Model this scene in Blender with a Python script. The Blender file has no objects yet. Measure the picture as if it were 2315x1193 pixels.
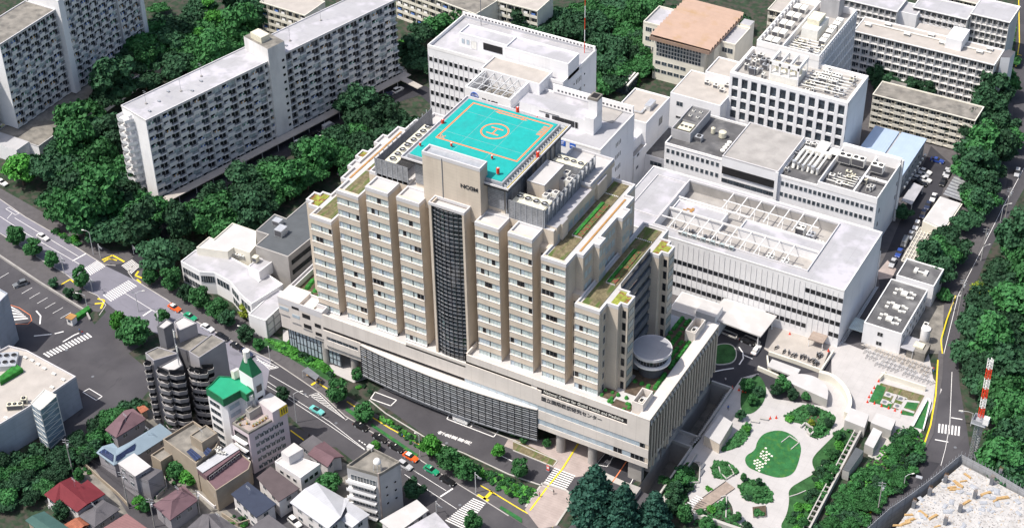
import bpy,math,random
import numpy as np
from mathutils import Vector,Matrix
random.seed(7);rng=np.random.default_rng(7)
S=bpy.context.scene;COL=S.collection;R=math.radians
CAM=Vector((126.3,-287.7,310.0));FPX=3829.7;PX,PY=1157.8,596.0
_h,_t,_r=R(-29.854),R(37.181),R(0.9736)
_f=Vector((math.sin(_h)*math.cos(_t),math.cos(_h)*math.cos(_t),-math.sin(_t)))
_rt=Vector((math.cos(_h),-math.sin(_h),0));_dn=_f.cross(_rt)
RT=_rt*math.cos(_r)+_dn*math.sin(_r);DN=-_rt*math.sin(_r)+_dn*math.cos(_r)
cam=bpy.data.cameras.new('camera');co=bpy.data.objects.new('camera',cam);COL.objects.link(co)
cam.sensor_width=36;cam.lens=36*FPX/2315;cam.clip_start=5;cam.clip_end=6000
co.matrix_world=Matrix(((RT.x,-DN.x,-_f.x,CAM.x),(RT.y,-DN.y,-_f.y,CAM.y),(RT.z,-DN.z,-_f.z,CAM.z),(0,0,0,1)))
S.camera=co
SUN_EL,SUN_AZ=61.0,45.0
w=bpy.data.worlds.new('World');S.world=w;w.use_nodes=True
nt=w.node_tree;bg=nt.nodes['Background'];sk=nt.nodes.new('ShaderNodeTexSky')
sk.sky_type='NISHITA';sk.sun_disc=False;sk.sun_elevation=R(SUN_EL);sk.sun_rotation=R(180+SUN_AZ)
sk.air_density=1.0;sk.dust_density=3.5
nt.links.new(sk.outputs[0],bg.inputs[0]);bg.inputs[1].default_value=0.13
sl=bpy.data.lights.new('sun','SUN');sl.energy=3.9;sl.angle=R(0.5);sl.color=(1,0.94,0.86)
so=bpy.data.objects.new('sun',sl);COL.objects.link(so)
_d=Vector((math.cos(R(SUN_AZ))*math.cos(R(SUN_EL)),math.sin(R(SUN_AZ))*math.cos(R(SUN_EL)),-math.sin(R(SUN_EL))))
so.rotation_euler=_d.to_track_quat('-Z','Y').to_euler()
S.view_settings.view_transform='Standard';S.view_settings.look='None';S.view_settings.exposure=0.28;S.view_settings.gamma=1
def W(px,py,z=0.0):
 """ground/roof point at height z seen at photo pixel (px,py)"""
 d=_f+RT*((px-PX)/FPX)+DN*((py-PY)/FPX)
 return CAM+d*((z-CAM.z)/d.z)
MATS={}
def mat(name,col,rough=0.85,var=0.10,scale=0.35,metal=0.0,fine=6.0,extra=None,spec=0.3,objvar=0.0):
 m=bpy.data.materials.new(name);m.use_nodes=True;t=m.node_tree;N=t.nodes;Lk=t.links
 b=N['Principled BSDF'];b.inputs['Roughness'].default_value=rough;b.inputs['Metallic'].default_value=metal
 b.inputs['Specular IOR Level'].default_value=spec
 g=N.new('ShaderNodeNewGeometry');n1=N.new('ShaderNodeTexNoise');n1 .inputs['Scale'].default_value=scale;n1 .inputs['Detail'].default_value=5
 n2=N.new('ShaderNodeTexNoise');n2 .inputs['Scale'].default_value=fine;n2 .inputs['Detail'].default_value=2
 Lk.new(g.outputs['Position'],n1 .inputs['Vector']);Lk.new(g.outputs['Position'],n2 .inputs['Vector'])
 r1=N.new('ShaderNodeMapRange');r1 .inputs[1].default_value=0.3;r1 .inputs[2].default_value=0.7
 r1 .inputs[3].default_value=1-var;r1 .inputs[4].default_value=1+var
 Lk.new(n1 .outputs[0],r1 .inputs[0])
 r2=N.new('ShaderNodeMapRange');r2 .inputs[1].default_value=0.3;r2 .inputs[2].default_value=0.7
 r2 .inputs[3].default_value=1-var*.6;r2 .inputs[4].default_value=1+var*.6
 Lk.new(n2 .outputs[0],r2 .inputs[0])
 mu=N.new('ShaderNodeMath');mu.operation='MULTIPLY';Lk.new(r1 .outputs[0],mu.inputs[0]);Lk.new(r2 .outputs[0],mu.inputs[1])
 last=mu.outputs[0]
 if objvar:
  oi=N.new('ShaderNodeObjectInfo');r3=N.new('ShaderNodeMapRange');r3 .inputs[3].default_value=1-objvar;r3 .inputs[4].default_value=1+objvar
  Lk.new(oi.outputs['Random'],r3 .inputs[0]);m3=N.new('ShaderNodeMath');m3 .operation='MULTIPLY'
  Lk.new(last,m3 .inputs[0]);Lk.new(r3 .outputs[0],m3 .inputs[1]);last=m3 .outputs[0]
 vm=N.new('ShaderNodeVectorMath');vm.operation='SCALE';vm.inputs[0].default_value=col[:3]
 Lk.new(last,vm.inputs['Scale']);out=vm.outputs[0]
 if extra:out=extra(N,Lk,g,out)
 Lk.new(out,b.inputs['Base Color'])
 MATS[name]=m;return m
def stripes(axis,period,frac,dark,angle=0.0):
 """thin darker joints every `period` metres across world axis"""
 def f(N,Lk,g,out):
  mp=N.new('ShaderNodeMapping');mp.inputs['Rotation'].default_value=(0,0,angle)
  Lk.new(g.outputs['Position'],mp.inputs[0]);sp=N.new('ShaderNodeSeparateXYZ');Lk.new(mp.outputs[0],sp.inputs[0])
  a=N.new('ShaderNodeMath');a.operation='DIVIDE';a.inputs[1].default_value=period;Lk.new(sp.outputs[axis],a.inputs[0])
  fr=N.new('ShaderNodeMath');fr.operation='FRACT';Lk.new(a.outputs[0],fr.inputs[0])
  lt=N.new('ShaderNodeMath');lt.operation='LESS_THAN';lt.inputs[1].default_value=frac;Lk.new(fr.outputs[0],lt.inputs[0])
  mr=N.new('ShaderNodeMapRange');mr.inputs[3].default_value=1;mr.inputs[4].default_value=dark;Lk.new(lt.outputs[0],mr.inputs[0])
  v=N.new('ShaderNodeVectorMath');v.operation='SCALE';Lk.new(out,v.inputs[0]);Lk.new(mr.outputs[0],v.inputs['Scale'])
  return v.outputs[0]
 return f
def chain(*fs):
 def f(N,Lk,g,out):
  for q in fs:out=q(N,Lk,g,out)
  return out
 return f
def blotch(scale,lo,hi,col,stretch=(1,1,1)):
 """patches of another colour"""
 def f(N,Lk,g,out):
  mp=N.new('ShaderNodeMapping');mp.inputs['Scale'].default_value=stretch;Lk.new(g.outputs['Position'],mp.inputs[0])
  n=N.new('ShaderNodeTexNoise');n.inputs['Scale'].default_value=scale;n.inputs['Detail'].default_value=6;Lk.new(mp.outputs[0],n.inputs['Vector'])
  mr=N.new('ShaderNodeMapRange');mr.inputs[1].default_value=lo;mr.inputs[2].default_value=hi;Lk.new(n.outputs[0],mr.inputs[0])
  mx=N.new('ShaderNodeMix');mx.data_type='RGBA';Lk.new(mr.outputs[0],mx.inputs[0]);Lk.new(out,mx.inputs[6]);mx.inputs[7].default_value=(*col,1)
  return mx.outputs[2]
 return f
M=MATS
mat('tile',(.62,.545,.455),.7,.06,.25,extra=chain(stripes(2,.96,.07,.88),stripes(0,3.4,.02,.85),blotch(.22,.5,.85,(.47,.40,.33),(1,1,.18))))
mat('panel',(.66,.615,.57),.7,.05,.2,extra=chain(stripes(0,3.7,.02,.8),stripes(2,1.1,.05,.92),blotch(.3,.5,.85,(.54,.50,.46),(1,1,.2))))
mat('coping',(.60,.59,.60),.6,.05)
mat('roof_white',(.50,.49,.485),.8,.05,.3,extra=blotch(.3,.55,.85,(.62,.62,.63)))
mat('white_wall',(.80,.80,.81),.75,.04,.15,extra=chain(stripes(2,4.3,.02,.9),blotch(.5,.55,.95,(.62,.62,.64),(1,1,.15))))
mat('white_plain',(.84,.83,.82),.7,.04)
mat('cream',(.74,.71,.62),.75,.06)
mat('glass',(.045,.06,.075),.08,.5,.5,spec=.6,fine=1.5)
mat('glass_blue',(.03,.04,.05),.06,.6,.25,spec=1.0,fine=.8)
mat('glass_dark',(.018,.02,.024),.12,.3,.5,spec=.4)
mat('curtain',(.48,.56,.56),.3,.16,.8,spec=.5,fine=3.0,extra=stripes(0,.45,.25,.82))
mat('glass_pale',(.42,.50,.56),.2,.12,.6,spec=.6)
mat('frame',(.55,.56,.57),.5,.05)
mat('frame_dark',(.05,.05,.055),.5,.1)
mat('dark',(.02,.02,.022),.9,.1)
mat('recess',(.10,.10,.11),.9,.1)
mat('steel',(.42,.44,.47),.5,.12,.8,metal=.3)
mat('steel_dark',(.16,.17,.19),.5,.15,.8)
mat('louvre',(.30,.31,.33),.55,.22,1.2,metal=.2,extra=stripes(2,.5,.3,.7))
mat('duct',(.66,.67,.68),.35,.12,1.0,metal=.5)
mat('unit_white',(.78,.77,.72),.6,.08,1)
mat('unit_cream',(.66,.63,.50),.7,.14,1.2)
mat('teal',(.012,.36,.335),.75,.07,.6,extra=chain(blotch(1.1,.5,.9,(.010,.29,.275)),blotch(.35,.55,.75,(.02,.30,.29),(1,.3,1)),blotch(4,.66,.74,(.02,.22,.21))))
mat('orange',(.75,.23,.10),.7,.08)
mat('red',(.72,.05,.02),.5,.05)
mat('yellow',(.78,.58,.03),.7,.1,1)
mat('white_paint',(.78,.77,.76),.8,.10,1.5)
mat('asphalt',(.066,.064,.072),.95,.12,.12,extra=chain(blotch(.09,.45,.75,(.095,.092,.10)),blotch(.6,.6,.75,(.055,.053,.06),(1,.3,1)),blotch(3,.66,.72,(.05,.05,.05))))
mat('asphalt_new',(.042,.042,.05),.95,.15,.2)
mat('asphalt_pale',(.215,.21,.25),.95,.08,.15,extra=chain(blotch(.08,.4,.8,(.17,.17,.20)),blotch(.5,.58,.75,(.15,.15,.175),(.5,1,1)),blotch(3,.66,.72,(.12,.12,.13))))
mat('pavement',(.10,.095,.10),.95,.12,.5)
mat('kerb',(.46,.44,.42),.9,.1)
mat('concrete',(.36,.345,.33),.9,.12,.2,extra=blotch(.25,.5,.8,(.26,.25,.24)))
mat('concrete_dirty',(.24,.225,.20),.9,.2,.3,extra=blotch(.35,.45,.7,(.13,.125,.115)))
mat('concrete_lit',(.45,.435,.41),.9,.08,.3,extra=blotch(.6,.5,.8,(.38,.37,.36)))  # paler concrete for walls, kerbs and paving, with faint darker blotches
mat('site_floor',(.47,.46,.45),.9,.1,.6,extra=chain(blotch(.9,.5,.7,(.33,.32,.31)),blotch(2.2,.6,.63,(.16,.15,.15)),blotch(1.7,.62,.66,(.42,.32,.2))))
mat('sheeting',(.36,.37,.39),.7,.12,.6,extra=chain(stripes(2,1.7,.08,.6),stripes(0,1.8,.06,.7)))
mat('paving_pink',(.38,.32,.30),.9,.12,.4,extra=stripes(1,.8,.1,.85))
mat('path',(.46,.445,.44),.9,.06,.3,extra=chain(stripes(0,2.2,.03,.88),stripes(1,2.2,.03,.88)))
mat('soil',(.10,.075,.055),1,.3,.8)
mat('lawn',(.028,.135,.042),1,.25,.5,fine=3,extra=blotch(.7,.52,.7,(.06,.17,.035)))
mat('lawn_dark',(.03,.095,.03),1,.35,.4,fine=3)
mat('ground_green',(.028,.05,.028),1,.4,.3,extra=blotch(.5,.45,.6,(.065,.06,.05)))
mat('dry_lawn',(.17,.145,.085),1,.35,.8,fine=2.5,extra=blotch(.45,.5,.62,(.085,.13,.035),(1.6,.3,1)))
mat('sedum',(.24,.27,.05),1,.35,.9,extra=blotch(1.0,.5,.6,(.22,.09,.05)))
mat('hedge',(.03,.17,.03),1,.45,.8,fine=4)
mat('hedge_red',(.10,.13,.045),1,.4,1.1,extra=blotch(1.4,.5,.58,(.22,.07,.05)))
mat('grey_roof',(.095,.105,.115),.9,.1,.3,extra=stripes(1,1.0,.06,.85))
mat('dark_roof',(.10,.10,.105),.9,.25,.25,extra=blotch(.2,.5,.75,(.22,.22,.22)))
mat('beige_roof',(.42,.39,.36),.9,.10,.3)
mat('grey_wall',(.42,.42,.43),.8,.08,.3,extra=blotch(.3,.5,.9,(.30,.30,.31),(1,1,.25)))
mat('apt_wall',(.72,.71,.69),.8,.08,.2,extra=blotch(.35,.5,.9,(.46,.46,.46),(1,1,.2)))
mat('apt_roof',(.38,.38,.40),.85,.08,.15,extra=chain(stripes(1,3.1,.025,.82),stripes(0,6.3,.015,.85),blotch(.12,.5,.6,(.48,.47,.51)),blotch(.3,.58,.8,(.31,.31,.34))))
mat('brown_roof',(.40,.285,.225),.7,.06,.3,extra=chain(stripes(1,2.275,.12,.72,0),blotch(.2,.55,.8,(.36,.24,.13))))
mat('blue_roof',(.42,.52,.66),.5,.05,.3,metal=.1,extra=stripes(0,.9,.06,.88))
mat('rust',(.40,.22,.08),.9,.2)
mat('blue_sign',(.03,.12,.5),.5,.05)
mat('wood',(.45,.30,.14),.8,.2,2)
mat('wood_deck',(.33,.27,.23),.85,.15,1,extra=stripes(0,.3,.15,.8))
for _n,_c in dict(cloth_blue=(.10,.2,.5),cloth_white=(.8,.8,.8),cloth_red=(.45,.06,.06),cloth_tan=(.5,.3,.1),cloth_green=(.1,.3,.18)).items():mat(_n,_c,.9,.1)
MESHES=[]
class MB:
 def __init__(s):s.v=[];s.f=[];s.m=[];s.mats=[]
 def mi(s,m):
  if m not in s.mats:s.mats.append(m)
  return s.mats.index(m)
 def poly(s,pts,m):
  i=len(s.v);s.v+=[tuple(p)for p in pts];s.f.append(tuple(range(i,i+len(pts))));s.m.append(s.mi(m));return s
 def box(s,x0,x1,y0,y1,z0,z1,m,top=None,skip=''):
  if x0>x1:x0,x1=x1,x0
  if y0>y1:y0,y1=y1,y0
  i=len(s.v);s.v+=[(x0,y0,z0),(x1,y0,z0),(x1,y1,z0),(x0,y1,z0),(x0,y0,z1),(x1,y0,z1),(x1,y1,z1),(x0,y1,z1)]
  k=s.mi(m);kt=s.mi(top)if top else k
  for nm,f,q in(('b',(0,3,2,1),k),('t',(4,5,6,7),kt),('f',(0,1,5,4),k),('r',(1,2,6,5),k),('k',(2,3,7,6),k),('l',(3,0,4,7),k)):
   if nm not in skip:s.f.append(tuple(i+j for j in f));s.m.append(q)
  return s
 def prism(s,pts,z0,z1,m,top=None,bottom=True):
  a=sum(pts[i][0]*pts[(i+1)%len(pts)][1]-pts[(i+1)%len(pts)][0]*pts[i][1]for i in range(len(pts)))
  if a<0:pts=pts[::-1]
  n=len(pts);i=len(s.v);s.v+=[(p[0],p[1],z0)for p in pts]+[(p[0],p[1],z1)for p in pts]
  k=s.mi(m);kt=s.mi(top)if top else k
  for j in range(n):s.f.append((i+j,i+(j+1)%n,i+n+(j+1)%n,i+n+j));s.m.append(k)
  s.f.append(tuple(i+n+j for j in range(n)));s.m.append(kt)
  if bottom:s.f.append(tuple(i+n-1-j for j in range(n)));s.m.append(k)
  return s
 def ring(s,pts,w,z0,z1,m):
  """parapet: a band of width w inside the outline"""
  a=sum(pts[i][0]*pts[(i+1)%len(pts)][1]-pts[(i+1)%len(pts)][0]*pts[i][1]for i in range(len(pts)))
  if a<0:pts=pts[::-1]
  q=inset(pts,w);n=len(pts);i=len(s.v)
  for P,z in((pts,z0),(pts,z1),(q,z1),(q,z0)):s.v+=[(p[0],p[1],z)for p in P]
  k=s.mi(m)
  for j in range(n):
   l=(j+1)%n
   for r in range(3):s.f.append((i+r*n+j,i+r*n+l,i+(r+1)*n+l,i+(r+1)*n+j));s.m.append(k)
  return s
 def cyl(s,x,y,z0,z1,r0,m,r1=None,n=16,top=None):
  r1=r0 if r1 is None else r1;i=len(s.v);k=s.mi(m)
  for r,z in((r0,z0),(r1,z1)):s.v+=[(x+r*math.cos(2*math.pi*j/n),y+r*math.sin(2*math.pi*j/n),z)for j in range(n)]
  for j in range(n):s.f.append((i+j,i+(j+1)%n,i+n+(j+1)%n,i+n+j));s.m.append(k)
  if r1>1e-4:s.f.append(tuple(i+n+j for j in range(n)));s.m.append(s.mi(top)if top else k)
  return s
 def bar(s,a,b,r,m,n=4,up=None):
  a=Vector(a);b=Vector(b);d=(b-a).normalized();u=d.orthogonal().normalized()if abs(d.z)>.99 else d.cross(Vector((0,0,1))).normalized();v=d.cross(u)
  i=len(s.v);k=s.mi(m)
  for p in(a,b):
   for j in range(n):
    t=2*math.pi*(j+.5)/n;s.v.append(tuple(p+u*(r*math.cos(t))+v*(r*math.sin(t))))
  for j in range(n):s.f.append((i+j,i+(j+1)%n,i+n+(j+1)%n,i+n+j));s.m.append(k)
  s.f.append(tuple(i+j for j in range(n))[::-1]);s.m.append(k);s.f.append(tuple(i+n+j for j in range(n)));s.m.append(k)
  return s
 def path(s,pts,r,m,n=5):
  for a,b in zip(pts,pts[1:]):s.bar(a,b,r,m,n)
  return s
 def mesh(s,name):
  me=bpy.data.meshes.new(name);me.from_pydata(s.v,[],s.f)
  for m in s.mats:me.materials.append(MATS[m]if isinstance(m,str)else m)
  me.polygons.foreach_set('material_index',s.m);me.update();return me
 def build(s,name,parent=None,world=True):
  if not s.f:return None
  me=s.mesh(name);o=bpy.data.objects.new(name,me);COL.objects.link(o)
  if parent is not None:
   o.parent=parent
   if world:
    L0=origin(parent);me.transform(Matrix.Translation(-L0))
  return o
def inset(pts,w):
 n=len(pts);out=[]
 for j in range(n):
  p0,p1,p2=Vector(pts[j-1][:2]),Vector(pts[j][:2]),Vector(pts[(j+1)%n][:2])
  a=(p1-p0).normalized();b=(p2-p1).normalized();na=Vector((-a.y,a.x));nb=Vector((-b.y,b.x))
  d=na+nb;l=d.length
  d=na if l<1e-4 else d/l;c=max(.35,d.dot(na));out.append(tuple(p1+d*(w/c)))
 return out
def origin(o):
 v=Vector((0,0,0))
 while o is not None:v+=o.location;o=o.parent
 return v
def tag(o,label=None,cat=None,group=None,kind=None):
 if label:o['label']=label
 if cat:o['category']=cat
 if group:o['group']=group
 if kind:o['kind']=kind
 return o
def thing(name,label,cat,loc=(0,0,0),rz=0.0,group=None):
 o=bpy.data.objects.new(name,None);COL.objects.link(o);o.location=loc;o.rotation_euler=(0,0,rz);o.empty_display_size=.5
 return tag(o,label,cat,group)
def inst(me,name,parent,loc,rz=0.0,sc=None):
 o=bpy.data.objects.new(name,me);COL.objects.link(o);o.parent=parent;o.location=loc;o.rotation_euler=(0,0,rz)
 if sc:o.scale=sc
 return o
def kids(o):return list(o.children)
def copy_tree(o,parent=None):
 ch=CH.get(o.name)or kids(o)
 c=o.copy();COL.objects.link(c);c.parent=parent
 for k in ch:copy_tree(k,c)
 return c
CH={}
def put(o,loc,rz=0.0,label=None,group=None,first=[set()],sc=None):
 """first use moves the thing itself, later uses copy it with its parts"""
 if o.name in first[0]:c=copy_tree(o)
 else:c=o;first[0].add(o.name)
 c.location=loc;c.rotation_euler=(0,0,rz)
 if label:c['label']=label
 if group:c['group']=group
 if sc:c.scale=(sc,sc,sc)
 return c
def struct(name,mb,kind='structure'):
 o=mb.build(name);o['kind']=kind;return o
def ppts(pts,z=0.0,ox=0,oy=0,s=1.0):
 return[tuple(W(ox+u/s,oy+v/s,z))for u,v in pts]
_wc={}
def winmesh(w_,h_,pane='glass',frame='frame',mull=1,trans=0,sill=None,proud=.05,fw=.07):
 key=(round(w_,2),round(h_,2),pane,frame,mull,trans,sill)
 if key in _wc:return _wc[key]
 b=MB();x0,x1=-w_/2,w_/2
 b.poly([(x0,-.02,0),(x1,-.02,0),(x1,-.02,h_),(x0,-.02,h_)],pane)
 if frame:
  b.box(x0-fw,x0,-proud,0,0,h_,frame);b.box(x1,x1+fw,-proud,0,0,h_,frame)
  b.box(x0-fw,x1+fw,-proud-.004,0,-fw,0,frame);b.box(x0-fw,x1+fw,-proud-.004,0,h_,h_+fw,frame)
  for i in range(mull):x=x0+(i+1)*w_/(mull+1);b.box(x-fw/2,x+fw/2,-proud+.01,0,0,h_,frame)
  for i in range(trans):z=(i+1)*h_/(trans+1);b.box(x0,x1,-proud+.014,0,z-fw/2,z+fw/2,frame)
 if sill:b.box(x0-.12,x1+.12,-.16,0,-fw-.08,-fw,sill)
 me=b.mesh('window');_wc[key]=me;return me
FACE={'f':0.0,'r':math.pi/2,'k':math.pi,'l':-math.pi/2}
def windows(parent,spots,me,side='f',name='window',limit=100,rz=None):
 """spots: world points (bottom centre on the wall); past `limit` the rest is one stuff part"""
 L0=origin(parent);a=FACE[side]if rz is None else rz;used=parent.get('_n_'+name,0)if False else CNT.get((parent.name,name),0)
 spots=list(spots);k=max(0,limit-used)
 for p in spots[:k]:inst(me,name,parent,Vector(p)-L0,a)
 CNT[(parent.name,name)]=used+min(k,len(spots))
 if len(spots)>k:REST.setdefault((parent.name,name),[]).extend([(me,Vector(p)-L0,a)for p in spots[k:]])
CNT={};REST={}
def join_instances(lst,name,parent=None):
 vs=[];fs=[];ms=[];mats=[]
 for me,loc,a in lst:
  i=sum(len(v)for v in vs)
  n=len(me.vertices);arr=np.empty(n*3);me.vertices.foreach_get('co',arr);arr=arr.reshape(-1,3)
  c,s_=math.cos(a),math.sin(a);v=np.empty_like(arr);v[:,0]=arr[:,0]*c-arr[:,1]*s_+loc[0];v[:,1]=arr[:,0]*s_+arr[:,1]*c+loc[1];v[:,2]=arr[:,2]+loc[2]
  vs.append(v);mp=[]
  for m in me.materials:
   if m not in mats:mats.append(m)
   mp.append(mats.index(m))
  for p in me.polygons:fs.append(tuple(i+k for k in p.vertices));ms.append(mp[p.material_index])
 nm=bpy.data.meshes.new(name);nm.from_pydata(np.concatenate(vs).tolist(),[],fs)
 for m in mats:nm.materials.append(m)
 nm.polygons.foreach_set('material_index',ms);o=bpy.data.objects.new(name,nm);COL.objects.link(o);o.parent=parent;o['kind']='stuff'
 return o
def flush_rest():
 for(pn,name),lst in REST.items():join_instances(lst,name,bpy.data.objects[pn])
def lin(a,b,n):return[a+(b-a)*i/(n-1)if n>1 else(a+b)/2 for i in range(n)]
def text(name,body,parent,loc,rot,size,m,depth=.08,align='LEFT',sx=1.0,bold=0.0,spacing=1.0):
 cu=bpy.data.curves.new(name,'FONT');cu.body=body;cu.size=size;cu.extrude=depth;cu.align_x=align;cu.offset=bold;cu.space_character=spacing
 t=bpy.data.objects.new(name,cu);COL.objects.link(t);bpy.context.view_layer.update()
 me=bpy.data.meshes.new_from_object(t.evaluated_get(bpy.context.evaluated_depsgraph_get()));bpy.data.objects.remove(t)
 me.materials.clear();me.materials.append(MATS[m]);o=bpy.data.objects.new(name,me);COL.objects.link(o)
 o.parent=parent;o.location=Vector(loc)-(origin(parent)if parent else Vector());o.rotation_euler=rot;o.scale=(sx,1,1)
 return o
def join_meshes(objs,name):
 pass
H=thing('hospital_building','huge beige stepped hospital tower on a pale podium with a turquoise helipad on top','hospital',(-59,20,0))
TZ=[62.5-3.85*k for k in range(12)]
WH=1.85
def ward(x0,x1,z0,ztop,k0,k1,y0=3.3,y1=9.0,seed=0,lawn=None):
 rnd=random.Random(seed)
 b=MB();b.box(x0+.02,x1-.02,y0+.32,y1,z0,ztop-1.0,'tile',skip='b')
 zt=ztop
 for k in range(k0,k1+1):b.box(x0,x1,y0,y0+1.2,TZ[k]+.0,zt,'tile');zt=TZ[k]-WH
 if zt>z0+.2:b.box(x0,x1,y0+.25,y0+1.2,z0,z0+.75,'frame_dark')
 o=b.build('ward_block',H)
 for k in range(k0,k1+1):
  g=MB();zb,z1=TZ[k]-WH,TZ[k];n=6;ww=(x1-x0-.3)/n;dk=set()
  if rnd.random()<.42:
   a=rnd.randrange(n);dk=set(range(a,min(n,a+rnd.choice((1,1,2,3)))))
  for i in range(n):
   a=x0+.15+i*ww;mm='glass_dark' if i in dk else('curtain' if rnd.random()<.86 else 'glass_pale')
   g.poly([(a+.03,y0+.24,zb),(a+ww-.03,y0+.24,zb),(a+ww-.03,y0+.24,z1),(a+.03,y0+.24,z1)],mm)
   if i:g.box(a-.03,a+.03,y0+.18,y0+.3,zb,z1,'frame')
  m_=(x0+x1)/2;g.box(m_-.09,m_+.09,y0+.12,y0+.3,zb,z1,'frame_dark')
  g.box(x0+.02,x0+.15,y0+.1,y0+.3,zb,z1,'frame');g.box(x1-.15,x1-.02,y0+.1,y0+.3,zb,z1,'frame')
  g.box(x0,x1-.02,y0-.1,y0+.35,zb-.16,zb-.002,'white_plain');g.build('window_band',H)
 return o
BL={8:(-23.1,-16.3),7:(-32.5,-25.7),6:(-41.8,-35.0),5:(-51.2,-44.4),4:(-74.2,-67.4),3:(-83.6,-76.8),2:(-92.9,-86.1),1:(-102.3,-95.5)}
for k,(x0,x1)in BL.items():
 zt={8:49.6,7:60.7,6:64.8,5:64.8,4:64.8,3:64.8,2:60.7,1:49.6}[k]
 k0=next(i for i in range(12)if TZ[i]<zt-1.8)
 ward(x0,x1,22.0 if k>4 else 17.9,zt,k0,10 if k>4 else 11,y1=9.2 if k in(3,4,5,6)else 7.2,seed=k*13)
 if k in(3,4,5,6):
  r=MB();r.ring([(x0-.04,3.26),(x1+.04,3.26),(x1+.04,8.9),(x0-.04,8.9)],.39,zt-1.05,zt+.06,'coping');r.poly([(x0+.3,3.6,zt-.5),(x1-.3,3.6,zt-.5),(x1-.3,8.6,zt-.5),(x0+.3,8.6,zt-.5)],'roof_white');r.build('block_roof',H)
b=MB()
b.box(-86,-32,8.9,40.9,17.9,64.8,'tile',top='roof_white');o=b.build('core_wall',H)
s=MB();s.ring([(-86,8.95),(-74,8.95),(-74,41),(-86,41)],.4,64.7,65.6,'coping');s.build('parapet',H)
b=MB()
for xa,xb in((-95.5,-92.9),(-86.1,-83.6),(-76.8,-74.2),(-67.4,-64.1),(-54.4,-51.2),(-44.4,-41.8),(-35,-32.5),(-25.7,-23.1)):
 zt=49 if xa in(-95.5,-25.7)else(60 if xa in(-86.1,-35)else 64)
 for z in TZ:
  if z<zt-1:b.box(xa+.5,xb-.5,6.9 if xa in(-95.5,-25.7)else 7.1 if xa in(-86.1,-35)else 8.8,9.0,z-1.9,z,'glass_dark')
b.build('slot_windows',H)
b=MB()
for xa,xb in((-95.6,-92.8),(-25.8,-23.0)):b.box(xa,xb,7.0,9,17.9,49.5,'tile')
for xa,xb in((-86.2,-83.5),(-35.1,-32.4)):b.box(xa,xb,7.2,9,17.9,60.6,'tile')
b.build('joint_wall',H)
def mx(pts):return[(-118.6-x,y)for x,y in pts]
T1=[(-32.5,3.3),(-25.6,3.3),(-25.6,8.6),(-23.6,8.6),(-23.6,14.2),(-22.0,14.2),(-22.0,17.6),(-23.5,17.6),(-23.5,27),(-22,27),(-22,31.5),(-23.5,31.5),(-23.5,36.8),(-25.8,36.8),(-25.8,42.2),(-32.5,42.2)]
T2=[(-23.1,3.3),(-16.2,3.3),(-16.2,7.3),(-13.1,7.3),(-13.1,8.9),(-11.2,8.9),(-11.2,12.9),(-13.1,12.9),(-13.1,14.1),(-15.8,14.1),(-15.8,30.9),(-13.2,30.9),(-13.2,32.7),(-11.3,32.7),(-11.3,36.4),(-13.1,36.4),(-13.1,38),(-15.8,38),(-15.8,42.2),(-23.1,42.2)]
def outset(Q,w_):
 a=sum(Q[i][0]*Q[(i+1)%len(Q)][1]-Q[(i+1)%len(Q)][0]*Q[i][1]for i in range(len(Q)));return inset(Q if a>0 else Q[::-1],-w_)
def terrace(P,z0,z1,name,mir):
 Q=mx(P)if mir else P
 core=[(x,max(y,4.5))for x,y in Q]
 b=MB();b.prism(core,z0,z1-.95,'tile');b.build(name,H)
 r=MB();r.ring(outset(Q,.04),.46,z1-1.0,z1+.07,'coping')
 a=sum(Q[i][0]*Q[(i+1)%len(Q)][1]-Q[(i+1)%len(Q)][0]*Q[i][1]for i in range(len(Q)))
 qq=Q if a>0 else Q[::-1]
 n=len(qq);i=len(r.v)
 r.prism([(x,y)for x,y in inset(qq,.4)],z1-1.0,z1-.55,'roof_white',bottom=False)
 w2=MB()
 for j in range(n):
  pass
 r.build('parapet',H)
 return Q
for mir in(0,1):
 z0=17.9 if mir else 20
 terrace(T1,z0,60.7,'terrace_wall',mir);terrace(T2,z0,49.6,'terrace_wall',mir)
def sx(x,mir):return-118.6-x if mir else x
def quad_roof(x0,x1,y0,y1,z,m,t=.12):b=MB();b.box(x0,x1,y0,y1,z-.3,z+t,m);return b
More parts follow.
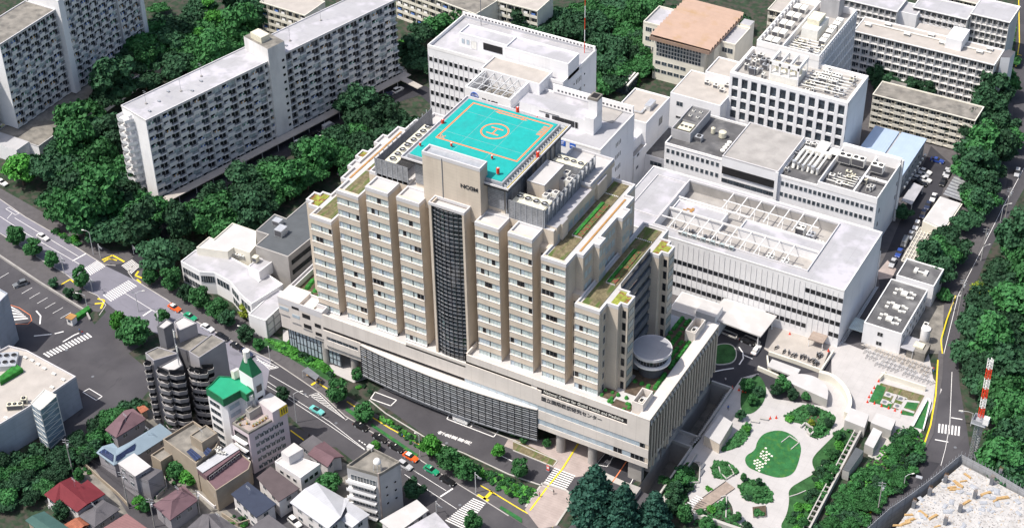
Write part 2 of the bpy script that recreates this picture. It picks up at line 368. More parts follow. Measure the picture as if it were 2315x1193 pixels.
for mir in(0,1):
 f=lambda a:sx(a,mir)
 for q in((f(-31.6),f(-27.2),4.9,41.4,60.0,60.32),(f(-22),f(-17.2),4.6,41.2,48.9,49.22)):b=MB();b.box(*q,'dry_lawn');b.build('roof_lawn',H)
 for q in((f(-29.4),f(-27.5),15.3,31,60.0,60.62),(f(-19.7),f(-17.9),15.1,30.3,48.9,49.5)):b=MB();b.box(*q,'hedge_red');b.build('flower_bed',H)
 for q in((f(-29.9),f(-29.0),15.3,31,60.0,60.9),(f(-20.1),f(-19.2),15.1,30.3,48.9,49.8)):b=MB();b.box(*q,'hedge');b.build('hedge_row',H)
 b=MB()
 for(xa,xb,y,z)in((-31.5,-27.2,35.3,60.4),(-22,-17.2,35.3,49.3)):
  for i in range(9):u=xa+(xb-xa)*(i+.1)/9;b.box(f(u),f(u+.28),y,y+.25,z,z+.1,'white_plain')
 for(xa,xb,ya,yb,z)in((-30.1,-27.3,15.1,31.1,60.4),(-20.3,-17.7,14.9,30.5,49.3)):
  b.box(f(xa),f(xb),ya-.15,ya,z-.1,z+.25,'kerb');b.box(f(xa)-.06,f(xa)+.06,ya,yb,z-.1,z+.3,'kerb')
 b.build('lawn_edging',H)
 b=MB()
 for P in([(-15.6,7.7),(-13.5,7.7),(-13.5,9.3),(-11.6,9.3),(-11.6,12.5),(-13.5,12.5),(-13.5,13.7),(-15.6,13.7)],[(-15.6,31.3),(-13.6,31.3),(-13.6,33.1),(-11.7,33.1),(-11.7,36),(-13.5,36),(-13.5,37.6),(-15.6,37.6)]):
  b=MB();b.prism(mx(P)if mir else P,48.9,49.25,'sedum');b.build('sedum_bed',H)
 b=MB();b.box(f(-25.6),f(-25.1),10.3,35.5,60.0,60.3,'rust');b.build('gravel_strip',H)
sp=[]
for z in TZ[1:4]:
 z-=WH
 for y in(15.0,16.9):sp.append((-22.0+.03,y-.05,z))
 for y in(28.2,30.2):sp.append((-22.0+.03,y,z))
 for y in(10.2,12.2):sp.append((-23.6+.03,y,z))
 for y in(19,21,23,25):sp.append((-23.5+.03,y,z))
 for y in(33,35):sp.append((-23.5+.03,y,z))
windows(H,sp,winmesh(1.5,WH,'curtain','frame',1),'r','side_window')
sp=[]
for z in TZ[4:11]:
 z-=WH
 for y in(10.9,34.6):sp.append(((-11.2 if y<20 else-11.3)+.03,y,z))
windows(H,sp,winmesh(2.9,WH,'curtain','frame_dark',2),'r','bay_window')
sp=[]
for z in TZ[4:11]:
 z-=WH
 for y in(6.0,):sp.append((-16.17,y,z))
windows(H,sp,winmesh(.9,1.9,'glass','frame',0),'r','side_window')
windows(H,[(-12.15,yy-.03,z-WH)for z in TZ[4:11]for yy in(8.9,32.7)],winmesh(.8,2.2,'glass_dark','frame_dark',0),'f','side_window')
b=MB()
for z in TZ[3:11]:
 b.box(-15.85,-15.2,14.1,30.9,z-WH-1.9,z-WH,'steel_dark');b.box(-15.85,-15.6,14.2,30.8,z-WH,z,'glass')
b.build('recessed_balconies',H)
windows(H,[(-31.97,y,62.5-WH)for y in lin(12,35.5,9)],winmesh(1.9,1.7,'curtain','frame',1),'r','side_window',limit=130)
b=MB();b.box(-34.7,-31.7,10,36.6,64.1,65.3,'tile',top='apt_roof');b.box(-32.4,-31.2,12,15,60.5,65.32,'tile',top='apt_roof');b.box(-32.4,-31.2,31.5,36.5,60.5,65.32,'tile',top='apt_roof');b.build('roof_edge',H)
g=MB();n=14;P=[]
for i in range(n+1):
 t=i/n;x=-63.6+t*9.0;P.append((x,3.6-.9*(1-(2*t-1)**2)))
for i in range(n):
 a,c=P[i],P[i+1]
 g.poly([(a[0],a[1],17.9),(c[0],c[1],17.9),(c[0],c[1],66.0),(a[0],a[1],66.0)],'glass_blue')
o=g.build('curtain_glass',H)
g=MB();z=18.2;j=0
while z<66:
 for i in range(n):
  a,c=P[i],P[i+1];d=.07 if j%3 else .16
  g.poly([(a[0],a[1]-.16,z),(c[0],c[1]-.16,z),(c[0],c[1]-.16,z+d),(a[0],a[1]-.16,z+d)],'louvre' if j%3 else 'steel_dark')
  g.poly([(a[0],a[1]-.16,z+d),(c[0],c[1]-.16,z+d),(c[0],c[1],z+d),(a[0],a[1],z+d)],'louvre' if j%3 else 'steel_dark')
 z+=1.28;j+=1
for i in range(0,n+1,2):g.box(P[i][0]-.05,P[i][0]+.05,P[i][1]-.2,P[i][1],18,66,'frame_dark')
g.build('glass_fins',o)
b=MB();b.box(-64.3,-63.6,2.9,9,17.9,66.4,'tile');b.box(-54.6,-54.0,2.9,9,17.9,66.4,'tile')
b.box(-63.6,-54.6,4.3,9,17.9,65.6,'tile',top='roof_white');b.build('shaft_wall',H)
b=MB();b.ring([(-64.35,2.85),(-53.95,2.85),(-53.95,6.25),(-64.35,6.25)],.3,66.0,66.8,'coping');b.build('shaft_coping',H)
b=MB();b.box(-67.6,-51.0,6.2,9.8,62,78.3,'tile');b.box(-62.0,-61.75,6.12,6.3,66,78.5,'steel_dark');o=b.build('sign_tower',H)
b=MB();b.ring([(-67.65,6.15),(-50.95,6.15),(-50.95,9.85),(-67.65,9.85)],.35,78.0,79.0,'coping');b.poly([(-67.4,6.4,78.32),(-51.2,6.4,78.32),(-51.2,9.6,78.32),(-67.4,9.6,78.32)],'steel');b.build('sign_tower_roof',H)
text('lettering','NCGM',H,(-56.7,6.1,71.8),(R(90),0,0),1.55,'frame_dark',.06,sx=1.08,bold=.03)
b=MB();b.box(-72.3,-46.2,9.85,38.6,64.8,73.2,'tile');b.build('helipad_base',H)
for q in((-45.9,-45.8,9.9,22.8),(-45.9,-45.8,36,38.5),(-50.9,-46.3,9.6,9.8),(-72.2,-67.7,9.6,9.8)):b=MB();b.box(*q,66,73.1,'louvre');b.build('louvre_screen',H)
for y in lin(10,38.4,12):b=MB();b.box(-46.1,-45.7,y,y+.15,65,73,'steel');b.build('screen_post',H)
b=MB();b.box(-75.2,-44.1,7.9,41,73.2,73.6,'steel');b.ring([(-75.2,7.9),(-44.1,7.9),(-44.1,41),(-75.2,41)],.25,73.2,74.1,'coping')
for y in lin(9,40,26):b.box(-45.9,-45.4,y,y+.12,73.6,74.2,'frame')
b.box(-44.95,-44.85,8.5,40.5,73.6,73.75,'yellow');b.build('walkway',H)
b=MB();b.box(-73.6,-46.1,8.6,39,73.6,74.85,'steel');b.box(-73.1,-46.6,9.0,38.4,74.7,75.0,'teal');o=b.build('helipad_deck',H)
b=MB()
x0,x1,y0,y1,z=-71.2,-47.3,18.2,37.4,75.012
for q in((x0,x1,y0,y0+.5),(x0,x1,y1-.5,y1),(x0,x0+.5,y0+.5,y1-.5),(x1-.5,x1,y0+.5,y1-.5)):b.poly([(q[0],q[2],z),(q[1],q[2],z),(q[1],q[3],z),(q[0],q[3],z)],'orange')
cx,cy=-59.25,27.9
for i in range(40):
 a,c=2*math.pi*i/40,2*math.pi*(i+1)/40
 b.poly([(cx+r*math.cos(t),cy+r*math.sin(t),z)for r,t in((3.75,a),(3.75,c),(3.3,c),(3.3,a))],'orange')
for y in(cy-1.35,cy+1.35):b.poly([(cx-1.75,y-.21,z),(cx+1.75,y-.21,z),(cx+1.75,y+.21,z),(cx-1.75,y+.21,z)],'orange')
b.poly([(cx-.2,cy-1.14,z),(cx+.2,cy-1.14,z),(cx+.2,cy+1.14,z),(cx-.2,cy+1.14,z)],'orange')
b.poly([(-62.2,36,z),(-56,36,z),(-56,36.4,z),(-62.2,36.4,z)],'orange')
for s_ in(-1,1):b.poly([(-59.1+s_*3.1,36.2-s_*.45,z),(-59.1+s_*4.9,36.2,z),(-59.1+s_*3.1,36.2+s_*.45,z)],'orange')
for u in(-70.9,-69.9):
 b.poly([(u,19,z),(u+.7,19,z),(u+.7,19.2,z),(u,19.2,z)],'orange');b.poly([(u,19.6,z),(u+.7,19.6,z),(u+.7,19.8,z),(u,19.8,z)],'orange');b.poly([(u,19.2,z),(u+.2,19.2,z),(u+.2,19.6,z),(u,19.6,z)],'orange');b.poly([(u+.5,19.2,z),(u+.7,19.2,z),(u+.7,20.2,z),(u+.5,20.2,z)],'orange')
for v in lin(32,35.6,4):
 for d in(0,.35,.7):b.poly([(-49.3,v-.5+d,z),(-47.9,v-.5+d,z),(-47.9,v-.32+d,z),(-49.3,v-.32+d,z)],'orange')
 b.poly([(-48.7,v-.5,z+.004),(-48.5,v-.5,z+.004),(-48.5,v+.38,z+.004),(-48.7,v+.38,z+.004)],'orange')
b.build('helipad_marking',o)
b=MB();z=75.006
for y in(22.1,32.8):b.box(-72.8,-46.8,y,y+.06,74.9,z,'steel')
for x in(-64.2,-55.2):b.box(x,x+.06,9.3,38.2,74.9,z,'steel')
b.build('deck_joint',o)
b=MB()
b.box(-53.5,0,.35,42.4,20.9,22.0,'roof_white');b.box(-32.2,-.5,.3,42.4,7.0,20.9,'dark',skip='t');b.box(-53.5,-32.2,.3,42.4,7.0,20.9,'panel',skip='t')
b.box(-114,-53.5,.5,42.4,9,17.9,'panel',top='roof_white')
b.box(-113,-1.5,12,42.2,0,9,'concrete',skip='tb');b.box(-100,-.4,.6,14,6.7,9.1,'panel',skip='t')
b.build('podium_core',H)
P_=MB()
P_.box(-53.5,0,0,.45,21.2,23.5,'panel');P_.box(-53.5,-53.1,0,6,21.2,23.5,'panel')
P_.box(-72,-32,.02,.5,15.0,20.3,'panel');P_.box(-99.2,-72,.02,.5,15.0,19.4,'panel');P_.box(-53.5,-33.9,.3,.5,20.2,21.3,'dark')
P_.box(-72,-53.5,.02,.5,18.9,19.4,'panel');
P_.box(-32,0,0,.5,14.95,19.2,'panel');P_.box(-32,0,0,.5,10.3,13.3,'panel');P_.box(-32,0,0,.5,6.9,8.5,'panel')
P_.box(-6.2,0,0,.5,19.2,21.2,'panel');P_.box(-34,-30.8,.0,.5,19.2,20.2,'panel')
P_.box(-99.2,-87,-.05,.5,12.0,13.9,'panel');P_.box(-99.2,-87,-.05,.5,8.7,10.7,'panel');P_.box(-99.2,-98.3,-.05,.5,10.7,12,'panel');P_.box(-87.9,-87,-.05,.5,10.7,12,'panel')
P_.build('facade_panel',H)
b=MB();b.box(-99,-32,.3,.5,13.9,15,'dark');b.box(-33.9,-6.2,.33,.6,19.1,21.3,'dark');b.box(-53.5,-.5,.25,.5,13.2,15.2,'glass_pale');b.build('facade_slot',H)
b=MB()
for(xa,xb,zb,zt)in((-114,-110.3,14.2,20.2),(-110.3,-106.7,12.6,20.2),(-106.7,-103,11.8,19.0),(-103,-99.2,10.3,18.4)):
 b.box(xa,xb,.1,6,zb,zt,'panel',skip='')
b.build('stepped_wall',H)
b=MB()
for(xa,xb,z0,z1)in((-109.4,-107,17.7,18.5),(-106,-103.4,15.8,17.2),(-102,-100,14.0,15.2),(-105.8,-103.3,12.3,13.6),(-102,-100,11.1,12.1)):b.box(xa,xb,.02,.14,z0,z1,'dark')
for(xa,xb,z0,z1)in((-113.6,-110.6,16.0,17.0),(-109.5,-107,14.6,15.6)):b.box(xa,xb,.02,.14,z0,z1,'glass_pale')
b.build('slit_window',H)
for(xa,xb,za,zt)in((-112.8,-110.3,2,14.2),(-110.3,-106.7,1,12.6),(-106.7,-103.1,1,11.8),(-103.1,-99.3,1,10.4),(-99.3,-95.5,1,8.8)):
 b=MB();b.box(xa,xb,1.6,1.8,za,zt,'glass_pale')
 for x in lin(xa,xb-.1,4):b.box(x,x+.1,1.45,1.62,za,zt,'frame_dark')
 for z in lin(za,zt,5)[1:-1]:b.box(xa,xb,1.47,1.6,z,z+.1,'frame_dark')
 b.build('shop_window',H)
b=MB();b.ring([(-114.04,.06),(-99.16,.06),(-99.2,3),(-102.5,3),(-102.5,5.5),(-112.5,5.5),(-112.5,42),(-114,42)],.3,17.9,20.0,'coping');b.build('parapet',H)
def arc(x,d=0.0):t=(x+87.2)/(87.2-31);return .1-2.0*math.sin(math.pi*min(1,max(0,t)))**.8-d
g=MB();xs=lin(-87.2,-31.9,46)
for a,c in zip(xs,xs[1:]):g.poly([(a,arc(a),2.8),(c,arc(c),2.8),(c,arc(c),13.3),(a,arc(a),13.3)],'glass_blue')
o=g.build('lobby_glass',H)
g=MB()
for j,z in enumerate(lin(2.8,13.1,15)):
 for a,c in zip(xs,xs[1:]):
  m_='steel' if j%2==0 else 'louvre'
  g.poly([(a,arc(a,.16),z),(c,arc(c,.16),z),(c,arc(c,.16),z+.1),(a,arc(a,.16),z+.1)],m_);g.poly([(a,arc(a,.16),z+.1),(c,arc(c,.16),z+.1),(c,arc(c),z+.1),(a,arc(a),z+.1)],m_)
for x in lin(-87.1,-32,27):g.box(x-.035,x+.035,arc(x,.2),arc(x),2.7,13.3,'frame_dark')
g.build('glass_fins',o)
g=MB();g.prism([(-87.3,.4)]+[(x,arc(x,.25))for x in xs]+[(-31.9,.4)],13.3,13.6,'panel');g.prism([(-87.3,.4)]+[(x,arc(x,.3))for x in xs]+[(-31.9,.4)],2.5,2.8,'steel_dark');g.build('lobby_roof',H)
for(z,h)in((13.3,1.65),(8.5,1.8)):
 x0_=-55.4 if z>13 else-32;xs2=[-0.1-2.45*i for i in range(int((0-x0_)/2.45))]
 for i,x in enumerate(xs2):
  pane='glass_dark' if(i==0 or(z<13 and i in(1,3)))else 'glass_pale'
  windows(H,[(x-1.22,.2,z)],winmesh(2.35,h,pane,'frame',1),'f','ribbon_window')
windows(H,[(x,.14,10.75)for x in lin(-97,-89.1,5)],winmesh(1.9,1.2,'glass','frame',1),'f','ribbon_window')
text('lettering','国立国際医療研究センター',H,(-30.8,-.03,17.25),(R(90),0,0),1.5,'frame_dark',.05,bold=.035,sx=.98)
text('lettering','National Center for Global Health and Medicine',H,(-30.2,.2,19.75),(R(90),0,0),1.24,'unit_white',.04,sx=.94)
for x,y in((-26,1.9),(-16.6,1.9),(-100.4,2.2),(-91.2,2.6)):
 b=MB();b.cyl(x,y,0,8.8,1.25,'concrete',n=24);b.build('column',H)
b=MB();b.box(-.6,-.3,.5,42.4,8,21.9,'glass_dark');b.build('side_glass',H)
yy=lin(.4,42.2,25)
for i,y in enumerate(yy):
 zb=7.0-1.2*math.sin(i*1.3)-(1.5 if i%5 in(2,3)else 0)
 b=MB();b.box(-1.0,.0,y-.3,y+.3,zb,23.2,'tile');b.build('facade_fin',H)
b=MB();b.box(-3.2,.06,-.06,42.5,23.2,23.55,'panel');b.box(-3.2,-.6,.4,42.4,21.9,23.2,'panel');b.box(-3.8,-3.2,2,41,22,22.5,'steel');b.build('roof_edge',H)
b=MB()
for y in(2,12,22,32,41):b.box(-6,-2.2,y-.8,y+.8,-5,8,'concrete')
for y in(6,16,26,36):b.box(-2.2,-.6,y-3,y+3,2.6,4.6,'concrete')
b.build('podium_pier',H)
for(x0,x1,y0,y1)in((-15.8,-12.2,3.6,7.1),(-11.6,-6.4,.9,4.4),(-11.0,-3.9,8,42),(-15.6,-11,15.2,17),):b=MB();b.box(x0,x1,y0,y1,21.9,22.3,'soil');b.build('planting_bed',H)
b=MB();b.box(-113,-102.6,6,41,17.8,18.2,'soil');b.build('planting_bed',H)
for x in(-10.3,-8.3,-6.2,-4.6):
 hd=MB()
 for k in range(34):
  y=8.2+k;
  if(x<-4.9 and 13<y<24.5)or(x<-7 and y<12):continue
  if random.random()<.12:continue
  s_=random.uniform(.45,.75);hd.cyl(x+random.uniform(-.2,.2),y+.5,22.2,22.2+s_,.75,'hedge',r1=.5,n=7)
 hd.build('hedge_row',H)
for x in(-110.5,-107.7,-105):
 hd=MB()
 for k in range(34):
  if random.random()<.9:hd.cyl(x+random.uniform(-.3,.3),7+k,18.1,18.8+random.random()*.4,.95,'hedge',r1=.55,n=7)
 hd.build('hedge_row',H)
hd=MB()
for k in range(12):hd.cyl(random.uniform(-15.4,-6.6),random.choice((1.6,2.8,4,6)),22.2,22.8,.6,'hedge',r1=.35,n=7)
hd.build('bush_row',H)
b=MB();cx,cy=-8.5,18.6
b.cyl(cx,cy,22,26.8,3.3,'recess',n=24);b.cyl(cx,cy,26.8,29.3,4.1,'glass_dark',n=36)
for i in range(30):t=2*math.pi*i/30;b.box(cx+4.15*math.cos(t)-.06,cx+4.15*math.cos(t)+.06,cy+4.15*math.sin(t)-.06,cy+4.15*math.sin(t)+.06,26.8,29.3,'steel_dark')
b.cyl(cx,cy,26.4,26.8,5.0,'white_plain',n=40);b.cyl(cx,cy,29.2,30.0,5.2,'coping',n=48);b.cyl(cx,cy,30.0,30.06,4.9,'apt_roof',n=48);b.build('round_lounge',H)
for(x0,x1,y0,y1)in((-5.9,-2.9,1.9,7.8),(-5.9,-2.9,33.6,40.1)):
 b=MB();b.ring([(x0,y0),(x1,y0),(x1,y1),(x0,y1)],.25,22,25.9,'panel');b.box(x0+.3,x1-.3,y0+.3,y1-.3,22,23,'concrete_dirty')
 b.box(x0+.9,x1-.9,y0+1.6,y0+3.2,23,25.0,'unit_white');b.box(x0+1.1,x1-1.1,y0+1.8,y0+3,25,25.05,'dark');b.box(x0+.6,x1-.8,y0+3.6,y0+4.6,23,24.3,'duct')
 b.build('vent_enclosure',H)
for mir in(0,1):
 f=lambda a:sx(a,mir)
 b=MB()
 b.box(f(-44.6),f(-34.9),8.95,9.1,64.8,70.2,'louvre');b.box(f(-34.95),f(-34.8),9,36.6,64.8,70.0,'louvre')
 for x in lin(f(-44.5),f(-35),7):b.box(x-.08,x+.08,8.85,8.96,64.8,70.3,'steel')
 for y in lin(9,36.4,14):b.box(f(-34.65)-.1,f(-34.65)+.1,y-.08,y+.08,64.8,70.6,'steel')
 b.build('louvre_screen',H)
for i,y in enumerate(lin(10.5,35,12)):
 b=MB();b.bar((-34.5,y,68.2),(-34.5,y+.9,70.0),.38,'duct',4);b.build('baffle',H)
b=MB();b.box(-44.0,-39.0,17.2,27.6,64.8,71.0,'tile',top='roof_white');b.ring([(-44,17.2),(-39,17.2),(-39,27.6),(-44,27.6)],.25,70.9,71.25,'coping');b.build('penthouse',H)
b=MB();b.box(-44.3,-31.8,28.8,42,64.8,66.2,'tile',top='roof_white');b.ring([(-44,28.6),(-32,28.6),(-32,42),(-44,42)],.3,66,66.9,'coping');b.build('penthouse',H)
def cooling(w_,l_,nf,h_):
 t=thing('cooling_unit','','air conditioner')
 b=MB();b.box(-w_/2,w_/2,0,l_,0,h_,'louvre',top='unit_cream');b.build('casing',t,False)
 for i in range(nf):
  y=l_*(i+.5)/nf if l_>w_ else l_/2;x=0 if l_>w_ else-w_/2+w_*(i+.5)/nf
  f_=MB();f_.cyl(x,y,h_,h_+.55,.86,'duct',n=18,top='dark');f_.cyl(x,y,h_+.56,h_+.6,.3,'duct',n=10);f_.box(x-.8,x+.8,y-.05,y+.05,h_+.57,h_+.62,'frame');f_.build('fan',t,False)
 return t
def eq(name,label,cat,fn,group=None):
 t=thing(name,label,cat,(0,0,0),0,group);fn(t);return t
A=cooling(9.2,4.2,4,5.2);A.location=(-39.3,8.95+.3,64.8);A['label']='cream four fan cooling unit at the front of the roof plant, near the lettered tower'
A2=copy_tree(A);A2 .location=(-39.3,29.6,66.2);A2 .scale=(.9,.8,.75);A2['label']='cream four fan cooling unit behind the white penthouse, right of the helipad'
Bq=cooling(3.4,9.4,4,5.4);Bq.location=(-79.4,8.9+.4,64.8);Bq['label']='cream row of four roof fans left of the helipad, nearer the front'
B2=copy_tree(Bq);B2 .location=(-79.3,19.2,64.8);B2['label']='cream row of four roof fans left of the helipad, farther back'
for i,(x,y)in enumerate([(-38.3+dx,14.5+dy)for dy in(0,2.1,4.2,6.3,8.4)for dx in(0,1.7)]):
 t=thing('condenser_unit','small pale condenser unit in the cluster beside the white penthouse right of the helipad','air conditioner',(x,y+5*(i>5),64.8),0,'condensers beside the penthouse')
 b=MB();b.box(-.7,.7,-.8,.8,0,3.6+.4*(i%3),'unit_white' if i%3 else 'duct');b.box(-.5,.5,-.55,.55,3.6+.4*(i%3),3.63+.4*(i%3),'recess');b.build('casing',t,False)
for i,(x,y,z,l)in enumerate(((-73,24.9,74.2,'left edge of the helipad'),(-58.7,38.9,74.4,'middle of the far edge of the helipad'),(-53.4,39.6,73.6,'far edge of the helipad, right part'),(-65.3,16.4,75,'turquoise deck left of the lettered tower top'),(-53.4,16.3,75,'turquoise deck behind the lettered tower'),(-48.8,11.2,75,'front right corner of the turquoise deck'),(-44.6,24,73.6,'right walkway of the helipad'),(-72.4,12.9,75,'front left corner of the turquoise deck'))):
 big=i in(0,1,5,6)
 t=thing('warning_light','small red and white warning light on the '+l,'light',(x,y,z))
 b=MB();b.cyl(0,0,0,.5,.16,'frame');b.build('stem',t,False)
 b=MB();b.cyl(0,0,.35,1.9 if big else 1.1,.42 if big else .3,'red',n=10);b.cyl(0,0,1.9 if big else 1.1,2.05 if big else 1.25,.2,'white_plain',n=8);b.build('lamp',t,False)
TO={3:(1160,0),4:(1715,0),2:(580,0),1:(0,0),5:(0,400),6:(580,400),7:(1160,400),8:(1715,400),9:(0,793),10:(580,793),11:(1160,793),12:(1715,793)}
def T(n,pts,z=0.0):return[W(TO[n][0]+u/2.9833,TO[n][1]+v/2.9833,z)for u,v in pts]
def F(pts,z=0.0):return[W(u,v,z)for u,v in pts]
def Gd(pts,z=0.0):return[W(1500+u/2.982,930+v/2.982,z)for u,v in pts]
def Fc(pts,z=0.0):return[W(1560+u/2.8,720+v/2.8,z)for u,v in pts]
def Cs(pts,z=0.0):return[W(1900+u/2.101,820+v/2.101,z)for u,v in pts]
def clipx(L_,x0=4.4):
 P=Gd(L_)
 for p in P:p.x=max(p.x,x0)
 return P
def smooth(P,k=2,closed=True):
 for _ in range(k):
  Q=[];n=len(P)
  for i in range(n if closed else n-1):
   a,b=P[i],P[(i+1)%n];Q+=[a.lerp(b,.25),a.lerp(b,.75)]
  P=Q if closed else[P[0]]+Q[1:-1]+[P[-1]]
 return P
def sheet(name,P,z,m,kind='structure',label=None,extra=None):
 b=MB();b.poly([(p.x,p.y,z)for p in P],m)
 if extra:extra(b)
 o=b.build(name)
 if o.data.polygons[0].normal.z<0:o.data.flip_normals()
 o['kind']=kind
 if label:o['label']=label
 return o
def slab_s(name,P,h,m,z=0.0,kind='structure'):
 b=MB();b.prism([(p.x,p.y)for p in P],z-.3,z+h,m,bottom=False);o=b.build(name);o['kind']=kind;return o
b=MB();HX=(-2.0,3.9,-4.0,45.0);HB=(18.6,23.0)
G4=(-3000,1500,-1500,3500)
b.poly([(G4[0],G4[2],0),(G4[1],G4[2],0),(G4[1],HX[2],0),(G4[0],HX[2],0)],'ground_green');b.poly([(G4[0],HX[3],0),(G4[1],HX[3],0),(G4[1],G4[3],0),(G4[0],G4[3],0)],'ground_green')
b.poly([(G4[0],HX[2],0),(HX[0],HX[2],0),(HX[0],HX[3],0),(G4[0],HX[3],0)],'ground_green');b.poly([(HX[1],HX[2],0),(G4[1],HX[2],0),(G4[1],HX[3],0),(HX[1],HX[3],0)],'ground_green');b.poly([(HX[0],HB[0],0),(HX[1],HB[0],0),(HX[1],HB[1],0),(HX[0],HB[1],0)],'concrete')
struct('ground',b)
b=MB()
for y0,y1 in((HX[2],HB[0]),(HB[1],HX[3])):
 x0,x1=HX[0],HX[1];d=-7
 b.poly([(x0,y0,d),(x1,y0,d),(x1,y1,d),(x0,y1,d)],'concrete_dirty')
 for q in(((x0,y0),(x0,y1)),((x0,y1),(x1,y1)),((x1,y1),(x1,y0)),((x1,y0),(x0,y0))):b.poly([(*q[0],0),(*q[1],0),(*q[1],d),(*q[0],d)],'concrete')
struct('sunken_yard',b)
sheet('hospital_ground',F([(640,760),(560,690),(420,640),(560,520),(700,450),(760,400),(840,330),(970,250),(1350,120),(1500,60),(1700,20),(2250,150),(2260,380),(2140,560),(2120,800),(2100,880),(1940,760),(1700,700),(1500,880),(1200,900),(900,800)]),.03,'pavement')if False else None
sheet('service_ground',[Vector(p)for p in((-96,44,0),(-145,95,0),(-145,150,0),(-96,150,0),(-60,180,0),(-45,240,0),(30,240,0),(46,180,0),(46,88,0),(46,60,0),(30,46,0),(-2,46,0))],.02,'pavement')
sheet('forecourt',Fc([(215,425),(120,385),(150,300),(190,60),(560,30),(900,130),(920,190),(880,330),(560,360),(540,440),(350,440),(240,420)]),.04,'asphalt_new')
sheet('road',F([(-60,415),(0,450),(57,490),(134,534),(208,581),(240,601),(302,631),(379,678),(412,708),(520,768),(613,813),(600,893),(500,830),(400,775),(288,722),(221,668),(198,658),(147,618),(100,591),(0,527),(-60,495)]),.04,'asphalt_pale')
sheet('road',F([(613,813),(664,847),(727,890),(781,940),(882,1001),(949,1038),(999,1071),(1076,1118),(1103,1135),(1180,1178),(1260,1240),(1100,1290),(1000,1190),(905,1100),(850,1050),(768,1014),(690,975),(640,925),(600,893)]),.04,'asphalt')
sheet('side_road',F([(240,601),(302,631),(330,612),(420,510),(560,418),(700,320),(860,245),(950,215),(1000,260),(1010,230),(965,195),(900,190),(830,222),(700,280),(560,365),(430,435),(300,560),(262,577)]),.038,'asphalt_new')
sheet('side_road',F([(240,705),(221,668),(335,738),(335,770),(240,830),(150,800)]),.036,'asphalt')
sheet('car_park',F([(-40,560),(0,580),(90,640),(195,705),(215,735),(330,830),(345,870),(300,930),(240,925),(150,1000),(-40,900)]),.03,'asphalt')
sheet('car_park',F([(150,1000),(300,930),(320,900),(240,850),(120,890),(-40,800),(-40,1000)]),.026,'asphalt')if False else None
sheet('lane',F([(150,1000),(215,1060),(270,1130),(310,1193),(420,1250),(330,1100),(250,1000),(300,930),(240,925)]),.032,'asphalt')
sheet('lane',F([(440,1090),(500,1140),(560,1193),(700,1193),(680,1120),(600,1060),(640,1000),(760,1010),(860,1090),(900,1193),(1100,1250),(1000,1180),(905,1075),(850,1040),(740,1000),(660,960),(420,1000)]),.031,'asphalt')
slab_s('pavement',F([(-60,400),(0,425),(80,470),(160,515),(255,570),(275,585),(240,601),(208,581),(134,534),(57,490),(0,450),(-60,415)]),.12,'pavement')
slab_s('pavement',T(5,[(690,560),(760,500),(870,500),(905,540),(850,580),(770,592)]),.13,'pavement')
slab_s('pavement',F([(-60,495),(0,527),(100,591),(147,618),(198,658),(221,668),(240,690),(225,705),(195,700),(90,635),(0,575),(-60,545)]),.12,'pavement')
slab_s('pavement',F([(302,631),(379,678),(412,708),(520,768),(613,813),(664,847),(727,890),(781,940),(882,1001),(949,1038),(999,1071),(1076,1118),(1150,1165),(1260,1235),(1280,1200),(1180,1130),(1110,1085),(1000,1030),(940,990),(850,935),(790,890),(730,840),(640,770),(560,725),(430,660),(330,605),(305,618)]),.12,'pavement')
def kerbline(pts,w_=.22,h=.16,name='kerb',m='kerb'):
 b=MB()
 for a,c in zip(pts,pts[1:]):
  d=(c-a).normalized();n_=Vector((-d.y,d.x,0))*w_/2;b.prism([(a.x+n_.x,a.y+n_.y),(c.x+n_.x,c.y+n_.y),(c.x-n_.x,c.y-n_.y),(a.x-n_.x,a.y-n_.y)],-.1,h,m,bottom=False)
 o=b.build(name);o['kind']='structure';return o
kerbline(F([(-60,415),(0,450),(57,490),(134,534),(208,581),(235,598),(262,600)]))
kerbline(F([(300,600),(290,615),(302,631),(379,678),(412,708),(520,768),(613,813),(664,847),(727,890),(781,940),(882,1001),(949,1038),(999,1071),(1076,1118),(1150,1165)]))
kerbline(F([(-60,495),(0,527),(100,591),(147,618),(198,658),(221,668),(240,690),(225,712)]))
kerbline(F([(-40,555),(0,580),(90,640),(195,705),(205,725)]),.5,.8,'kerb','concrete')
sheet('driveway',T(10,[(760,330),(850,240),(1000,300),(1300,420),(1640,560),(1790,600),(2010,760),(2500,900),(2700,990),(2420,1190),(2270,1330),(2100,1193),(2200,1100),(1995,940),(1700,830),(1400,690),(1150,590),(870,420)]),.06,'asphalt')
sheet('forecourt_paving',T(11,[(-30,590),(160,600),(450,560),(720,600),(880,720),(880,790),(560,760),(540,830),(420,850),(270,785),(100,700),(-60,640)]),.09,'paving_pink')
sheet('porch_road',T(11,[(540,780),(620,680),(700,620),(900,700),(900,800),(800,900),(560,840)]),.1,'asphalt_new')
sheet('porch_strip',T(11,[(540,790),(560,790),(800,900),(790,930),(530,830)]),.104,'concrete_lit')
slab_s('pavement',T(11,[(200,900),(360,945),(405,985),(380,1050),(290,1180),(180,1200),(80,1070),(100,1040)]),.18,'paving_pink')
kerbline(T(11,[(85,1050),(200,890),(360,940),(400,975),(400,1010),(290,1175)]),.5,.24,'kerb','concrete_lit')
kerbline(T(10,[(760,330),(870,420),(1150,590),(1400,690),(1700,830),(1960,920),(2000,945)]),.35,.24,'kerb','concrete_lit')
kerbline(T(10,[(860,250),(1100,350),(1300,430),(1620,560),(1780,620)]),.3,.24,'kerb','concrete_lit')
kerbline(T(11,[(0,670),(270,780),(300,740),(0,610)]),.3,.24)
mat('zebra',(.72,.71,.70),.8,.12,2)
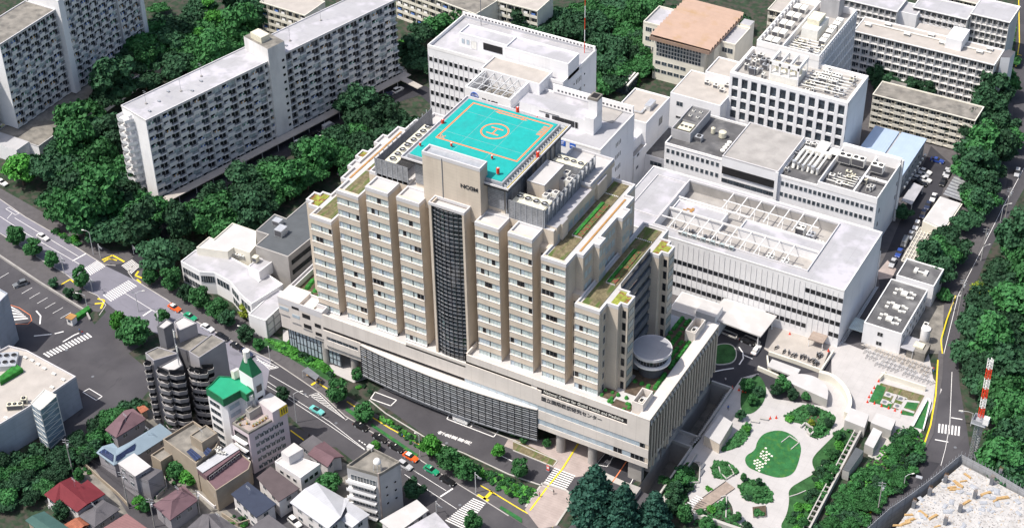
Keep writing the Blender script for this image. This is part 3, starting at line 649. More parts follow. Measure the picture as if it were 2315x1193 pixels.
def pline(pts,w_=.15,m='white_paint',z=.062,name='road_marking'):
 b=MB()
 for a,c in zip(pts,pts[1:]):
  d=(c-a).normalized();n_=Vector((-d.y,d.x,0))*w_/2;b.poly([(a.x+n_.x,a.y+n_.y,z),(a.x-n_.x,a.y-n_.y,z),(c.x-n_.x,c.y-n_.y,z),(c.x+n_.x,c.y+n_.y,z)],m)
 o=b.build(name);o['kind']='structure';return o
def zebra(a,b_,c,d,n,z=.066,m='zebra',duty=.55):
 q=MB()
 for i in range(n):
  t0,t1=i/n,(i+duty)/n;q.poly([tuple(v.xy)+(z,)for v in(a.lerp(b_,t0),a.lerp(b_,t1),d.lerp(c,t1),d.lerp(c,t0))],m)
 o=q.build('zebra_crossing');o['kind']='structure';return o
zebra(*T(5,[(572,612),(655,562),(718,600),(612,662)]),9);zebra(*T(5,[(695,795),(872,692),(932,732),(750,838)]),13);zebra(*T(5,[(820,597),(890,655),(950,600),(892,555)]),8)
zebra(*T(5,[(290,1190),(600,1045),(632,1072),(330,1215)]),15,.05);zebra(*T(10,[(1272,1140),(1468,985),(1552,1020),(1400,1200)]),15);zebra(*T(11,[(280,785),(205,890),(352,942),(422,840)]),8,.13);zebra(*T(12,[(1215,488),(1370,508),(1365,572),(1210,548)]),7,.05)
zebra(*T(11,[(1625,175),(1775,225),(1755,245),(1610,200)]),9,.06);zebra(*T(10,[(0,60),(100,120),(150,115),(10,55)]),7,.066);zebra(*T(10,[(370,300),(560,430),(590,450),(420,290)]),13,.066,duty=.35);zebra(*T(11,[(720,1000),(770,900),(790,930),(760,1000)]),7,.068,duty=.4)
for P in([(0,265),(185,385),(560,600)],[(100,275),(530,535)],[(840,780),(1050,910)],[(-60,232),(0,265)],[(40,215),(60,205),(130,245),(105,255),(40,215)],[(85,240),(50,280)]):pline(T(5,P))
for P in([(490,565),(582,515)],[(965,935),(1025,895)]):pline(T(5,P),.45)
for P in([(75,205),(230,305),(500,480),(730,660)],[(75,235),(215,320),(500,505),(730,665)],[(1000,830),(1140,925),(1350,1062)],[(1040,790),(1280,940)],[(355,300),(412,280),(600,460),(370,305)],[(90,160),(350,310)],[(600,465),(625,447),(900,620),(1100,740)],[(0,40),(90,125),(150,110),(0,30)],[(1040,790),(1100,830)]):pline(T(10,P))
pline(T(10,[(1240,980),(1325,925)]),.45)
for k in range(3):pline(T(10,[(690+18*k,600+12*k),(700+18*k,607+12*k)]),.3)
for P in([(770,320),(800,275),(945,330),(905,368),(770,320)],[(1285,455),(1300,430)],[(1285,457),(1600,578),(1630,540)],[(1445,512),(1470,480)],[(1640,700),(1725,740)]):pline(T(10,P),.28,z=.07)
for i in range(9):
 u,v=20+44*i*1.19,690+28*i*1.19;pline(T(5,[(u-30,v-5+0),(u+40,v-45)]),.14,z=.05)if i!=1 else None
pline(T(5,[(65,860),(130,880),(205,930),(215,965),(190,990),(100,990)]),.2,'orange',.05);zebra(*T(5,[(75,870),(100,975),(200,960),(130,900)]),5,.05)
for P in([(245,900),(275,935),(270,990)],[(230,1070),(350,1058)],[(370,1055),(430,1040)],[(425,1110),(500,1065),(535,1050)]):pline(T(5,P),.4,z=.05)
pline(T(9,[(560,275),(602,252),(690,305),(650,330),(560,275)]),.25,z=.05)
for P,w_ in(([(690,560),(760,528),(840,572)],.6),([(700,572),(735,552),(790,562)],.5),([(935,635),(915,665),(960,682)],.6),([(925,690),(950,715)],.6),([(660,820),(705,832),(682,888)],.6),([(640,855),(690,850)],.6),([(415,725),(475,690),(505,715)],.45)):pline(T(5,P),w_,'yellow',.14)
for P,w_ in(([(610,340),(665,375)],.35),([(770,440),(900,520),(1120,640)],.35),([(370,230),(410,205)],.7),([(425,222),(480,255)],.4),([(1490,970),(1565,1010)],.9),([(1535,1000),(1590,945)],.9),([(1510,905),(1590,950),(1790,1072)],.35),([(230,535),(320,600)],.35)):pline(T(10,P),w_,'yellow',.14)
pline(T(10,[(1790,1072),(2000,1185)]),.35,'yellow',.14);pline(T(11,[(440,625),(330,800),(230,920),(115,1075)]),.45,'yellow',.2);pline(T(11,[(765,745),(655,905)]),.3,'orange',.115);pline(T(11,[(480,1150),(455,1200)]),.3,'orange',.075)
for P in([(620,690),(560,765),(635,778),(680,705)],[(880,720),(790,900)]):pline(T(11,P),.2,z=.115)
for i,ch in enumerate('救急車専用'):
 p=W(960+(300+118*i)/7.84,940+(300+41*i)/7.84,.075);o=text('road_lettering',ch,None,(p.x+.1,p.y-.65,.072),(0,0,R(90)),1.9,'white_paint',0,bold=.03);o.scale=(.75,1.1,1);o['kind']='structure';o.location.x+=.6
for i,(u,v)in enumerate(((800,968),(755,1030))):
 p=W(1200+u/4.589,820+v/4.589,.12);o=text('road_lettering','一般'[i],None,(p.x,p.y,.118),(0,0,0),1.8,'white_paint',0,bold=.02);o['kind']='structure'
for P in([(780,490),(1090,700),(1080,720),(770,505)],[(610,380),(740,470),(720,490),(600,400)],[(1650,1045),(1790,1130),(1790,1160),(1640,1060)]):slab_s('verge',T(10,P),.3,'lawn')
sheet('planting_bed',T(10,[(480,190),(800,240),(760,320),(900,400),(1180,600),(1450,700),(1720,860),(2010,930),(1900,1060),(1700,950),(1130,610),(780,400),(500,240)]),.16,'ground_green');sheet('planting_bed',F([(600,760),(640,770),(730,800),(760,850),(740,860),(640,800),(590,780)]),.17,'lawn_dark')
sheet('planting_bed',T(11,[(0,610),(30,600),(300,740),(270,778),(0,668)]),.2,'dry_lawn')
sheet('entrance_paving',F([(640,745),(700,755),(830,800),(850,850),(800,865),(690,815),(640,790)]),.15,'path')
sheet('garden_paving',clipx([(190,250),(260,170),(100,120),(330,-60),(520,-230),(640,-260),(740,-90),(1330,0),(1340,110),(1260,250),(960,720),(840,900),(560,900),(200,720),(60,640),(-20,600)]),.05,'path')
def lawn(P,z,m,name='lawn',k=2):return sheet(name,smooth(Gd(P),k),z,m)
lawn([(560,370),(545,300),(620,260),(630,200),(680,140),(790,120),(880,160),(935,230),(915,330),(880,420),(790,450),(690,425),(640,405)],.1,'lawn')
lawn([(385,268),(470,170),(560,75),(590,85),(580,160),(520,230),(440,265)],.11,'lawn_dark');lawn([(340,440),(318,380),(350,325),(440,345),(515,405),(420,458),(360,450)],.11,'lawn_dark');lawn([(500,500),(570,450),(680,480),(735,540),(742,610),(650,620),(540,590)],.11,'lawn_dark')
lawn([(810,30),(860,0),(960,-60),(1160,20),(1165,60),(1110,150),(1040,185),(990,165),(1020,130),(930,80),(860,70)],.11,'lawn_dark');lawn([(1010,300),(1090,220),(1200,110),(1280,60),(1330,110),(1120,500),(940,760),(860,860),(780,780),(830,700),(850,600),(840,520),(940,460),(1030,410),(1000,350)],.12,'lawn_dark')
lawn([(560,-230),(640,-300),(700,-140),(720,-40),(640,0),(560,40),(500,0)],.12,'lawn_dark')if False else None
lawn([(90,400),(170,330),(245,350),(240,470),(170,480),(160,560),(200,640),(160,760),(20,640),(10,560)],.12,'ground_green');lawn([(230,690),(420,575),(470,640),(470,740),(600,800),(560,860),(200,760)],.12,'ground_green');lawn([(520,-140),(560,-200),(640,-260),(700,-160),(680,-60),(600,20),(520,10)],.13,'lawn_dark')
sheet('planting_bed',Gd([(1000,10),(1060,20),(1040,75),(960,60)]),.14,'soil')
b=MB();rn=random.Random(2);A_,B_,C_=Gd([(595,355),(650,400),(745,290)])
for i in range(11):
 for j in range(7):
  if(i+j)%2==0 and rn.random()<.9-.05*i:
   p=A_+(B_-A_)*(j/6.5)+(C_-B_)*(i/9.0)*(1 if j>1 or i<8 else .9);b.box(p.x-.28,p.x+.28,p.y-.28,p.y+.28,.1,.16,'cream')
o=b.build('stepping_stones');tag(o,'checkerboard of small cream stepping stones crossing the round lawn','stepping stones',None,'stuff')
P=Gd([(795,208),(850,165),(915,208),(860,255)]);q=thing('lawn_frame','open square of pale stone bars lying on the round lawn','edging',tuple(P[0]));b=MB();b.path([(p.x,p.y,.2)for p in P],.16,'concrete_lit',4);b.build('bar',q)
P=Gd([(235,600),(420,470),(482,515),(290,650),(200,660)],.2);q=thing('wooden_bridge','grey brown plank boardwalk crossing the garden pond planting','boardwalk',tuple(P[0]));b=MB();b.prism([(p.x,p.y)for p in P],.1,.4,'wood_deck');b.build('deck',q);b=MB();a,c=P[0],P[1];b.bar((a.x,a.y,.6),(c.x,c.y,.6),.15,'concrete_lit');b.build('rail',q)
for i in range(6):a,c=Gd([(150+14*i,620-11*i),(195+14*i,640-11*i)],2.4);q_=thing('pergola_beam','white pergola beam, number %s from the lower end, by the boardwalk'%'one two three four five six'.split()[i],'pergola',(a.x,a.y,0));b=MB();b.bar((a.x,a.y,2.4),(c.x,c.y,2.4),.14,'white_plain');b.build('beam',q_);b=MB();b.bar((a.x,a.y,0),(a.x,a.y,2.4),.1,'white_plain');b.build('post',q_)
def wallline(pts,w_,h,name,label,cat,m='concrete_lit',z0=0):
 c=pts[0];q=thing(name,label,cat,(c.x,c.y,0));b=MB()
 for a,c in zip(pts,pts[1:]):
  d=(c-a).normalized();n_=Vector((-d.y,d.x,0))*w_/2;e=d*w_*.25;b.prism([(a.x+n_.x,a.y+n_.y),(c.x+n_.x,c.y+n_.y),(c.x-n_.x,c.y-n_.y),(a.x-n_.x,a.y-n_.y)],z0,h,m)
 b.build('wall',q);return q
wallline([Vector((4.2,-5,0)),Vector((4.2,18.6,0))],.5,1.1,'yard_wall','pale parapet wall along the sunken yard, nearer part','wall');wallline([Vector((4.2,23,0)),Vector((4.2,45.2,0)),Vector((-1.8,45.2,0))],.5,1.1,'yard_wall','pale parapet wall along the sunken yard, farther part behind the footbridge','wall')
wallline([Vector((-2,18.6,0)),Vector((4.2,18.6,0))],.4,1.1,'bridge_parapet','near parapet of the footbridge over the sunken yard','wall');wallline([Vector((-2,23,0)),Vector((4.2,23,0))],.4,1.1,'bridge_parapet','far parapet of the footbridge over the sunken yard','wall')
b=MB();b.box(-4.6,-.6,-6.2,-2.2,-6.5,1.8,'concrete');q=thing('ramp_wall','concrete retaining block below the podium corner','wall',(-3,-4,0));b.build('wall',q)
wallline([Vector((6.6,-5,0)),Vector((6.3,17,0))],.35,1.0,'planter_wall','thin pale wall between the sunken yard walk and the garden trees','wall')
P=[W(1592,983,3.4),W(1628,936,3.4),W(1657,954,3.4),W(1627,1003,3.4)];q=thing('garden_kiosk','plain beige box building with flat roof beside the garden path','building',tuple(P[0]));b=MB();b.prism([(p.x,p.y)for p in P],0,3.3,'tile');b.build('wall',q);b=MB();b.prism(inset_ccw2(P)if False else[(p.x,p.y)for p in P],3.3,3.5,'roof_white');b.build('roof',q)
for i,(u,v)in enumerate(((262,372),(258,415),(617,70),(680,52))):p=Gd([(u,v)])[0];q=thing('garden_bench',('dark bench in the small paved bay, farther one','dark bench in the small paved bay, nearer one','pale bench on the curved path north of the lawn, left','pale bench on the curved path north of the lawn, right')[i],'bench',(p.x,p.y,.05),R(90)if i<2 else R(15));b=MB();b.box(-1.2,1.2,-.35,.35,.3,.45,'steel_dark' if i<2 else 'concrete_lit');b.build('seat',q,False);b=MB();b.box(-1,1,-.25,.25,0,.3,'steel');b.build('base',q,False)
P=Gd([(600,650),(690,640),(695,710),(605,715)]);q=thing('square_planter','square stone planter with a bush on the white garden paving','planter',tuple(P[0]));b=MB();b.prism([(p.x,p.y)for p in P],0,.6,'concrete',top='soil');b.build('box',q)
for i,PP in enumerate(([(925,110),(955,82),(1025,130),(990,162),(970,145)],)):wallline(Gd(PP),.4,.7,'seat_wall','angular pale seat wall at the edge of the northern planting','wall')
wallline(Gd([(372,375),(385,420),(425,455)]),.3,.5,'planter_wall','curved pale edging inside the small triangular bed','wall');wallline(Gd([(440,362),(475,425),(420,460)]),.3,.5,'planter_wall','straight pale edging on the right side of the triangular bed','wall');wallline(Gd([(218,340),(248,345),(240,480),(175,485)]),.3,.6,'planter_wall','pale planter wall left of the paved bay','wall');wallline(Gd([(850,575),(900,560),(960,535)]),.25,.4,'planter_wall','low pale wall in the lawn left of the long trellis','wall');wallline(Gd([(1065,370),(1085,330)]),.25,.4,'planter_wall','short low pale wall near the trellis','wall')
wallline(Gd([(200,720),(230,712),(430,784),(600,840)]),.9,1.4,'retaining_wall','smooth curved pale wall at the bottom edge of the garden','wall');wallline(Gd([(385,580),(425,572),(420,720)]),.3,.6,'planter_wall','pale planter wall beside the boardwalk end','wall')
TA,TB=W(1815,1200),W(1938,968);d=(TB-TA)
wallline([TA+Vector((1.6,0,0)),TB+Vector((1.6,0,0))],.5,2.2,'garden_wall','long straight pale wall on the right side of the garden','wall')
q=thing('planter_rack','long row of white framed planting bays along the garden wall','planter',tuple(TA));b=MB();b.bar((TA.x,TA.y,1.5),(TB.x,TB.y,1.5),.2,'concrete_lit');b.build('beam',q)
for i in range(22):p=TA+d*(i+.5)/22;b=MB();b.box(p.x,p.x+1.3,p.y-.12,p.y+.12,1.2,1.6,'concrete');b.build('crossbar',q)
for nm,lab,PP,h in(('stair_pavilion','beige box pavilion at the top of the long garden wall',[(1910,948),(1922,920),(1965,936),(1955,966)],3.6),('stair_pavilion','white flat roofed pavilion next to the beige box, right of the garden',[(1969,954),(1982,932),(2026,948),(2015,972)],3.2),('vent_house','small white box house in the sunken court right of the garden',[(1955,1002),(1975,965),(1995,975),(1975,1012)],3.0),('skylight_house','long box with a blue grey glazed top on the long garden wall',[(1905,1060),(1935,1010),(1953,1018),(1920,1065)],3.2)):
 P=[W(*p,h)for p in PP];q=thing(nm,lab,'building',tuple(P[0].xy)+(0,));b=MB();b.prism([(p.x,p.y)for p in P],0,h-.1,'concrete_lit');b.build('wall',q);b=MB();b.prism([(p.x,p.y)for p in P],h-.1,h+.05,'grey_roof' if 'sky' in nm else 'roof_white');b.build('roof',q)
sheet('court_paving',F([(1962,1030),(1985,970),(2030,975),(2015,1010),(1985,1040)]),.07,'concrete_lit')
sheet('plaza',F([(1850,740),(1935,735),(2100,800),(2110,855),(2130,880),(2090,960),(2070,1000),(1990,960),(1900,930),(1880,860),(1880,800)]),.06,'path');sheet('plaza',Fc([(500,60),(560,30),(900,140),(880,200),(830,330),(500,210),(470,190)]),.065,'beige_roof');sheet('plaza',F([(1900,770),(1960,720),(1990,780),(1950,790)]),.064,'pavement')
sheet('plaza',F([(1945,778),(2095,850),(2110,830),(1980,775)]),.07,'beige_roof')
sheet('car_ramp',Fc([(395,395),(420,350),(560,370),(540,440),(500,440)]),.07,'asphalt_new')
P=smooth(Fc([(590,385),(640,350),(720,345),(800,365),(860,410),(878,460),(870,510)],3),2,False);q=thing('round_roof','semicircular white roof terrace between forecourt and garden','roof',tuple(P[0].xy)+(0,));b=MB();b.prism([(p.x,p.y)for p in P],0,3,'concrete_lit',top='roof_white');b.build('wall',q)
Pw=smooth(Fc([(820,330),(900,350),(970,410),(1010,480),(1015,540),(990,590)],2.6),2,False);wallline(Pw,1.1,2.6,'curved_wall','tall cream curved wall sweeping round the white terrace','wall','cream');sheet('terrace',[v for v in P]+[v for v in Pw[::-1]],.09,'path')
wallline(Fc([(500,210),(680,270),(830,325),(910,200)],1),.4,1.3,'planter_wall','cream wall with hedge top round the motorcycle park','wall','cream');wallline(Fc([(430,305),(600,380)],1),.5,1.4,'ramp_wall','cream wall beside the car ramp, with a thin hedge','wall','cream');wallline(Fc([(490,230),(500,310),(560,330)],1),.4,1.0,'ramp_wall','short white wall at the head of the car ramp','wall','cream')
q=thing('ramp_canopy','white barrel shaped canopy over the car ramp','canopy',tuple(Fc([(560,320)])[0]));P=Fc([(490,300),(520,255),(700,320),(670,370)],2.6);b=MB();b.prism([(p.x,p.y)for p in P],2.2,2.7,'roof_white');b.build('roof',q);b=MB();b.cyl(P[0].x+1,P[0].y+.5,0,2.2,.2,'cream',n=8);b.build('post',q)
sheet('garden_plot',T(12,[(745,340),(825,215),(1120,300),(1050,430)]),.12,'dry_lawn');sheet('lawn',T(12,[(1040,510),(1130,340),(1150,340),(1110,530)]),.1,'lawn');
for PP in([(745,340),(800,225),(860,245),(820,360)],[(840,345),(910,330),(890,390),(820,370)],[(990,330),(1080,350),(1060,400),(980,380)],[(960,400),(1050,420),(1045,440),(950,425)]):sheet('lawn',T(12,PP),.125,'lawn')
pline(T(12,[(870,290),(930,300),(1000,325),(960,390),(940,450)]),1.0,'path',.14,'garden_path');pline(T(12,[(840,345),(900,350),(925,300)]),.8,'path',.144,'garden_path');pline(T(12,[(990,335),(1085,345)]),.8,'path',.148,'garden_path');pline(T(12,[(960,385),(1050,415)]),.8,'path',.152,'garden_path')
q0=thing('round_manhole','round dark manhole cover in a pale square on the garden plot','manhole',(0,0,0),0,'manholes in the garden plot');b=MB();b.box(-1,1,-1,1,0,.06,'path');b.build('surround',q0,False);b=MB();b.cyl(0,0,.06,.09,.6,'steel_dark',n=14);b.build('cover',q0,False)
for p in T(12,[(875,295),(850,345),(960,322),(935,372)]):put(q0,(p.x,p.y,.14))
wallline(T(12,[(815,205),(850,165),(860,170)]),.3,1.6,'plot_wall','cream end wall of the buttressed wall above the garden plot','wall','cream');wallline(T(12,[(825,175),(1125,270)]),.35,1.8,'plot_wall','cream buttressed wall above the garden plot','wall','cream');wallline(T(12,[(1140,325),(1040,515)]),.35,.8,'plot_wall','thin white wall right of the garden plot','wall','white_plain');wallline(T(12,[(1140,325),(1158,350),(1110,535)]),.35,.8,'plot_wall','white kerb wall round the small triangle of lawn','wall','white_plain')
q1=thing('traffic_cone','orange traffic cone on the white plaza beside the garden plot','traffic cone',(0,0,0),0,'cones by the garden plot');b=MB();b.box(-.3,.3,-.3,.3,0,.06,'red');b.build('base',q1,False);b=MB();b.cyl(0,0,.06,1.0,.24,'red',r1=.05,n=8);b.build('cone',q1,False)
for i,p in enumerate(T(12,[(810,205),(780,250),(762,282),(745,312),(735,345),(782,355),(830,372),(877,387),(920,402),(962,417)])):put(q1,(p.x,p.y,.06),0)
for i,p in enumerate(Fc([(268,440),(310,452),(335,465),(352,467),(508,632),(546,628),(632,98),(876,205)])):put(q1,(p.x,p.y,.06),0,'orange traffic cone '+('at the forecourt end of the dark road','at the forecourt end of the dark road','at the forecourt end of the dark road','at the forecourt end of the dark road','on the garden path neck, left one','on the garden path neck, right one','against the long white block','beside the motorcycle park')[i],'cones on the forecourt' if i<4 else 'cones along the paths')
P=smooth(Fc([(150,180),(200,160),(270,165),(300,220),(280,280),(200,295),(150,290)]),2);slab_s('verge',P,.3,'lawn_dark');kerbline(P+[P[0]],.3,.34,'kerb','concrete_lit')
for PP in([(310,178),(335,215),(338,250),(312,290)],[(338,228),(395,253)],[(150,335),(210,322),(278,312)]):pline(Fc(PP),.35,z=.066)
for PP in([(190,85),(215,68),(300,105),(290,128)],[(330,125),(355,108),(445,150),(435,175)]):kerbline(Fc(PP+[PP[0]]),.3,.4,'kerb','concrete_lit')
sheet('road',F([(2135,1193),(2040,1180),(1990,1240),(1930,1240),(1985,1140),(2060,1050),(2100,985),(2115,900),(2125,810),(2135,760),(2165,660),(2220,560),(2265,465),(2290,350),(2290,190),(2300,60),(2310,-40),(2340,-40),(2335,200),(2330,400),(2240,560),(2190,680),(2165,780),(2170,870),(2185,960),(2200,1060),(2170,1110)]),.03,'asphalt')
pline(T(12,[(1305,140),(1290,500)]),.15,z=.05);pline(T(12,[(1290,500),(1260,660),(1230,770)]),.12,z=.05);pline(T(12,[(1190,595),(1280,612)]),.35,z=.05);pline(T(12,[(1300,447),(1375,460)]),.35,z=.05);pline(T(8,[(1250,1190),(1345,800),(1500,500),(1650,200),(1790,-60)]),.15,z=.05)
slab_s('pavement',T(12,[(1215,0),(1250,0),(1240,180),(1215,330),(1180,560),(1080,750),(960,900),(800,1070),(640,1190),(560,1190),(740,1060),(900,900),(1050,720),(1130,600),(1170,420),(1195,200)]),.12,'pavement')
pline(T(12,[(1210,60),(1195,300),(1160,500),(1120,620),(1040,770),(940,905),(790,1060),(620,1190)]),.4,'yellow',.14);pline(T(8,[(1240,1190),(1230,1100),(1270,960),(1330,800)]),.35,'yellow',.14);pline(T(4,[(1735,450),(1760,290),(1755,0)]),.35,'yellow',.06);pline(T(4,[(1745,365),(1775,375)]),.35,'yellow',.062);sheet('asphalt_patch',T(12,[(1145,740),(1225,755),(1110,910),(1055,885)]),.045,'asphalt_new')
sheet('lane',F([(1985,610),(2010,560),(2060,440),(2105,330),(2150,370),(2120,470),(2060,560),(2030,620),(1990,660)]),.05,'asphalt_new');sheet('lane_paving',T(8,[(800,640),(870,560),(930,620),(900,680),(810,690)]),.055,'paving_pink');sheet('planter_grid',T(8,[(960,560),(1080,330),(1200,370),(1080,600),(1000,580)]),.08,'concrete')
q=thing('timber_trellis','beige lattice laid in squares on the ground beside the parked cars','trellis',tuple(W(2075,560)));b=MB();P=T(8,[(965,570),(1090,345),(1195,375),(1070,600)])
for i in range(10):a,c=P[0].lerp(P[1],i/9),P[3].lerp(P[2],i/9);b.bar((a.x,a.y,.3),(c.x,c.y,.3),.14,'cream')
b.build('bar',q);b=MB()
for i in range(6):a,c=P[0].lerp(P[3],i/5),P[1].lerp(P[2],i/5);b.bar((a.x,a.y,.33),(c.x,c.y,.33),.14,'cream')
b.build('bar',q)
sheet('yard',T(8,[(1040,1190),(1000,1150),(1130,830),(1250,850),(1240,1190)]),.05,'concrete_dirty')
CZ=6.0
P=Cs([(578,480),(880,640),(1000,900),(330,1000),(250,800),(330,690)],CZ);q=thing('building_site','building site floor slab strewn with timber and steel behind tall grey sheeting','construction site',tuple(P[0].xy)+(0,));b=MB();b.prism([(p.x,p.y)for p in P],0,CZ,'concrete_dirty',top='site_floor');b.build('floor_slab',q)
Fp=[Cs([(u,v)],CZ+1.5)[0]for u,v in((130,784),(235,690),(340,620),(440,545),(575,435),(720,510),(870,600),(1000,680))]
b=MB()
for a,c in zip(Fp,Fp[1:]):b.poly([(a.x,a.y,0),(c.x,c.y,0),(c.x,c.y,CZ+1.5),(a.x,a.y,CZ+1.5)],'sheeting');d=(c-a).normalized();n_=Vector((-d.y,d.x,0))*-.12;b.poly([(a.x+n_.x,a.y+n_.y,0),(c.x+n_.x,c.y+n_.y,0),(c.x+n_.x,c.y+n_.y,CZ+1.5),(a.x+n_.x,a.y+n_.y,CZ+1.5)],'sheeting')
b.build('sheeting',q)
for k in range(3):
 b=MB();z=CZ+1.6-2*k;b.path([(p.x,p.y,z)for p in Fp],.07,'steel',4);b.build('scaffold_rail',q)
for a,c in zip(Fp,Fp[1:]):
 for i in range(9):p=a.lerp(c,i/9);b=MB();b.bar((p.x,p.y,0),(p.x,p.y,CZ+2.8),.06,'steel',4);b.build('scaffold_pole',q)
rn=random.Random(12)
for i,(u,v)in enumerate(((500,550),(425,610),(570,690),(640,625),(720,560),(350,670),(500,750),(760,520))):
 p=Cs([(u,v)],CZ+1)[0];k=thing('column_stub','short dark reinforcement column standing on the building site slab','column',(p.x,p.y,CZ),0,'column stubs');b=MB();b.box(-.45,.45,-.45,.45,0,2.2,'steel_dark');b.build('cage',k,False);b=MB()
 for dx in(-.35,0,.35):
  for dy in(-.35,.35):b.bar((dx,dy,2.2),(dx,dy,3.0),.04,'rust')
 b.build('bars',k,False)
tb=thing('timber_stack','stack of tan planks lying on the building site slab','timber',(0,0,0),0,'timber stacks');b=MB()
for j in range(4):b.box(-2.2+.1*j,2.2-.15*j,-.6+.3*j,-.36+.3*j,0,.35,'wood')
b.build('planks',tb,False);b=MB();b.box(-1.9,1.9,-.5,.3,.35,.55,'wood');b.build('top_planks',tb,False)
for i,(u,v)in enumerate(((605,535),(545,600),(530,590),(600,660),(395,715),(325,720),(310,760),(770,640),(740,650),(585,560),(650,790),(440,730),(460,775),(690,620),(270,770),(560,575),(330,745))):p=Cs([(u,v)],CZ)[0];put(tb,(p.x,p.y,CZ),rn.choice((.9,.7,1.1,-.4,.5)),sc=rn.uniform(.45,.8))
pb_=thing('steel_bundle','bundle of grey steel panels lying on the building site slab','building material',(0,0,0),0,'steel bundles');b=MB();b.box(-1.8,1.8,-1.1,1.1,0,.3,'steel');b.build('panels',pb_,False);b=MB();b.box(-1.4,1.4,-.6,.9,.3,.5,'duct');b.build('top_panels',pb_,False)
for i in range(46):
 u,v=rn.uniform(360,860),rn.uniform(540,860)
 if v>470+(u-578)*.56+20 or u<578:p=Cs([(u,v)],CZ)[0];put(pb_,(p.x,p.y,CZ),rn.uniform(0,3),sc=rn.uniform(.2,.65))
bs_,tp=W(2198,1035),W(2241,808,0)
g_=W(2198,1035);best=None
for z in range(5,60):
 for v_ in(Vector((g_.x,g_.y,z)),):
  c=v_-CAM;x=PX+FPX*c.dot(RT)/c.dot(_f);y=PY+FPX*c.dot(DN)/c.dot(_f);e=abs(y-950);best=(e,z)if best is None or e<best[0]else best
HC=best[1];c=thing('tower_crane','tower crane mast with silver lattice base and red and white jib pointing away','crane',(g_.x,g_.y,0))
def lattice(a,b_,w_,n,m1,m2,par,name):
 a,b_=Vector(a),Vector(b_);d=(b_-a).normalized();u=d.orthogonal().normalized()if abs(d.z)>.9 else d.cross(Vector((0,0,1))).normalized();v=d.cross(u);cs=[(u*sx_+v*sy_)*w_/2 for sx_,sy_ in((-1,-1),(1,-1),(1,1),(-1,1))]
 for i in range(n):
  p0,p1=a.lerp(b_,i/n),a.lerp(b_,(i+1)/n);m_=m1 if(i//3)%2==0 else m2;q=MB()
  for k in range(4):q.bar(p0+cs[k],p1+cs[k],.1,m_,3);q.bar(p0+cs[k],p1+cs[(k+1)%4],.05,m_,3);q.bar(p0+cs[k],p0+cs[(k+1)%4],.05,m_,3)
  q.build(name,par)
lattice((g_.x,g_.y,0),(g_.x,g_.y,HC),1.4,14,'steel','steel',c,'mast_section')
b=MB();b.ring([(g_.x-1.7,g_.y-1.5),(g_.x+1.7,g_.y-1.5),(g_.x+1.7,g_.y+1.5),(g_.x-1.7,g_.y+1.5)],.1,HC,HC+1.2,'steel');b.box(g_.x-1.9,g_.x+1.9,g_.y-1.7,g_.y+1.7,HC-.1,HC,'steel');b.build('slewing_platform',c);b=MB();b.box(g_.x+1.2,g_.x+2.6,g_.y-2.6,g_.y-1.2,HC+1.6,HC+3.6,'white_plain');b.build('cab',c)
tip=None;e0=1e9
for k in range(8,60):
 for j in range(-10,40):
  p=Vector((g_.x,g_.y,HC+1.6+k*.5))+RT*(j*.25)+Vector((0,.2*k*.5,0));cc=p-CAM;e=abs(PY+FPX*cc.dot(DN)/cc.dot(_f)-808)+abs(PX+FPX*cc.dot(RT)/cc.dot(_f)-2241)
  if e<e0:e0,tip=e,p
lattice((g_.x,g_.y,HC+1.6),tip,.95,18,'red','white_plain',c,'jib_section')
def bldg(name,label,cat,x0,x1,y0,y1,z1,wall='white_wall',roof='apt_roof',par=.7,z0=0,pm=None,group=None,drop=.9,pw=.3):
 t=thing(name,label,cat,((x0+x1)/2,(y0+y1)/2,0),0,group)
 b=MB();b.box(x0,x1,y0,y1,z0,z1-drop,wall);b.build('wall',t)
 b=MB();b.box(x0+pw,x1-pw,y0+pw,y1-pw,z1-drop,z1-drop+.08,roof);b.build('roof',t)
 if drop>.15:b=MB();b.ring([(x0,y0),(x1,y0),(x1,y1),(x0,y1)],pw,z1-drop-.02,z1,pm or wall);b.build('parapet',t)
 return t
def block(t,name,x0,x1,y0,y1,z0,z1,wall='white_wall',roof=None,par=0,pm=None):
 b=MB();b.box(x0,x1,y0,y1,z0,z1-(.5 if par else 0),wall,top=roof)
 if par:b.ring([(x0,y0),(x1,y0),(x1,y1),(x0,y1)],.28,z1-.52,z1,pm or wall)
 return b.build(name,t)
def ac(x,y,z,label,w=1.6,d=1.2,h=1.4,m='unit_white',fans=1,rz=0,group=None,name='condenser_unit',cat='air conditioner'):
 t=thing(name,label,cat,(x,y,z),rz,group)
 b=MB();b.box(-w/2,w/2,-d/2,d/2,.12,h,m);b.box(-w/2+.1,w/2-.1,-d/2-.03,-d/2+.02,.3,h-.2,'recess');b.build('casing',t,False)
 for i in range(fans):
  f_=MB();cx=-w/2+w*(i+.5)/fans;f_.cyl(cx,0,h,h+.12,min(d,w/fans)*.36,'dark',n=12);f_.cyl(cx,0,h+.12,h+.15,.12,'duct',n=6);f_.build('fan',t,False)
 return t
def duct(pts,r,label,m='unit_white',z=0):
 t=thing('roof_duct',label,'duct',tuple(pts[0]))
 b=MB();b.path(pts,r,m,8);b.build('pipe',t);b=MB()
 for p in pts[1:-1]if len(pts)>2 else pts:b.cyl(p[0],p[1],p[2]-r*1.25,p[2]+r*1.25,r*1.3,'duct',n=8)
 b.build('elbow',t);return t
t=thing('research_building','white research building with globe sign and open roof truss behind the helipad','building',(-100,120,0))
b=MB();b.box(-138.5,-88.2,120.4,143.7,0,31.0,'white_wall',top='apt_roof');b.box(-138.5,-93,114,120.4,0,24,'white_wall',top='apt_roof')if False else None
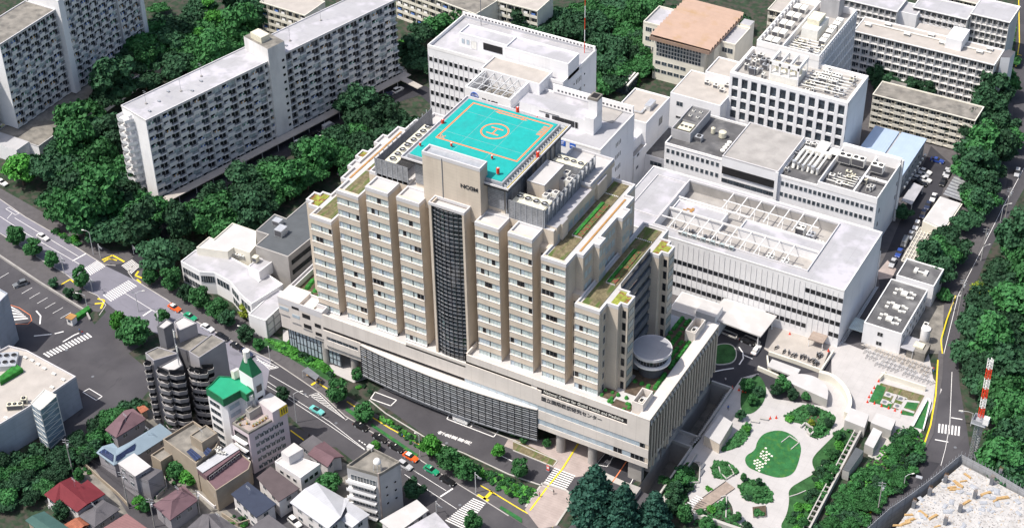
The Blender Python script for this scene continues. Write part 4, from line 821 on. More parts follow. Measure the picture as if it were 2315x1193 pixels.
b.box(-114.5,-93,102.7,122.8,0,28,'white_wall',top='concrete_dirty');b.box(-97,-61.7,94.3,117.6,0,29.4,'white_wall',top='apt_roof');b.build('wall',t)
b=MB();b.ring([(-138.5,120.4),(-88.2,120.4),(-88.2,143.7),(-138.5,143.7)],.35,30.9,32.2,'white_plain')
b.ring([(-97,94.3),(-61.7,94.3),(-61.7,117.6),(-97,117.6)],.3,29.3,30.0,'white_plain')
b.build('parapet',t)
b=MB();b.box(-138.3,-88.4,142.9,143.4,32.2,33.4,'white_plain')
b.box(-90,-62,117.0,117.5,30,32.6,'white_plain');b.build('roof_screen',t)
b=MB()
for x in lin(-137,-89.6,38):b.box(x-.32,x+.32,142.85,142.95,32.45,32.95,'recess')
for x in lin(-88,-63,20):b.box(x-.32,x+.32,116.94,117.04,30.6,31.2,'recess')
b.build('vent_slots',t)
block(t,'penthouse',-130,-111.2,126.5,132.8,31,36,roof='apt_roof',par=1);block(t,'penthouse',-111.2,-88.2,123.8,131.3,31,37,roof='apt_roof',par=1)
windows(t,[(-117.2,126.42,32.2)],winmesh(7,2.4,'dark','frame_dark',0),'f','opening',);windows(t,[(-128.4,126.44,32.4),(-126.6,126.44,32.4)],winmesh(.9,1.6,'glass_pale','frame',0),'f','small_window');windows(t,[(-124.3,126.44,31.3)],winmesh(2.0,2.8,'unit_white','frame',1),'f','door')
block(t,'lift_house',-114.4,-93.2,114,122.7,27,33.4,roof='beige_roof',par=1)
b=MB()
b.box(-113.5,-97,102.2,102.7,20,33,'white_plain');b.box(-113.5,-113.0,102.7,114,20,33,'white_plain');b.box(-97.5,-97,102.7,114,20,33,'white_plain');b.build('screen_wall',t)
b=MB()
for x in lin(-112.5,-98,6):b.bar((x,102.6,32.7),(x+.0,114,32.7),.16,'frame')
for y in(106.2,110):b.bar((-113.2,y,32.75),(-97.3,y,32.75),.16,'frame')
for i,x in enumerate(lin(-112.5,-98,6)[:-1]):
 b.bar((x,102.6,32.7),(x+2.9,110,32.7),.1,'frame');b.bar((x+2.9,106,32.6),(x,113.8,32.6),.1,'frame');b.bar((x+1.4,110,32.5),(x+1.4,110,28),.08,'frame')
b.build('roof_truss',t)
cols=lin(-137.4,-118.2,11)
windows(t,[(x,120.36,z)for z in(26.4,22.1,17.8,13.5,9.2)for x in(cols if z>20 else cols+[-116.3,-114.4])],winmesh(1.15,1.55,'glass_dark','frame',0),'f')
b=MB()
for x in lin(-138.4,-117.3,12):b.box(x-.06,x+.06,120.28,120.4,5,28.6,'coping')
b.build('facade_rib',t)
windows(t,[(-88.17,y,z)for z in(26.5,22.2,18)for y in(129.6,130.6,131.6,132.6)],winmesh(.35,1.7,'glass_dark',None,0),'r','slit_window');windows(t,[(-88.17,y,z+.6)for z in(26.5,22.2,18)for y in(127.9,135.2)],winmesh(.6,.6,'glass_dark',None,0),'r','slit_window')
windows(t,[(-61.67,y,z)for z in(24.6,20.2,15.8,11.4)for y in(105,106,107,108)],winmesh(.4,1.5,'glass_dark',None,0),'r','slit_window')
block(t,'roof_hall',-93.4,-68,101.4,107.2,29,33.9,roof='apt_roof',par=0)
windows(t,[(-77.6,101.33,30.2)],winmesh(6.6,2.0,'glass_dark','frame_dark',3),'f','strip_window');windows(t,[(-73.5,101.33,30.1)],winmesh(.9,2.2,'dark','frame',0),'f','door')
b=MB()
for x in(-84.2,-81.9):b.ring([(x,101.2),(x+1.2,101.2),(x+1.2,101.35),(x,101.35)],.05,31.0,32.2,'frame_dark')
b.box(-86.5,-79.5,101.25,101.35,32.6,32.7,'frame_dark');b.build('wall_pipe',t)
b=MB();b.box(-70.6,-67.6,101.2,106.8,29.4,35.2,'white_wall');b.box(-70.6,-67.6,103.4,106.8,35,40.2,'white_wall');b.box(-70.7,-67.5,103.3,106.9,40.2,41.0,'concrete_dirty');b.box(-70.2,-68,103.8,106.4,41,41.05,'dark');b.build('chimney',t)
b=MB()
for x,y in((-75.5,0),(-72.1,0)):b.box(x,x+2.0,94.2,94.28,27.6,29.4,'blue_sign')
b.box(-75.0,-74.0,94.14,94.2,28.9,29.05,'white_plain');b.bar((-74.3,94.17,28.9),(-75.0,94.17,27.9),.07,'white_plain');b.bar((-74.9,94.17,28.5),(-74.2,94.17,28.2),.06,'white_plain');b.box(-71.8,-70.4,94.14,94.2,28.4,28.6,'white_plain');b.build('blue_sign',t)
text('lettering','IMCJ',t,(-107.3,102.1,29.0),(R(90),0,0),2.5,'frame_dark',.05,bold=.07,sx=1.15)
b=MB();cx,cz=-110,30.6
for i in range(24):
 a,c=2*math.pi*i/24,2*math.pi*(i+1)/24
 b.bar((cx+1.35*math.cos(a),102.1,cz+1.35*math.sin(a)),(cx+1.35*math.cos(c),102.1,cz+1.35*math.sin(c)),.12,'blue_sign',4)
 b.bar((cx+.55*math.cos(a),102.1,cz+1.35*math.sin(a)),(cx+.55*math.cos(c),102.1,cz+1.35*math.sin(c)),.08,'blue_sign',4)
b.bar((cx-1.3,102.1,cz),(cx+1.3,102.1,cz),.08,'blue_sign');b.bar((cx,102.1,cz-1.3),(cx,102.1,cz+1.3),.08,'blue_sign');b.build('globe_emblem',t)
b=MB();b.box(-73,-65.5,110,117,29.4,29.6,'concrete');b.build('roof',t)
for p,q,h_ in(((-91.5,141.5),0,13),((-130.4,141.5),1,6)):
 m_=thing('radio_mast',('tall thin red and white mast' if not q else 'short dark lattice mast')+' on the white research building roof','mast',(p[0],p[1],31))
 b=MB()
 for i in range(6):b.cyl(p[0],p[1],31+h_*i/6*2,31+h_*(i+1)/6*2,.13,('red' if i%2==0 else 'white_plain')if not q else 'steel_dark',n=6)
 b.build('pole',m_)
t=bldg('annex_building','white walled annex with a flat grey brown roof and one roof duct','building',-74.5,-61.9,127,144.8,21,roof='beige_roof',pm='white_plain',drop=.6)
b=MB();b.box(-66.2,-64.2,134.5,139,20.5,22.4,'duct');b.bar((-66,134.5,21),(-66,131.8,21),.4,'duct');b.bar((-66,131.8,21),(-70.5,131.8,21),.3,'duct');tag(b.build('roof_duct',t))
block(t,'lower_wing',-65.4,-61.4,118,126.9,0,13.4,roof='beige_roof',par=1);block(t,'lower_wing',-66,-63.3,120,127,13,17,par=0)
windows(t,[(-61.37,y,12.6)for y in(120.5,)]+[(-61.37,120.2,8)],winmesh(1.5,1.0,'glass','frame',1),'r');windows(t,[(-61.87,138,14.5)],winmesh(2.6,2.6,'glass','frame',1),'r')
t=bldg('link_building','low white link with dark flat roof between annex and long grey building','building',-62,-52.6,126,144.6,10,roof='dark_roof',drop=.5)
windows(t,[(-57.5,125.95,6.8)],winmesh(4,1.5,'glass','frame',2),'f')
t=bldg('beige_roof_building','white building with flat pale beige roof and vents left of the window grid laboratory','building',-65,-47.2,152,168.5,18,roof='beige_roof',drop=.35)
windows(t,[(-61.5,151.95,13.8),(-54.5,151.95,13.8)],winmesh(2.2,1.6,'glass','frame',1),'f');windows(t,[(-61.5,151.95,9)],winmesh(2.2,.8,'glass_dark','frame',1),'f')
block(t,'lift_house',-58.5,-47.3,165,176,16,21,roof='beige_roof',par=1)
for i,(x,y)in enumerate(((-56.5,162.5),(-53.2,162),(-50.3,160.5),(-50,164))):ac(x,y,17.7,'small roof fan unit, number %s from the left on the beige roof by the laboratory'%('one','two','three','four')[i],1.7,1.2,1.4,group='fans on the beige roof')
t=thing('ward_annex','long white building with weathered grey roof sections and rows of square windows','building',(-18,132,0))
b=MB();b.box(-52.8,16.4,121.6,143.2,0,19.0,'white_wall',top='dark_roof');b.build('wall',t)
b=MB();b.box(-33.2,-14.8,120.9,142.8,17.6,20.9,'white_wall',top='concrete');b.box(-33.2,-14.8,121.2,121.6,0,17.7,'white_wall');b.ring([(-33.2,120.9),(-14.8,120.9),(-14.8,142.8),(-33.2,142.8)],.3,20.8,21.25,'coping');b.box(-15.6,-14.6,120.7,121.3,2,20.9,'white_wall');b.build('raised_roof',t)
b=MB();b.box(-32.9,-15.6,120.8,120.95,14.9,17.5,'dark');b.build('louvre_band',t)
for x0,x1,h in((-52.8,-33.3,19.7),(-14.7,-2.4,19.9),(-2.36,16.4,21.3)):b=MB();b.ring([(x0,121.6),(x1,121.6),(x1,143.2),(x0,143.2)],.3,18.9,h,'white_plain');b.build('parapet',t)
b=MB();b.box(8.5,9.0,122,142.2,20.6,21.2,'white_plain');b.box(9,16.2,131,131.5,20.6,21.2,'white_plain');b.build('roof_beam',t);b=MB();b.box(-2.3,16.3,142.2,143.6,19,22.6,'white_plain');b.build('roof_screen',t)
b=MB();b.ring([(-52.8,126),(-46.2,126),(-46.2,141.6),(-52.8,141.6)],.25,18.9,22.4,'grey_wall');b.box(-52.6,-46.4,133.4,141.4,20.5,21.9,'grey_wall',top='dark_roof');b.box(-52.8,-46.2,121.55,126,18,22.4,'concrete',top='dark')if False else None
b.build('roof_enclosure',t)
b=MB()
for z in(17.5,17.5):pass
b.box(-52.7,-33.4,121.45,121.6,18.95,19.05,'coping');b.build('cornice',t)
wl=[x for x in lin(-51.6,-34.8,11)];wr=[x for x in lin(-13.3,15.0,20)]
windows(t,[(x,121.56,z)for z in(16.3,12.4,8.6)for x in wl+wr],winmesh(.95,1.45,'glass','frame',0),'f')
windows(t,[(x,121.17,11.7)for x in lin(-32,-16.2,9)],winmesh(1.75,1.3,'glass','frame_dark',1),'f','strip_window')
windows(t,[(16.43,y,z)for z in(14,9)for y in(125,141)],winmesh(.8,1.5,'glass_dark','frame',0),'r')
b=MB();b.bar((16.9,142.6,0),(16.9,142.6,22.5),.35,'white_plain',8);b.box(16.4,17.1,143,143.6,0,22,'white_plain');b.build('flue',t)
for i,(x,y)in enumerate(((-50.8,136),(-48.3,136),(-51,139),(-48.6,139.3))):ac(x,y,21.9,'small vent, %s of four on the dark roof corner of the long building'%('front left','front right','back left','back right')[i],.9,.9,.5,group='corner roof vents',name='roof_vent',cat='vent')
ac(-49.4,129.8,19,'large cream cooling unit inside the grey walled roof enclosure',4.2,4.2,3.0,'unit_cream',3,name='cooling_unit')
for i,(x,y,r_)in enumerate(((-42,134.2,.7),(-38.5,133.6,1.2))):
 q=thing('water_tank','small cream round tank on the grey roof, %s of two'%('left','right')[i],'tank',(x,y,19));b=MB();b.cyl(0,0,.3,2.1,r_,'unit_cream',n=14);b.cyl(0,0,2.1,2.5,r_*.9,'unit_cream',r1=.2,n=14);b.build('tank',q,False);b=MB();b.cyl(0,0,0,.3,r_*.6,'steel',n=8);b.build('stand',q,False)
ac(-44.3,128.5,19,'silver fan unit on the grey roof beside the enclosure wall',2.2,2,1.8,'duct')
for i in range(4):
 q=thing('turbine_vent','silver dome vent, %s from the front in the row on the grey roof'%('first','second','third','fourth')[i],'vent',(-34.9,125.4+1.75*i,19),0,'dome vents in a row');b=MB();b.cyl(0,0,.2,.9,.35,'duct',n=10);b.build('neck',q,False);b=MB();b.cyl(0,0,.9,1.25,.75,'unit_white',r1=.75,n=14);b.cyl(0,0,1.25,1.6,.75,'unit_white',r1=.2,n=14);b.build('dome',q,False)
for i in range(6):
 x=-12.6+1.55*i
 duct([(x,136.5-.5*(i%2),20.9),(x,128.6-.4*(i%3),20.9),(x,127.8,19.2)],.5 if i in(0,4)else .34,'thick white duct, %s from the left on the long building roof'%('first','second','third','fourth','fifth','sixth')[i])
q=thing('duct_header','wide white box duct feeding the duct bundle on the long roof','duct',(-8,138,19));b=MB();b.box(-12.8,-4,136.6,138,19.9,21.4,'unit_white');b.build('box',q);b=MB();b.box(-9.5,-6.2,138.3,143.4,20.6,21.3,'unit_white');b.build('cover',q)
ac(-12.7,140.5,19,'upright white vent left of the wide duct cover',1.4,1.4,2.2);ac(-11,141.3,19,'upright white vent nearest the wide duct cover',1.2,1.3,2.0);ac(-14,135,19,'squat grey vent beside the raised weathered roof',1.5,1.5,1.6,'duct');ac(-13.6,125.3,19,'small pale vent at the front left of the duct bundle',1.0,1.0,1.6);q=thing('roof_table','flat white rooftop canopy right of the wide duct cover','canopy',(-4,140,19));b=MB();b.box(-5.6,-2.6,138.5,141.5,20.5,20.7,'unit_white');b.build('top',q);b=MB();b.box(-5.4,-5.2,138.7,138.9,19,20.5,'frame');b.build('post',q)
for i,(x,y)in enumerate(((.6,137),(4.8,137.3),(11,136.6))):ac(x,y,20.2,'big white twin fan condenser, %s one at the long building right end'%('left','middle','right')[i],3.9,2.4,2.6,fans=2,name='cooling_unit',group='twin fan condensers')
rn=random.Random(5)
for i in range(16):
 x,y=rn.uniform(-.6,15.2),rn.uniform(123.2,133.5);ac(x,y,19,'pale box in the crowded plant area at the right end of the long building',rn.uniform(.8,1.8),rn.uniform(.8,1.6),rn.uniform(.8,1.9),rn.choice(('unit_white','duct','unit_cream')),group='boxes in the plant area')
for i in range(5):duct([(-1+i*1.2,126+i*1.3,19.9),(7.5,126+i*1.3,19.9)],.16,'thin white pipe, %s from the front in the crowded plant area'%('first','second','third','fourth','fifth')[i])
t=thing('laboratory_building','white laboratory with a grid of deep square windows and crowded roof machinery','building',(-30,170,0))
b=MB();b.box(-47.2,-7,158.9,177,0,26,'white_wall',top='concrete');b.build('wall',t)
b=MB();b.box(-45.2,-23.4,175.2,210,0,29,'white_wall',top='concrete');b.build('rear_wall',t)
b=MB();b.ring([(-47.2,158.4),(-7,158.4),(-7,177),(-47.2,177)],.9,25.9,27.4,'white_plain');b.ring([(-45.2,175.2),(-23.4,175.2),(-23.4,210),(-45.2,210)],.4,28.9,31.2,'white_plain');b.box(-36.5,-36.1,176,209,29,31.5,'white_plain');b.build('parapet',t)
b=MB();b.box(-47.2,-7,158.3,158.95,26,27.2,'white_wall')
xs=lin(-45.2,-9.0,12);g_=(xs[1]-xs[0])
for i in range(13):x=xs[0]-g_/2+i*g_;b.box(max(-47.2,x-.6),min(-7,x+.6),158.3,158.95,0,26,'white_wall')
rows=[22.3-3.95*k for k in range(6)]
for z in rows:b.box(-47.2,-7,158.35,158.95,z-.9,z,'white_wall')
b.build('facade_grid',t)
windows(t,[(x,158.86,z+.02)for z in rows for x in xs],winmesh(2.0,2.95,'glass','frame_dark',1,1),'f')
windows(t,[(-23.37,y,z)for z in(26.3,22.2,18.1,14,9.9)for y in lin(177.3,208.5,18)],winmesh(.85,2.9,'glass_dark','frame',0),'r')
b=MB()
for y in lin(176.4,209.4,19):b.box(-23.4,-23.0,y-.22,y+.22,4,30.5,'white_wall')
for z in(25.4,21.3,17.2,13.1,9):b.box(-23.4,-23.05,175.3,210,z,z+.8,'white_wall')
b.build('side_grid',t)
b=MB()
for y in lin(176.5,208.5,12):b.box(-44.8,-44.2,y,y+.9,29,31,'white_plain')
b.build('parapet_pier',t)
windows(t,[(x,176.06,26.4)for x in(-21,-17.5,-14,-10.5)],winmesh(1.7,1.7,'louvre','frame',0),'f','louvre_panel')if False else None
q=thing('cooling_tower','white frame housing three cooling cells on the front laboratory roof','cooling tower',(-30,166,26));b=MB()
for x in lin(-35,-25.6,4):
 for y in(162.4,170):b.box(x-.3,x+.3,y-.3,y+.3,26,32.6,'white_plain')
b.build('post',q);b=MB();b.ring([(-35.3,162.1),(-25.2,162.1),(-25.2,170.3),(-35.3,170.3)],.5,31.6,33,'white_plain')
for x in(-31.9,-28.7):b.box(x-.2,x+.2,162.2,170.2,31.8,33.004,'white_plain')
b.build('frame',q);b=MB();b.box(-34.8,-25.7,162.0,169.6,26,28.4,'unit_white');b.build('base',q)
for x in(-33.6,-30.3,-27):b=MB();b.cyl(x,166.3,28.4,31.9,1.25,'unit_cream',n=16,top='recess');b.build('cell',q)
for r_ in range(5):
 for c_ in range(2):
  ac(-42.3+2.4*c_,179+6.2*r_,29,'white box unit, %s row and %s column, rear laboratory roof left side'%(('first','second','third','fourth','fifth')[r_],('left','right')[c_]),2.0,3.4,1.9,'unit_white',0,group='white box units',name='air_handler')
q=thing('roof_plant_house','large white louvred plant house on the rear laboratory roof','plant room',(-31,192,29));b=MB();b.box(-34.2,-28.6,186.5,197,29,33.2,'unit_white');b.build('wall',q);b=MB();b.box(-33.6,-29.4,189.5,195.5,33.2,35.2,'unit_cream');b.build('chiller',q)
q=thing('lift_house','tall pale lift house at the far end of the laboratory roof','plant room',(-31,206,29));b=MB();b.box(-34.5,-28,204.5,209.8,29,36,'grey_wall',top='roof_white');b.build('wall',q)
for i,(x,y)in enumerate(((-26,186.5),(-26.2,193),(-26,199))):ac(x,y,29,'multi fan chiller, %s one along the rear laboratory roof edge'%('front','middle','back')[i],2.2,5.2,2.6,'unit_white',4 if False else 3,group='edge chillers',name='chiller')
for i in range(26):
 x,y=rn.uniform(-35.2,-25),rn.uniform(177,185.5);ac(x,y,29,'piece of clutter among the pipes at the front of the rear laboratory roof',rn.uniform(.5,1.8),rn.uniform(.5,1.5),rn.uniform(.5,2),rn.choice(('unit_white','duct','unit_cream','steel')),group='rear roof clutter',name='roof_equipment',cat='equipment')
for i in range(30):
 x,y=rn.uniform(-23.5,-9),rn.uniform(161,174.5);ac(x,y,26.1,'piece of clutter right of the cooling cells on the front laboratory roof',rn.uniform(.6,2),rn.uniform(.5,1.6),rn.uniform(.6,2),rn.choice(('unit_white','duct','unit_cream','steel','unit_white')),group='front roof clutter',name='roof_equipment',cat='equipment')
for i in range(14):
 x,y=rn.uniform(-45,-37),rn.uniform(162,174);ac(x,y,26.1,'piece of machinery left of the cooling cells on the front laboratory roof',rn.uniform(.8,2.2),rn.uniform(.8,1.8),rn.uniform(1,2.6),rn.choice(('unit_white','duct','steel')),group='left roof machinery',name='roof_equipment',cat='equipment')
for i in range(4):ac(-19+3.4*(i%2),168+3.2*(i//2),26.1,'white chiller with dark fans, %s, beside the cooling cells'%('front left','front right','back left','back right')[i],3,2.2,2.3,'unit_white',3,name='chiller')
for i in range(6):duct([(-24,162+i*1.9,27.4),(-10,162.4+i*1.9,27.4)],.2,'white roof pipe, %s from the front on the laboratory roof'%('first','second','third','fourth','fifth','sixth')[i])
for i in range(5):duct([(-35,178+i*1.7,30.2),(-24.8,178.2+i*1.7,30.2)],.2,'white pipe, %s from the front on the rear laboratory roof'%('first','second','third','fourth','fifth')[i])
t=thing('assembly_hall','cream hall under a big pink beige corrugated sloping roof','hall',(-76,196,0))
b=MB();b.box(-94.2,-59.2,192.2,205.2,0,16.4,'cream',top='apt_roof');b.box(-86.6,-67.2,184.8,192.2,0,16.2,'cream');b.box(-70,-64.7,187.4,192.2,0,16.2,'cream');b.box(-88,-66,205.2,212,0,15,'cream');b.build('wall',t)
b=MB();b.ring([(-94.2,192.2),(-59.2,192.2),(-59.2,205.2),(-94.2,205.2)],.3,16.3,17.1,'cream');b.box(-63,-59.2,205.2,209,0,18,'cream',top='apt_roof');b.build('parapet',t)
b=MB();n=13;yy=lin(182,211.6,n*2+1)
for i in range(n*2):
 za=18.1+(.0 if i%2 else 1.0);zb=18.1+(1.0 if i%2 else .0)
 b.poly([(-87,yy[i],za),(-64.4,yy[i],za-.3),(-64.4,yy[i+1],zb-.3),(-87,yy[i+1],zb)],'brown_roof')
b.box(-87,-64.4,182,182.3,16.8,18.1,'brown_roof');b.box(-87,-86.8,182.3,211,17.2,18.1,'brown_roof');b.box(-64.6,-64.4,182.3,211,16.9,17.8,'brown_roof');b.poly([(-86.9,182.2,16.95),(-64.5,182.2,16.95),(-64.5,211,16.95),(-86.9,211,16.95)],'brown_roof');b.build('corrugated_roof',t)
windows(t,[(x,184.76,z)for z in(14.3,12.8,11.3,9.8)for x in lin(-84.9,-69.0,15)],winmesh(.82,1.15,'glass','frame',0),'f')
windows(t,[(x,184.76,z)for z in(6.3,3)for x in lin(-84.6,-75,5)],winmesh(1.9,1.3,'glass','frame',1),'f','strip_window')
windows(t,[(x,192.16,z)for z in(13.6,9.9,6.2)for x in(-92,-89.2)],winmesh(2.2,1.6,'glass','frame',2),'f','strip_window')
windows(t,[(x,192.16,z)for z in(13.2,9.2)for x in(-63,-60.9)],winmesh(1.8,1.8,'hedge' if False else 'glass','frame',1),'f','strip_window')
t=thing('main_clinic_block','big white four storey block with roof wells crossed by white beams','building',(-10,90,0))
b=MB()
b.box(-50,23,76.4,107.6,0,16.4,'white_wall',top='concrete')
b.box(-50,23,76.4,80.2,16.4,19.9,'white_wall',top='apt_roof');b.box(-50,23,105.6,107.6,16.4,19.9,'white_wall',top='apt_roof');b.box(10.6,23,80.2,105.6,16.4,19.9,'white_wall',top='apt_roof');b.box(-50,-37,80.2,105.6,16.4,19.9,'white_wall',top='apt_roof')
b.build('wall',t)
b=MB();b.ring([(-50,76.4),(23,76.4),(23,107.6),(-50,107.6)],.25,19.8,20.25,'white_plain');b.ring([(-37.2,80),(10.8,80),(10.8,105.8),(-37.2,105.8)][::-1],.3,19.8,20.4,'coping');b.ring([(-47,84),(-37.4,84),(-37.4,104),(-47,104)],.25,19.9,20.2,'coping');b.build('parapet',t)
for x0,x1,y0,y1 in((-36.2,-20.4,90.4,96.4),(-14.6,10.4,90.2,96.2)):block(t,'middle_roof',x0,x1,y0,y1,16.4,19.3,roof='apt_roof',par=1)
for x in lin(-32.5,7.5,10):
 if x<6:b=MB();b.bar((x,80.1,20),(x,90.4,20),.17,'white_plain');b.bar((x,86,20),(x+.4,83.5,16.6),.1,'white_plain');b.build('roof_beam',t)
 if-24<x<6:b=MB();b.bar((x+1,96.2,20),(x+1,105.6,20),.17,'white_plain');b.bar((x+1,101,20),(x+1.4,98.5,16.6),.1,'white_plain');b.build('roof_beam',t)
b=MB();b.bar((-37,85.3,20.05),(6,85.3,20.05),.18,'white_plain');b.bar((-24,101,20.05),(6,101,20.05),.18,'white_plain');b.box(-36.4,10.2,90.0,90.2,19.6,20.3,'white_plain');b.box(-36.4,-14,96.4,96.6,19.6,20.2,'white_plain');b.build('cross_beam',t)
b=MB();b.poly([(-36.9,105.5,16.6),(10.5,105.5,16.6),(10.5,105.5,19.6),(-36.9,105.5,19.6)],'concrete');b.build('well_lining',t)
b=MB();b.box(-33.2,-31.9,92.2,92.7,18.95,19.0,'rust');b.box(-32.4,-30,93,93.6,18.95,19.0,'rust');b.box(-31.6,-29.5,91.6,92,18.95,19.0,'rust');b.box(-31,-30.2,92,94.4,18.95,18.995,'rust');b.build('rust_stain',t)
wx=lin(-49.3,22.3,45)
sp=[(x,76.36,z)for z in(11.6,7.4,3.2)for x in wx if x>-36 and not(z<4 and 14<x<20)]+[(x,76.36,15.8)for x in wx if x>11]
sp.sort(key=lambda p:-p[0])
windows(t,sp,winmesh(1.3,1.5,'glass_dark',None,0),'f')
b=MB()
for x in wx:b.box(x-.84,x-.78,76.3,76.4,2,19,'coping')
b.build('facade_rib',t)
b=MB();b.bar((16.4,74.4,2.9),(19.4,74.4,2.9),.01,'dark');b.box(15.5,20,72.6,76.4,2.7,3.0,'wood_deck');b.box(15.6,15.8,72.8,73,0,2.7,'white_plain');b.box(19.7,19.9,72.8,73,0,2.7,'white_plain');b.build('entrance_canopy',t)
b=MB()
for i in range(3):b.path([(23.5+.35*i,77+i,.6),(23.5+.35*i,107,.8+.1*i)],.12,'duct')
b.path([(23.4,106.9,1),(23.4,106.9,14)],.15,'white_plain');b.build('wall_pipe',t)
for i,x in enumerate(lin(-28,-12,12)):
 q=ac(x,79.2+.01*i,20.1,'one of the pale blue panels in the row on the front roof edge',1.15,.7,1.1,'curtain' if i%2 else 'unit_white',0,group='row of panels on the roof edge',name='solar_panel',cat='solar panel')
for i,(x,y,w_,d_,h_)in enumerate(((-1.5,83,2,2,3),(3,82.8,2,2,3),(6.6,83,2.4,1.6,1.4),(1,100,2.6,2.6,3.0),(4.4,99.5,2.2,2.6,2),(7.6,98,2.2,1.4,1.3))):
 ac(x,y,16.5,('tall white four fan unit, left one in the front roof well','tall white four fan unit, right one in the front roof well','cream tank shaped unit at the right end of the front roof well','white square hooded unit in the rear roof well','grey pipework box beside the hooded unit in the rear well','small white box in the right corner of the rear well')[i],w_,d_,h_,'unit_white' if i!=4 else 'duct',2)
for i in range(8):ac(-33+1.9*i+rn.random(),83+rn.random()*4,16.5,'dark small pump at the left end of the front roof well',.8,.8,.9,'steel_dark',0,group='pumps in the roof well',name='pump',cat='pump')
for i in range(5):q=thing('roof_fan','round silver fan between the beams in the front roof well','fan',(-19+i*1.5,83.6,16.6),0,'round fans in the roof well');b=MB();b.cyl(0,0,0,1.1,.5,'duct',n=12,top='dark');b.build('drum',q,False);b=MB();b.box(-.55,.55,-.06,.06,1.1,1.15,'frame');b.build('bracket',q,False)
t=bldg('entrance_hall','low white flat roofed entrance block in front of the big white block','building',-24,-8.4,64.8,73.5,4.6,roof='roof_white',drop=.15);block(t,'lift_house',-15.5,-9.5,64,69.5,4,7.2,roof='roof_white')
t=bldg('porch_block','small dark topped canopy block beside the big white block wall','building',-11,1.0,71.5,76.2,4.8,roof='concrete_dirty',drop=.4)
t=thing('car_porch_canopy','broad flat white car porch canopy on slim posts','canopy',(0,65,0));P=[W(*p,5)for p in((1600,715),(1637,673),(1757,713),(1720,760))];b=MB();b.prism([(p.x,p.y)for p in P],4.6,5.0,'roof_white');b.build('roof',t)
for p in P:c_=P[0].lerp(P[2],.5);d=p.lerp(c_,.12);b=MB();b.cyl(d.x,d.y,0,4.6,.2,'white_plain',n=8);b.build('post',t)
def gallery(name,label,x0,x1,y0,y1,z1,nfl,bays,roof,wall='apt_wall',slabm='white_plain',solid=False,par=.7,side_r=True,fh=None,cat='apartment block',rail='frame',group=None):
 """long block whose front face (-y) carries open balconies"""
 t=thing(name,label,cat,((x0+x1)/2,(y0+y1)/2,0),0,group);D_=1.3;fh=fh or(z1-1)/nfl
 b=MB();b.box(x0,x1,y0+D_,y1,0,z1-.3,wall);b.build('wall',t)
 b=MB();b.box(x0-.2,x1+.2,y0-.1,y1+.2,z1-.3,z1-.02,slabm);b.box(x0+.2,x1-.2,y0+.3,y1-.2,z1-.02,z1+.03,roof);b.ring([(x0-.2,y0-.1),(x1+.2,y0-.1),(x1+.2,y1+.2),(x0-.2,y1+.2)],.3,z1-.3,z1+.3,slabm);b.build('roof',t)
 bw=(x1-x0)/bays;me={}
 if True:
  m1=MB();m1 .poly([(-bw/2+.1,-.02,0),(bw/2-.1,-.02,0),(bw/2-.1,-.02,fh-.6),(-bw/2+.1,-.02,fh-.6)],wall);m1 .poly([(-bw*.36,-.05,.05),(bw*.05,-.05,.05),(bw*.05,-.05,fh-.9),(-bw*.36,-.05,fh-.9)],'glass');m1 .poly([(bw*.12,-.05,.7),(bw*.4,-.05,.7),(bw*.4,-.05,fh-.9),(bw*.12,-.05,fh-.9)],'glass_dark');m1 .box(-bw*.17,-bw*.14,-.09,-.05,.05,fh-.9,'frame');me['w']=m1 .mesh('window')
  m2=MB();m2 .box(-bw/2,bw/2,-D_,0,-.18,0,slabm)
  if solid:m2 .box(-bw/2+.02,bw*.12,-D_-.1,-D_,-.2,1.0,slabm);
  m2 .box(-bw/2,bw/2,-D_-.02,-D_+.03,.95,1.02,rail);m2 .box(-bw/2,bw/2,-D_,-D_+.03,.45,.5,rail);m2 .box(-bw/2-.05,-bw/2+.05,-D_,0,0,fh-.2,slabm)
  for k in range(7):x=-bw/2+bw*k/7;m2 .box(x-.02,x+.02,-D_,-D_+.03,0,1,rail)
  me['b']=m2 .mesh('balcony')
 zs=[z1-.35-fh*(k+1)for k in range(nfl)]
 sp=[((x0+bw*(i+.5)),y0+D_,z+.18)for z in zs for i in range(bays)if z>-1]
 windows(t,sp,me['w'],'f','window');windows(t,sp,me['b'],'f','balcony')
 b=MB();b.box(x1-.15,x1+.02,y0,y0+D_,0,z1-.3,wall);b.build('end_wall',t);b=MB();b.box(x0-.02,x0+.15,y0,y0+D_,0,z1-.3,wall);b.build('end_wall',t)
 return t
t=gallery('nurses_dormitory','long pale dormitory with beige flat roof and open galleries on every floor',-26,23.2,218.2,229.5,18,6,17,'beige_roof')
block(t,'rear_wing',-8,4.5,229.5,235,0,17.8,roof='beige_roof');b=MB();b.prism([(5,222),(10.5,222),(10.5,231),(5,231)],18,22,'white_wall');b.build('lift_house',t)
b=MB();b.prism([(24.2,222),(27,223.2),(27.4,228),(25,228.5),(24,226)],0,19.5,'white_wall',top='recess');b.build('stair_tower',t)
b=MB();b.path([(-25,225.8,18.4),(3,225.8,18.4)],.25,'unit_white');b.path([(6,225.4,18.4),(20,225.4,18.4)],.25,'unit_white');b.build('roof_pipe',t)
for i,x in enumerate((-23,-17,-9,-1.5,3.5,9.5,16.5,19)):ac(x,224+(i%2)*3.4,18.1,'low white roof vent, number %s from the left on the beige dormitory roof'%('one two three four five six seven eight'.split()[i]),2.1,1.6,.9,'unit_white',0,group='vents on the dormitory roof',name='roof_vent',cat='vent')
for i,(x,y)in enumerate(((13,233),(16,236.5),(13.2,239))):ac(x,y,0,'large cream cooling unit, %s of the three behind the dormitory'%('front','right','back')[i],4,3.2,9-2*i,'unit_cream',3,name='cooling_unit')
